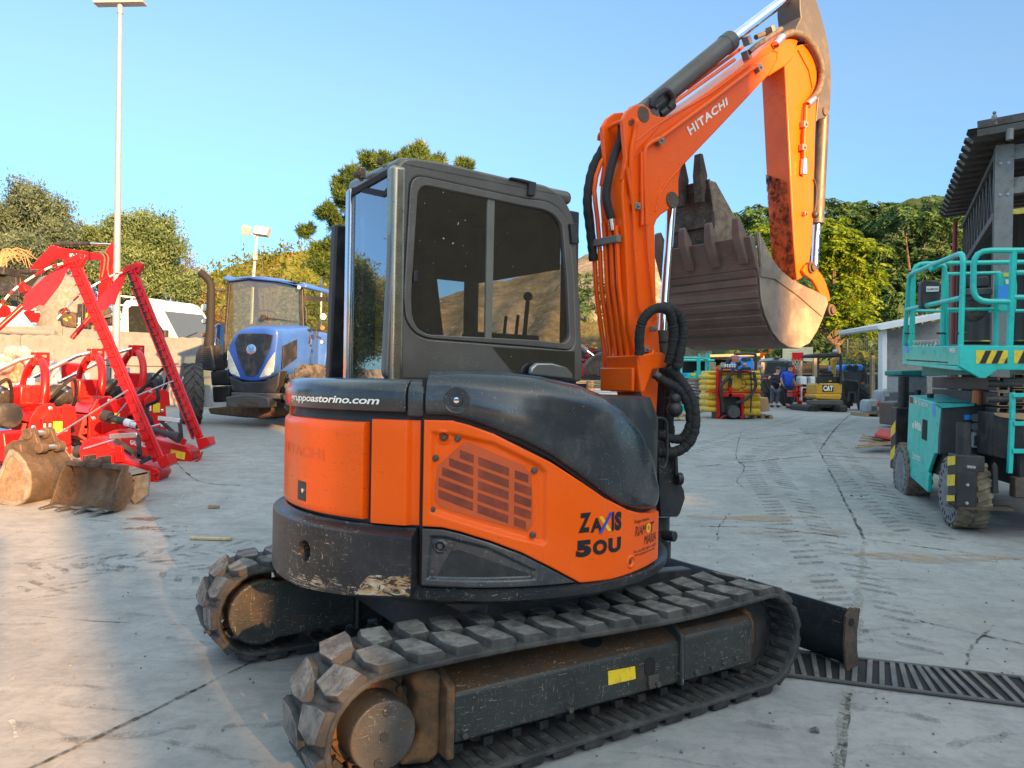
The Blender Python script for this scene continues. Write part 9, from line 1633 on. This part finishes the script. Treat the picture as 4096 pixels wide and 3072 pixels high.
tree('ailanthus_tree', 'dark green tree left of the raised excavator arm', 50, 1640, [(1640, 470, 46, 0), (1600, 500, 40, 0), (1680, 500, 50, 0), (1650, 580, 70, 1), (1590, 640, 60, 1), (1700, 660, 70, 1), (1640, 730, 60, 1)], 'frond', M['ailanthus'], 130, 'dark trees along the fence', 1.3)
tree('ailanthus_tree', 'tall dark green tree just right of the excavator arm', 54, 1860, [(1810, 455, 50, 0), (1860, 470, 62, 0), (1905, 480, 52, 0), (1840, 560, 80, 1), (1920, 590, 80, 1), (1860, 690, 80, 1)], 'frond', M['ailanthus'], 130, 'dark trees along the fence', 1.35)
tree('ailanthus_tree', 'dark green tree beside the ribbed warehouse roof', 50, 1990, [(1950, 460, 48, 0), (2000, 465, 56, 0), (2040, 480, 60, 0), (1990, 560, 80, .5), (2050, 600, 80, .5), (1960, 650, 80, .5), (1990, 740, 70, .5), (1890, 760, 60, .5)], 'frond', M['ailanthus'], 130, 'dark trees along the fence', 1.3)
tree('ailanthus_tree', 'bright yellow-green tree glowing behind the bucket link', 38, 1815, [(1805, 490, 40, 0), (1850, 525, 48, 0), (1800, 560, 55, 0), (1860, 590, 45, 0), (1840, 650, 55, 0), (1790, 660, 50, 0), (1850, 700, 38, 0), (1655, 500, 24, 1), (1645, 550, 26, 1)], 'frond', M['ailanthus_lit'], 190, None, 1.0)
tree('ailanthus_tree', 'dark tree seen in the gap between cab and boom', 44, 1275, [(1270, 615, 40, 0), (1300, 640, 46, 0), (1260, 670, 44, 0), (1310, 700, 36, 0)], 'frond', M['ailanthus'], 70, None, 1.0)
tree('bush', 'low green bush behind the fence above the jerrycans', 40, 1880, [(1870, 790, 30, 0), (1905, 770, 28, 0), (1850, 760, 26, 0)], 'frond', M['shrub'], 60, None, .8, False)
tree('bush', 'dark hedge under the trees behind the yellow excavator', 42, 1740, [(1700, 760, 46, 0), (1760, 740, 50, 0), (1800, 770, 44, 0), (1640, 770, 40, 0), (1830, 730, 40, 0)], 'frond', M['ailanthus'], 70, None, 1.0, False)
def hill(name, prof, Y0, Y1, mat, amp):
 mb = MB(); us = np.linspace(prof[0][0], prof[-1][0], 70); nv = 24; vs = []
 for i, u in enumerate(us):
  z1 = at(u, interp(prof, u), Y1).z
  for j in range(nv + 1):
   t_ = j / nv; Y = Y0 + (Y1 - Y0) * t_; x = (at(u, 800, Y1).x) * (.45 + .55 * t_) if Y0 < 40 else at(u, 800, Y1).x * (.6 + .4 * t_); h = t_ ** 1.1; vs.append((x, Y, .5 + (z1 - .5) * h + amp * math.sin(i * .9 + j) * math.sin(j * 1.3) * min(1, t_ * 4) * (1 - t_) + amp * .12 * random.uniform(-1, 1)))
 mb.add(vs, [(i * (nv + 1) + j, (i + 1) * (nv + 1) + j, (i + 1) * (nv + 1) + j + 1, i * (nv + 1) + j + 1) for i in range(69) for j in range(nv)]); return struct(name, mb, mat, smooth=60), np.array(vs)
def hillmat(name, cols, sc): t = NT(name); P = t.new('NewGeometry').outputs['Position']; c = t.ramp(t.math('ADD', t.math('MULTIPLY', t.noise(P, sc, 6, .7), .6), t.math('MULTIPLY', t.noise(P, sc * 7, 4, .6), .4)), cols); t.bsdf(c, .9, 0, t.bump(t.noise(P, sc * 5, 5, .7), .8, .4), .1); return t.mat
h1, hv = hill('hill', [(330, 690), (400, 640), (450, 596), (500, 575), (560, 556), (620, 545), (665, 540), (720, 565), (800, 620), (900, 700)], 75, 125, hillmat('dry_hillside', [(.36, (.06, .08, .012)), (.5, (.14, .15, .025)), (.58, (.30, .20, .06)), (.7, (.36, .25, .09))], .09), 1.2)
k = rng.integers(0, len(hv), 1500); hs_ = hv[k] + rng.normal(size=(1500, 3)) * np.array([2, 2, .25]); hs_ = hs_[hs_[:, 1] > 80]; P = np.repeat(hs_, 14, 0) + rng.normal(size=(len(hs_) * 14, 3)) * .55; o = leafmesh('hill_shrubs', P, unit(len(P)) + np.array([0, 0, .4]), .75, .18, M['shrub'], None); o['kind'] = 'stuff'; tag(o, 'green and dry scrub covering the sunlit hillside', 'shrubs')
hill('far_hill', [(700, 700), (850, 660), (960, 640), (1040, 610), (1120, 600), (1220, 566), (1270, 546), (1310, 536), (1360, 530), (1420, 545), (1500, 580), (1560, 620)], 120, 230, hillmat('rocky_hillside', [(.34, (.07, .08, .04)), (.5, (.20, .17, .12)), (.66, (.40, .33, .26))], .12), 3)
hill('far_hill', [(1500, 640), (1620, 560), (1750, 500), (1900, 445), (1990, 424), (2060, 420), (2300, 470)], 70, 140, hillmat('brown_hillside', [(.35, (.02, .04, .012)), (.55, (.05, .08, .025)), (.72, (.16, .15, .07))], .1), 2)
mb = MB(); vs = []
for i in range(30):
 for j in range(8): u = 1215 + i * 6; p = at(u, 765 - j * 10, 26 + j * 1.0); vs.append((p.x, p.y, max(.62, p.z) + random.uniform(-.05, .08)))
mb.add(vs, [(i * 8 + j, (i + 1) * 8 + j, (i + 1) * 8 + j + 1, i * 8 + j + 1) for i in range(29) for j in range(7)]); struct('grass_bank', mb, hillmat('dry_bank', [(.35, (.05, .06, .02)), (.6, (.20, .16, .07))], 1.2), smooth=60)
Yf = 37; wfn = thing('wire_fence', 'dark wire mesh fence in front of the trees by the lean-to shed', 'fence', (at(1850, 850, Yf).x, Yf, .6)); mb = MB(); x0, x1 = at(1820, 800, Yf).x, at(1925, 800, Yf).x; za_, zb2 = at(1850, 800, Yf).z, at(1850, 732, Yf).z
for k in range(26): x = x0 + (x1 - x0) * k / 25; mb.tube([(x, Yf, za_ - 1), (x, Yf, zb2)], .009, 4)
for k in range(12): z = za_ - .6 + (zb2 - za_ + .6) * k / 11; mb.tube([(x0, Yf, z), (x1, Yf, z)], .008, 4)
obj('mesh_panel', mb, M['wire'], wfn);
for k in range(2): mb = MB(); x = x0 + (x1 - x0) * (.1 + .8 * k); mb.tube([(x, Yf + .05, .6), (x, Yf + .05, zb2)], .03, 8); obj('fence_post', mb, M['wire'], wfn)
def unseen_house(label, q0, q1, a0, a1, H, roof=1.2, wall='housewall'):  # unseen buildings added to shade the yard and fill reflections
 ax, qx = Vector((math.sin(rad(SUN_AZ)), -math.cos(rad(SUN_AZ)), 0)), Vector((math.cos(rad(SUN_AZ)), math.sin(rad(SUN_AZ)), 0)); c = qx * (q0 + q1) / 2 + ax * (a0 + a1) / 2; t = thing('house', label, 'house', c); X = Matrix(((qx.x, ax.x, 0, 0), (qx.y, ax.y, 0, 0), (0, 0, 1, 0), (0, 0, 0, 1)))
 mb = MB(X); he = H - roof; mb.box(((q0 + q1) / 2, (a0 + a1) / 2, he / 2 - .3), (q1 - q0, a1 - a0, he + .6)); obj('wall', mb, M[wall], t)
 mb = MB(X); qi = min(.4, (q1 - q0) * .3); mb.add([(q0, a0, he), (q1, a0, he), (q1, a1, he), (q0, a1, he), (q0, (a0 + a1) / 2, H), (q1, (a0 + a1) / 2, H)], [(0, 1, 5, 4), (2, 3, 4, 5), (1, 2, 5), (0, 4, 3), (3, 2, 1, 0)]); obj('roof', mb, M['tiles'], t)
UNSEEN_HOUSES = ((.3, .85, 24, 30, 9, .1), (.94, 3.9, 24, 33, 13, .9), (3.9, 6.4, 25, 33, 8.8, .8), (6.4, 26, 24, 36, 16.5, 2), (26, 48, 26, 36, 16.5, 2), (-34, -9, 26, 36, 5, 1.2))  # spans and heights set the yard's shade and the sun slit
for h_, lab in zip(UNSEEN_HOUSES, ('narrow chimney-like house end behind the viewer', 'tall ochre house reflected in the cab window', 'low house between two taller ones behind the viewer', 'long tall building behind the viewer on the right', 'second long building far right behind the viewer', 'long low building behind the viewer on the left')): unseen_house(lab, *h_)
mb = MB(); p = Vector((math.cos(rad(SUN_AZ)), math.sin(rad(SUN_AZ)), 0)) * -.35 + Vector((math.sin(rad(SUN_AZ)), -math.cos(rad(SUN_AZ)), 0)) * 20; mb.tube([(p.x, p.y, 0), (p.x, p.y, 7)], [.2, .14], 12); tag(obj('utility_pole', mb, M['wood'], None), 'timber utility pole behind the viewer casting a long shadow', 'pole')  # unseen pole added for the shadow streak it throws
for src, x, y, lab in (('olive_tree', -26, 14, 'olive tree far left of the yard, outside the photo'), ('olive_tree.001', -30, 22, 'second olive tree far left of the yard, outside the photo')): o = bpy.data.objects[src]; dup(o, (x, y, -1.0), 0, lab)
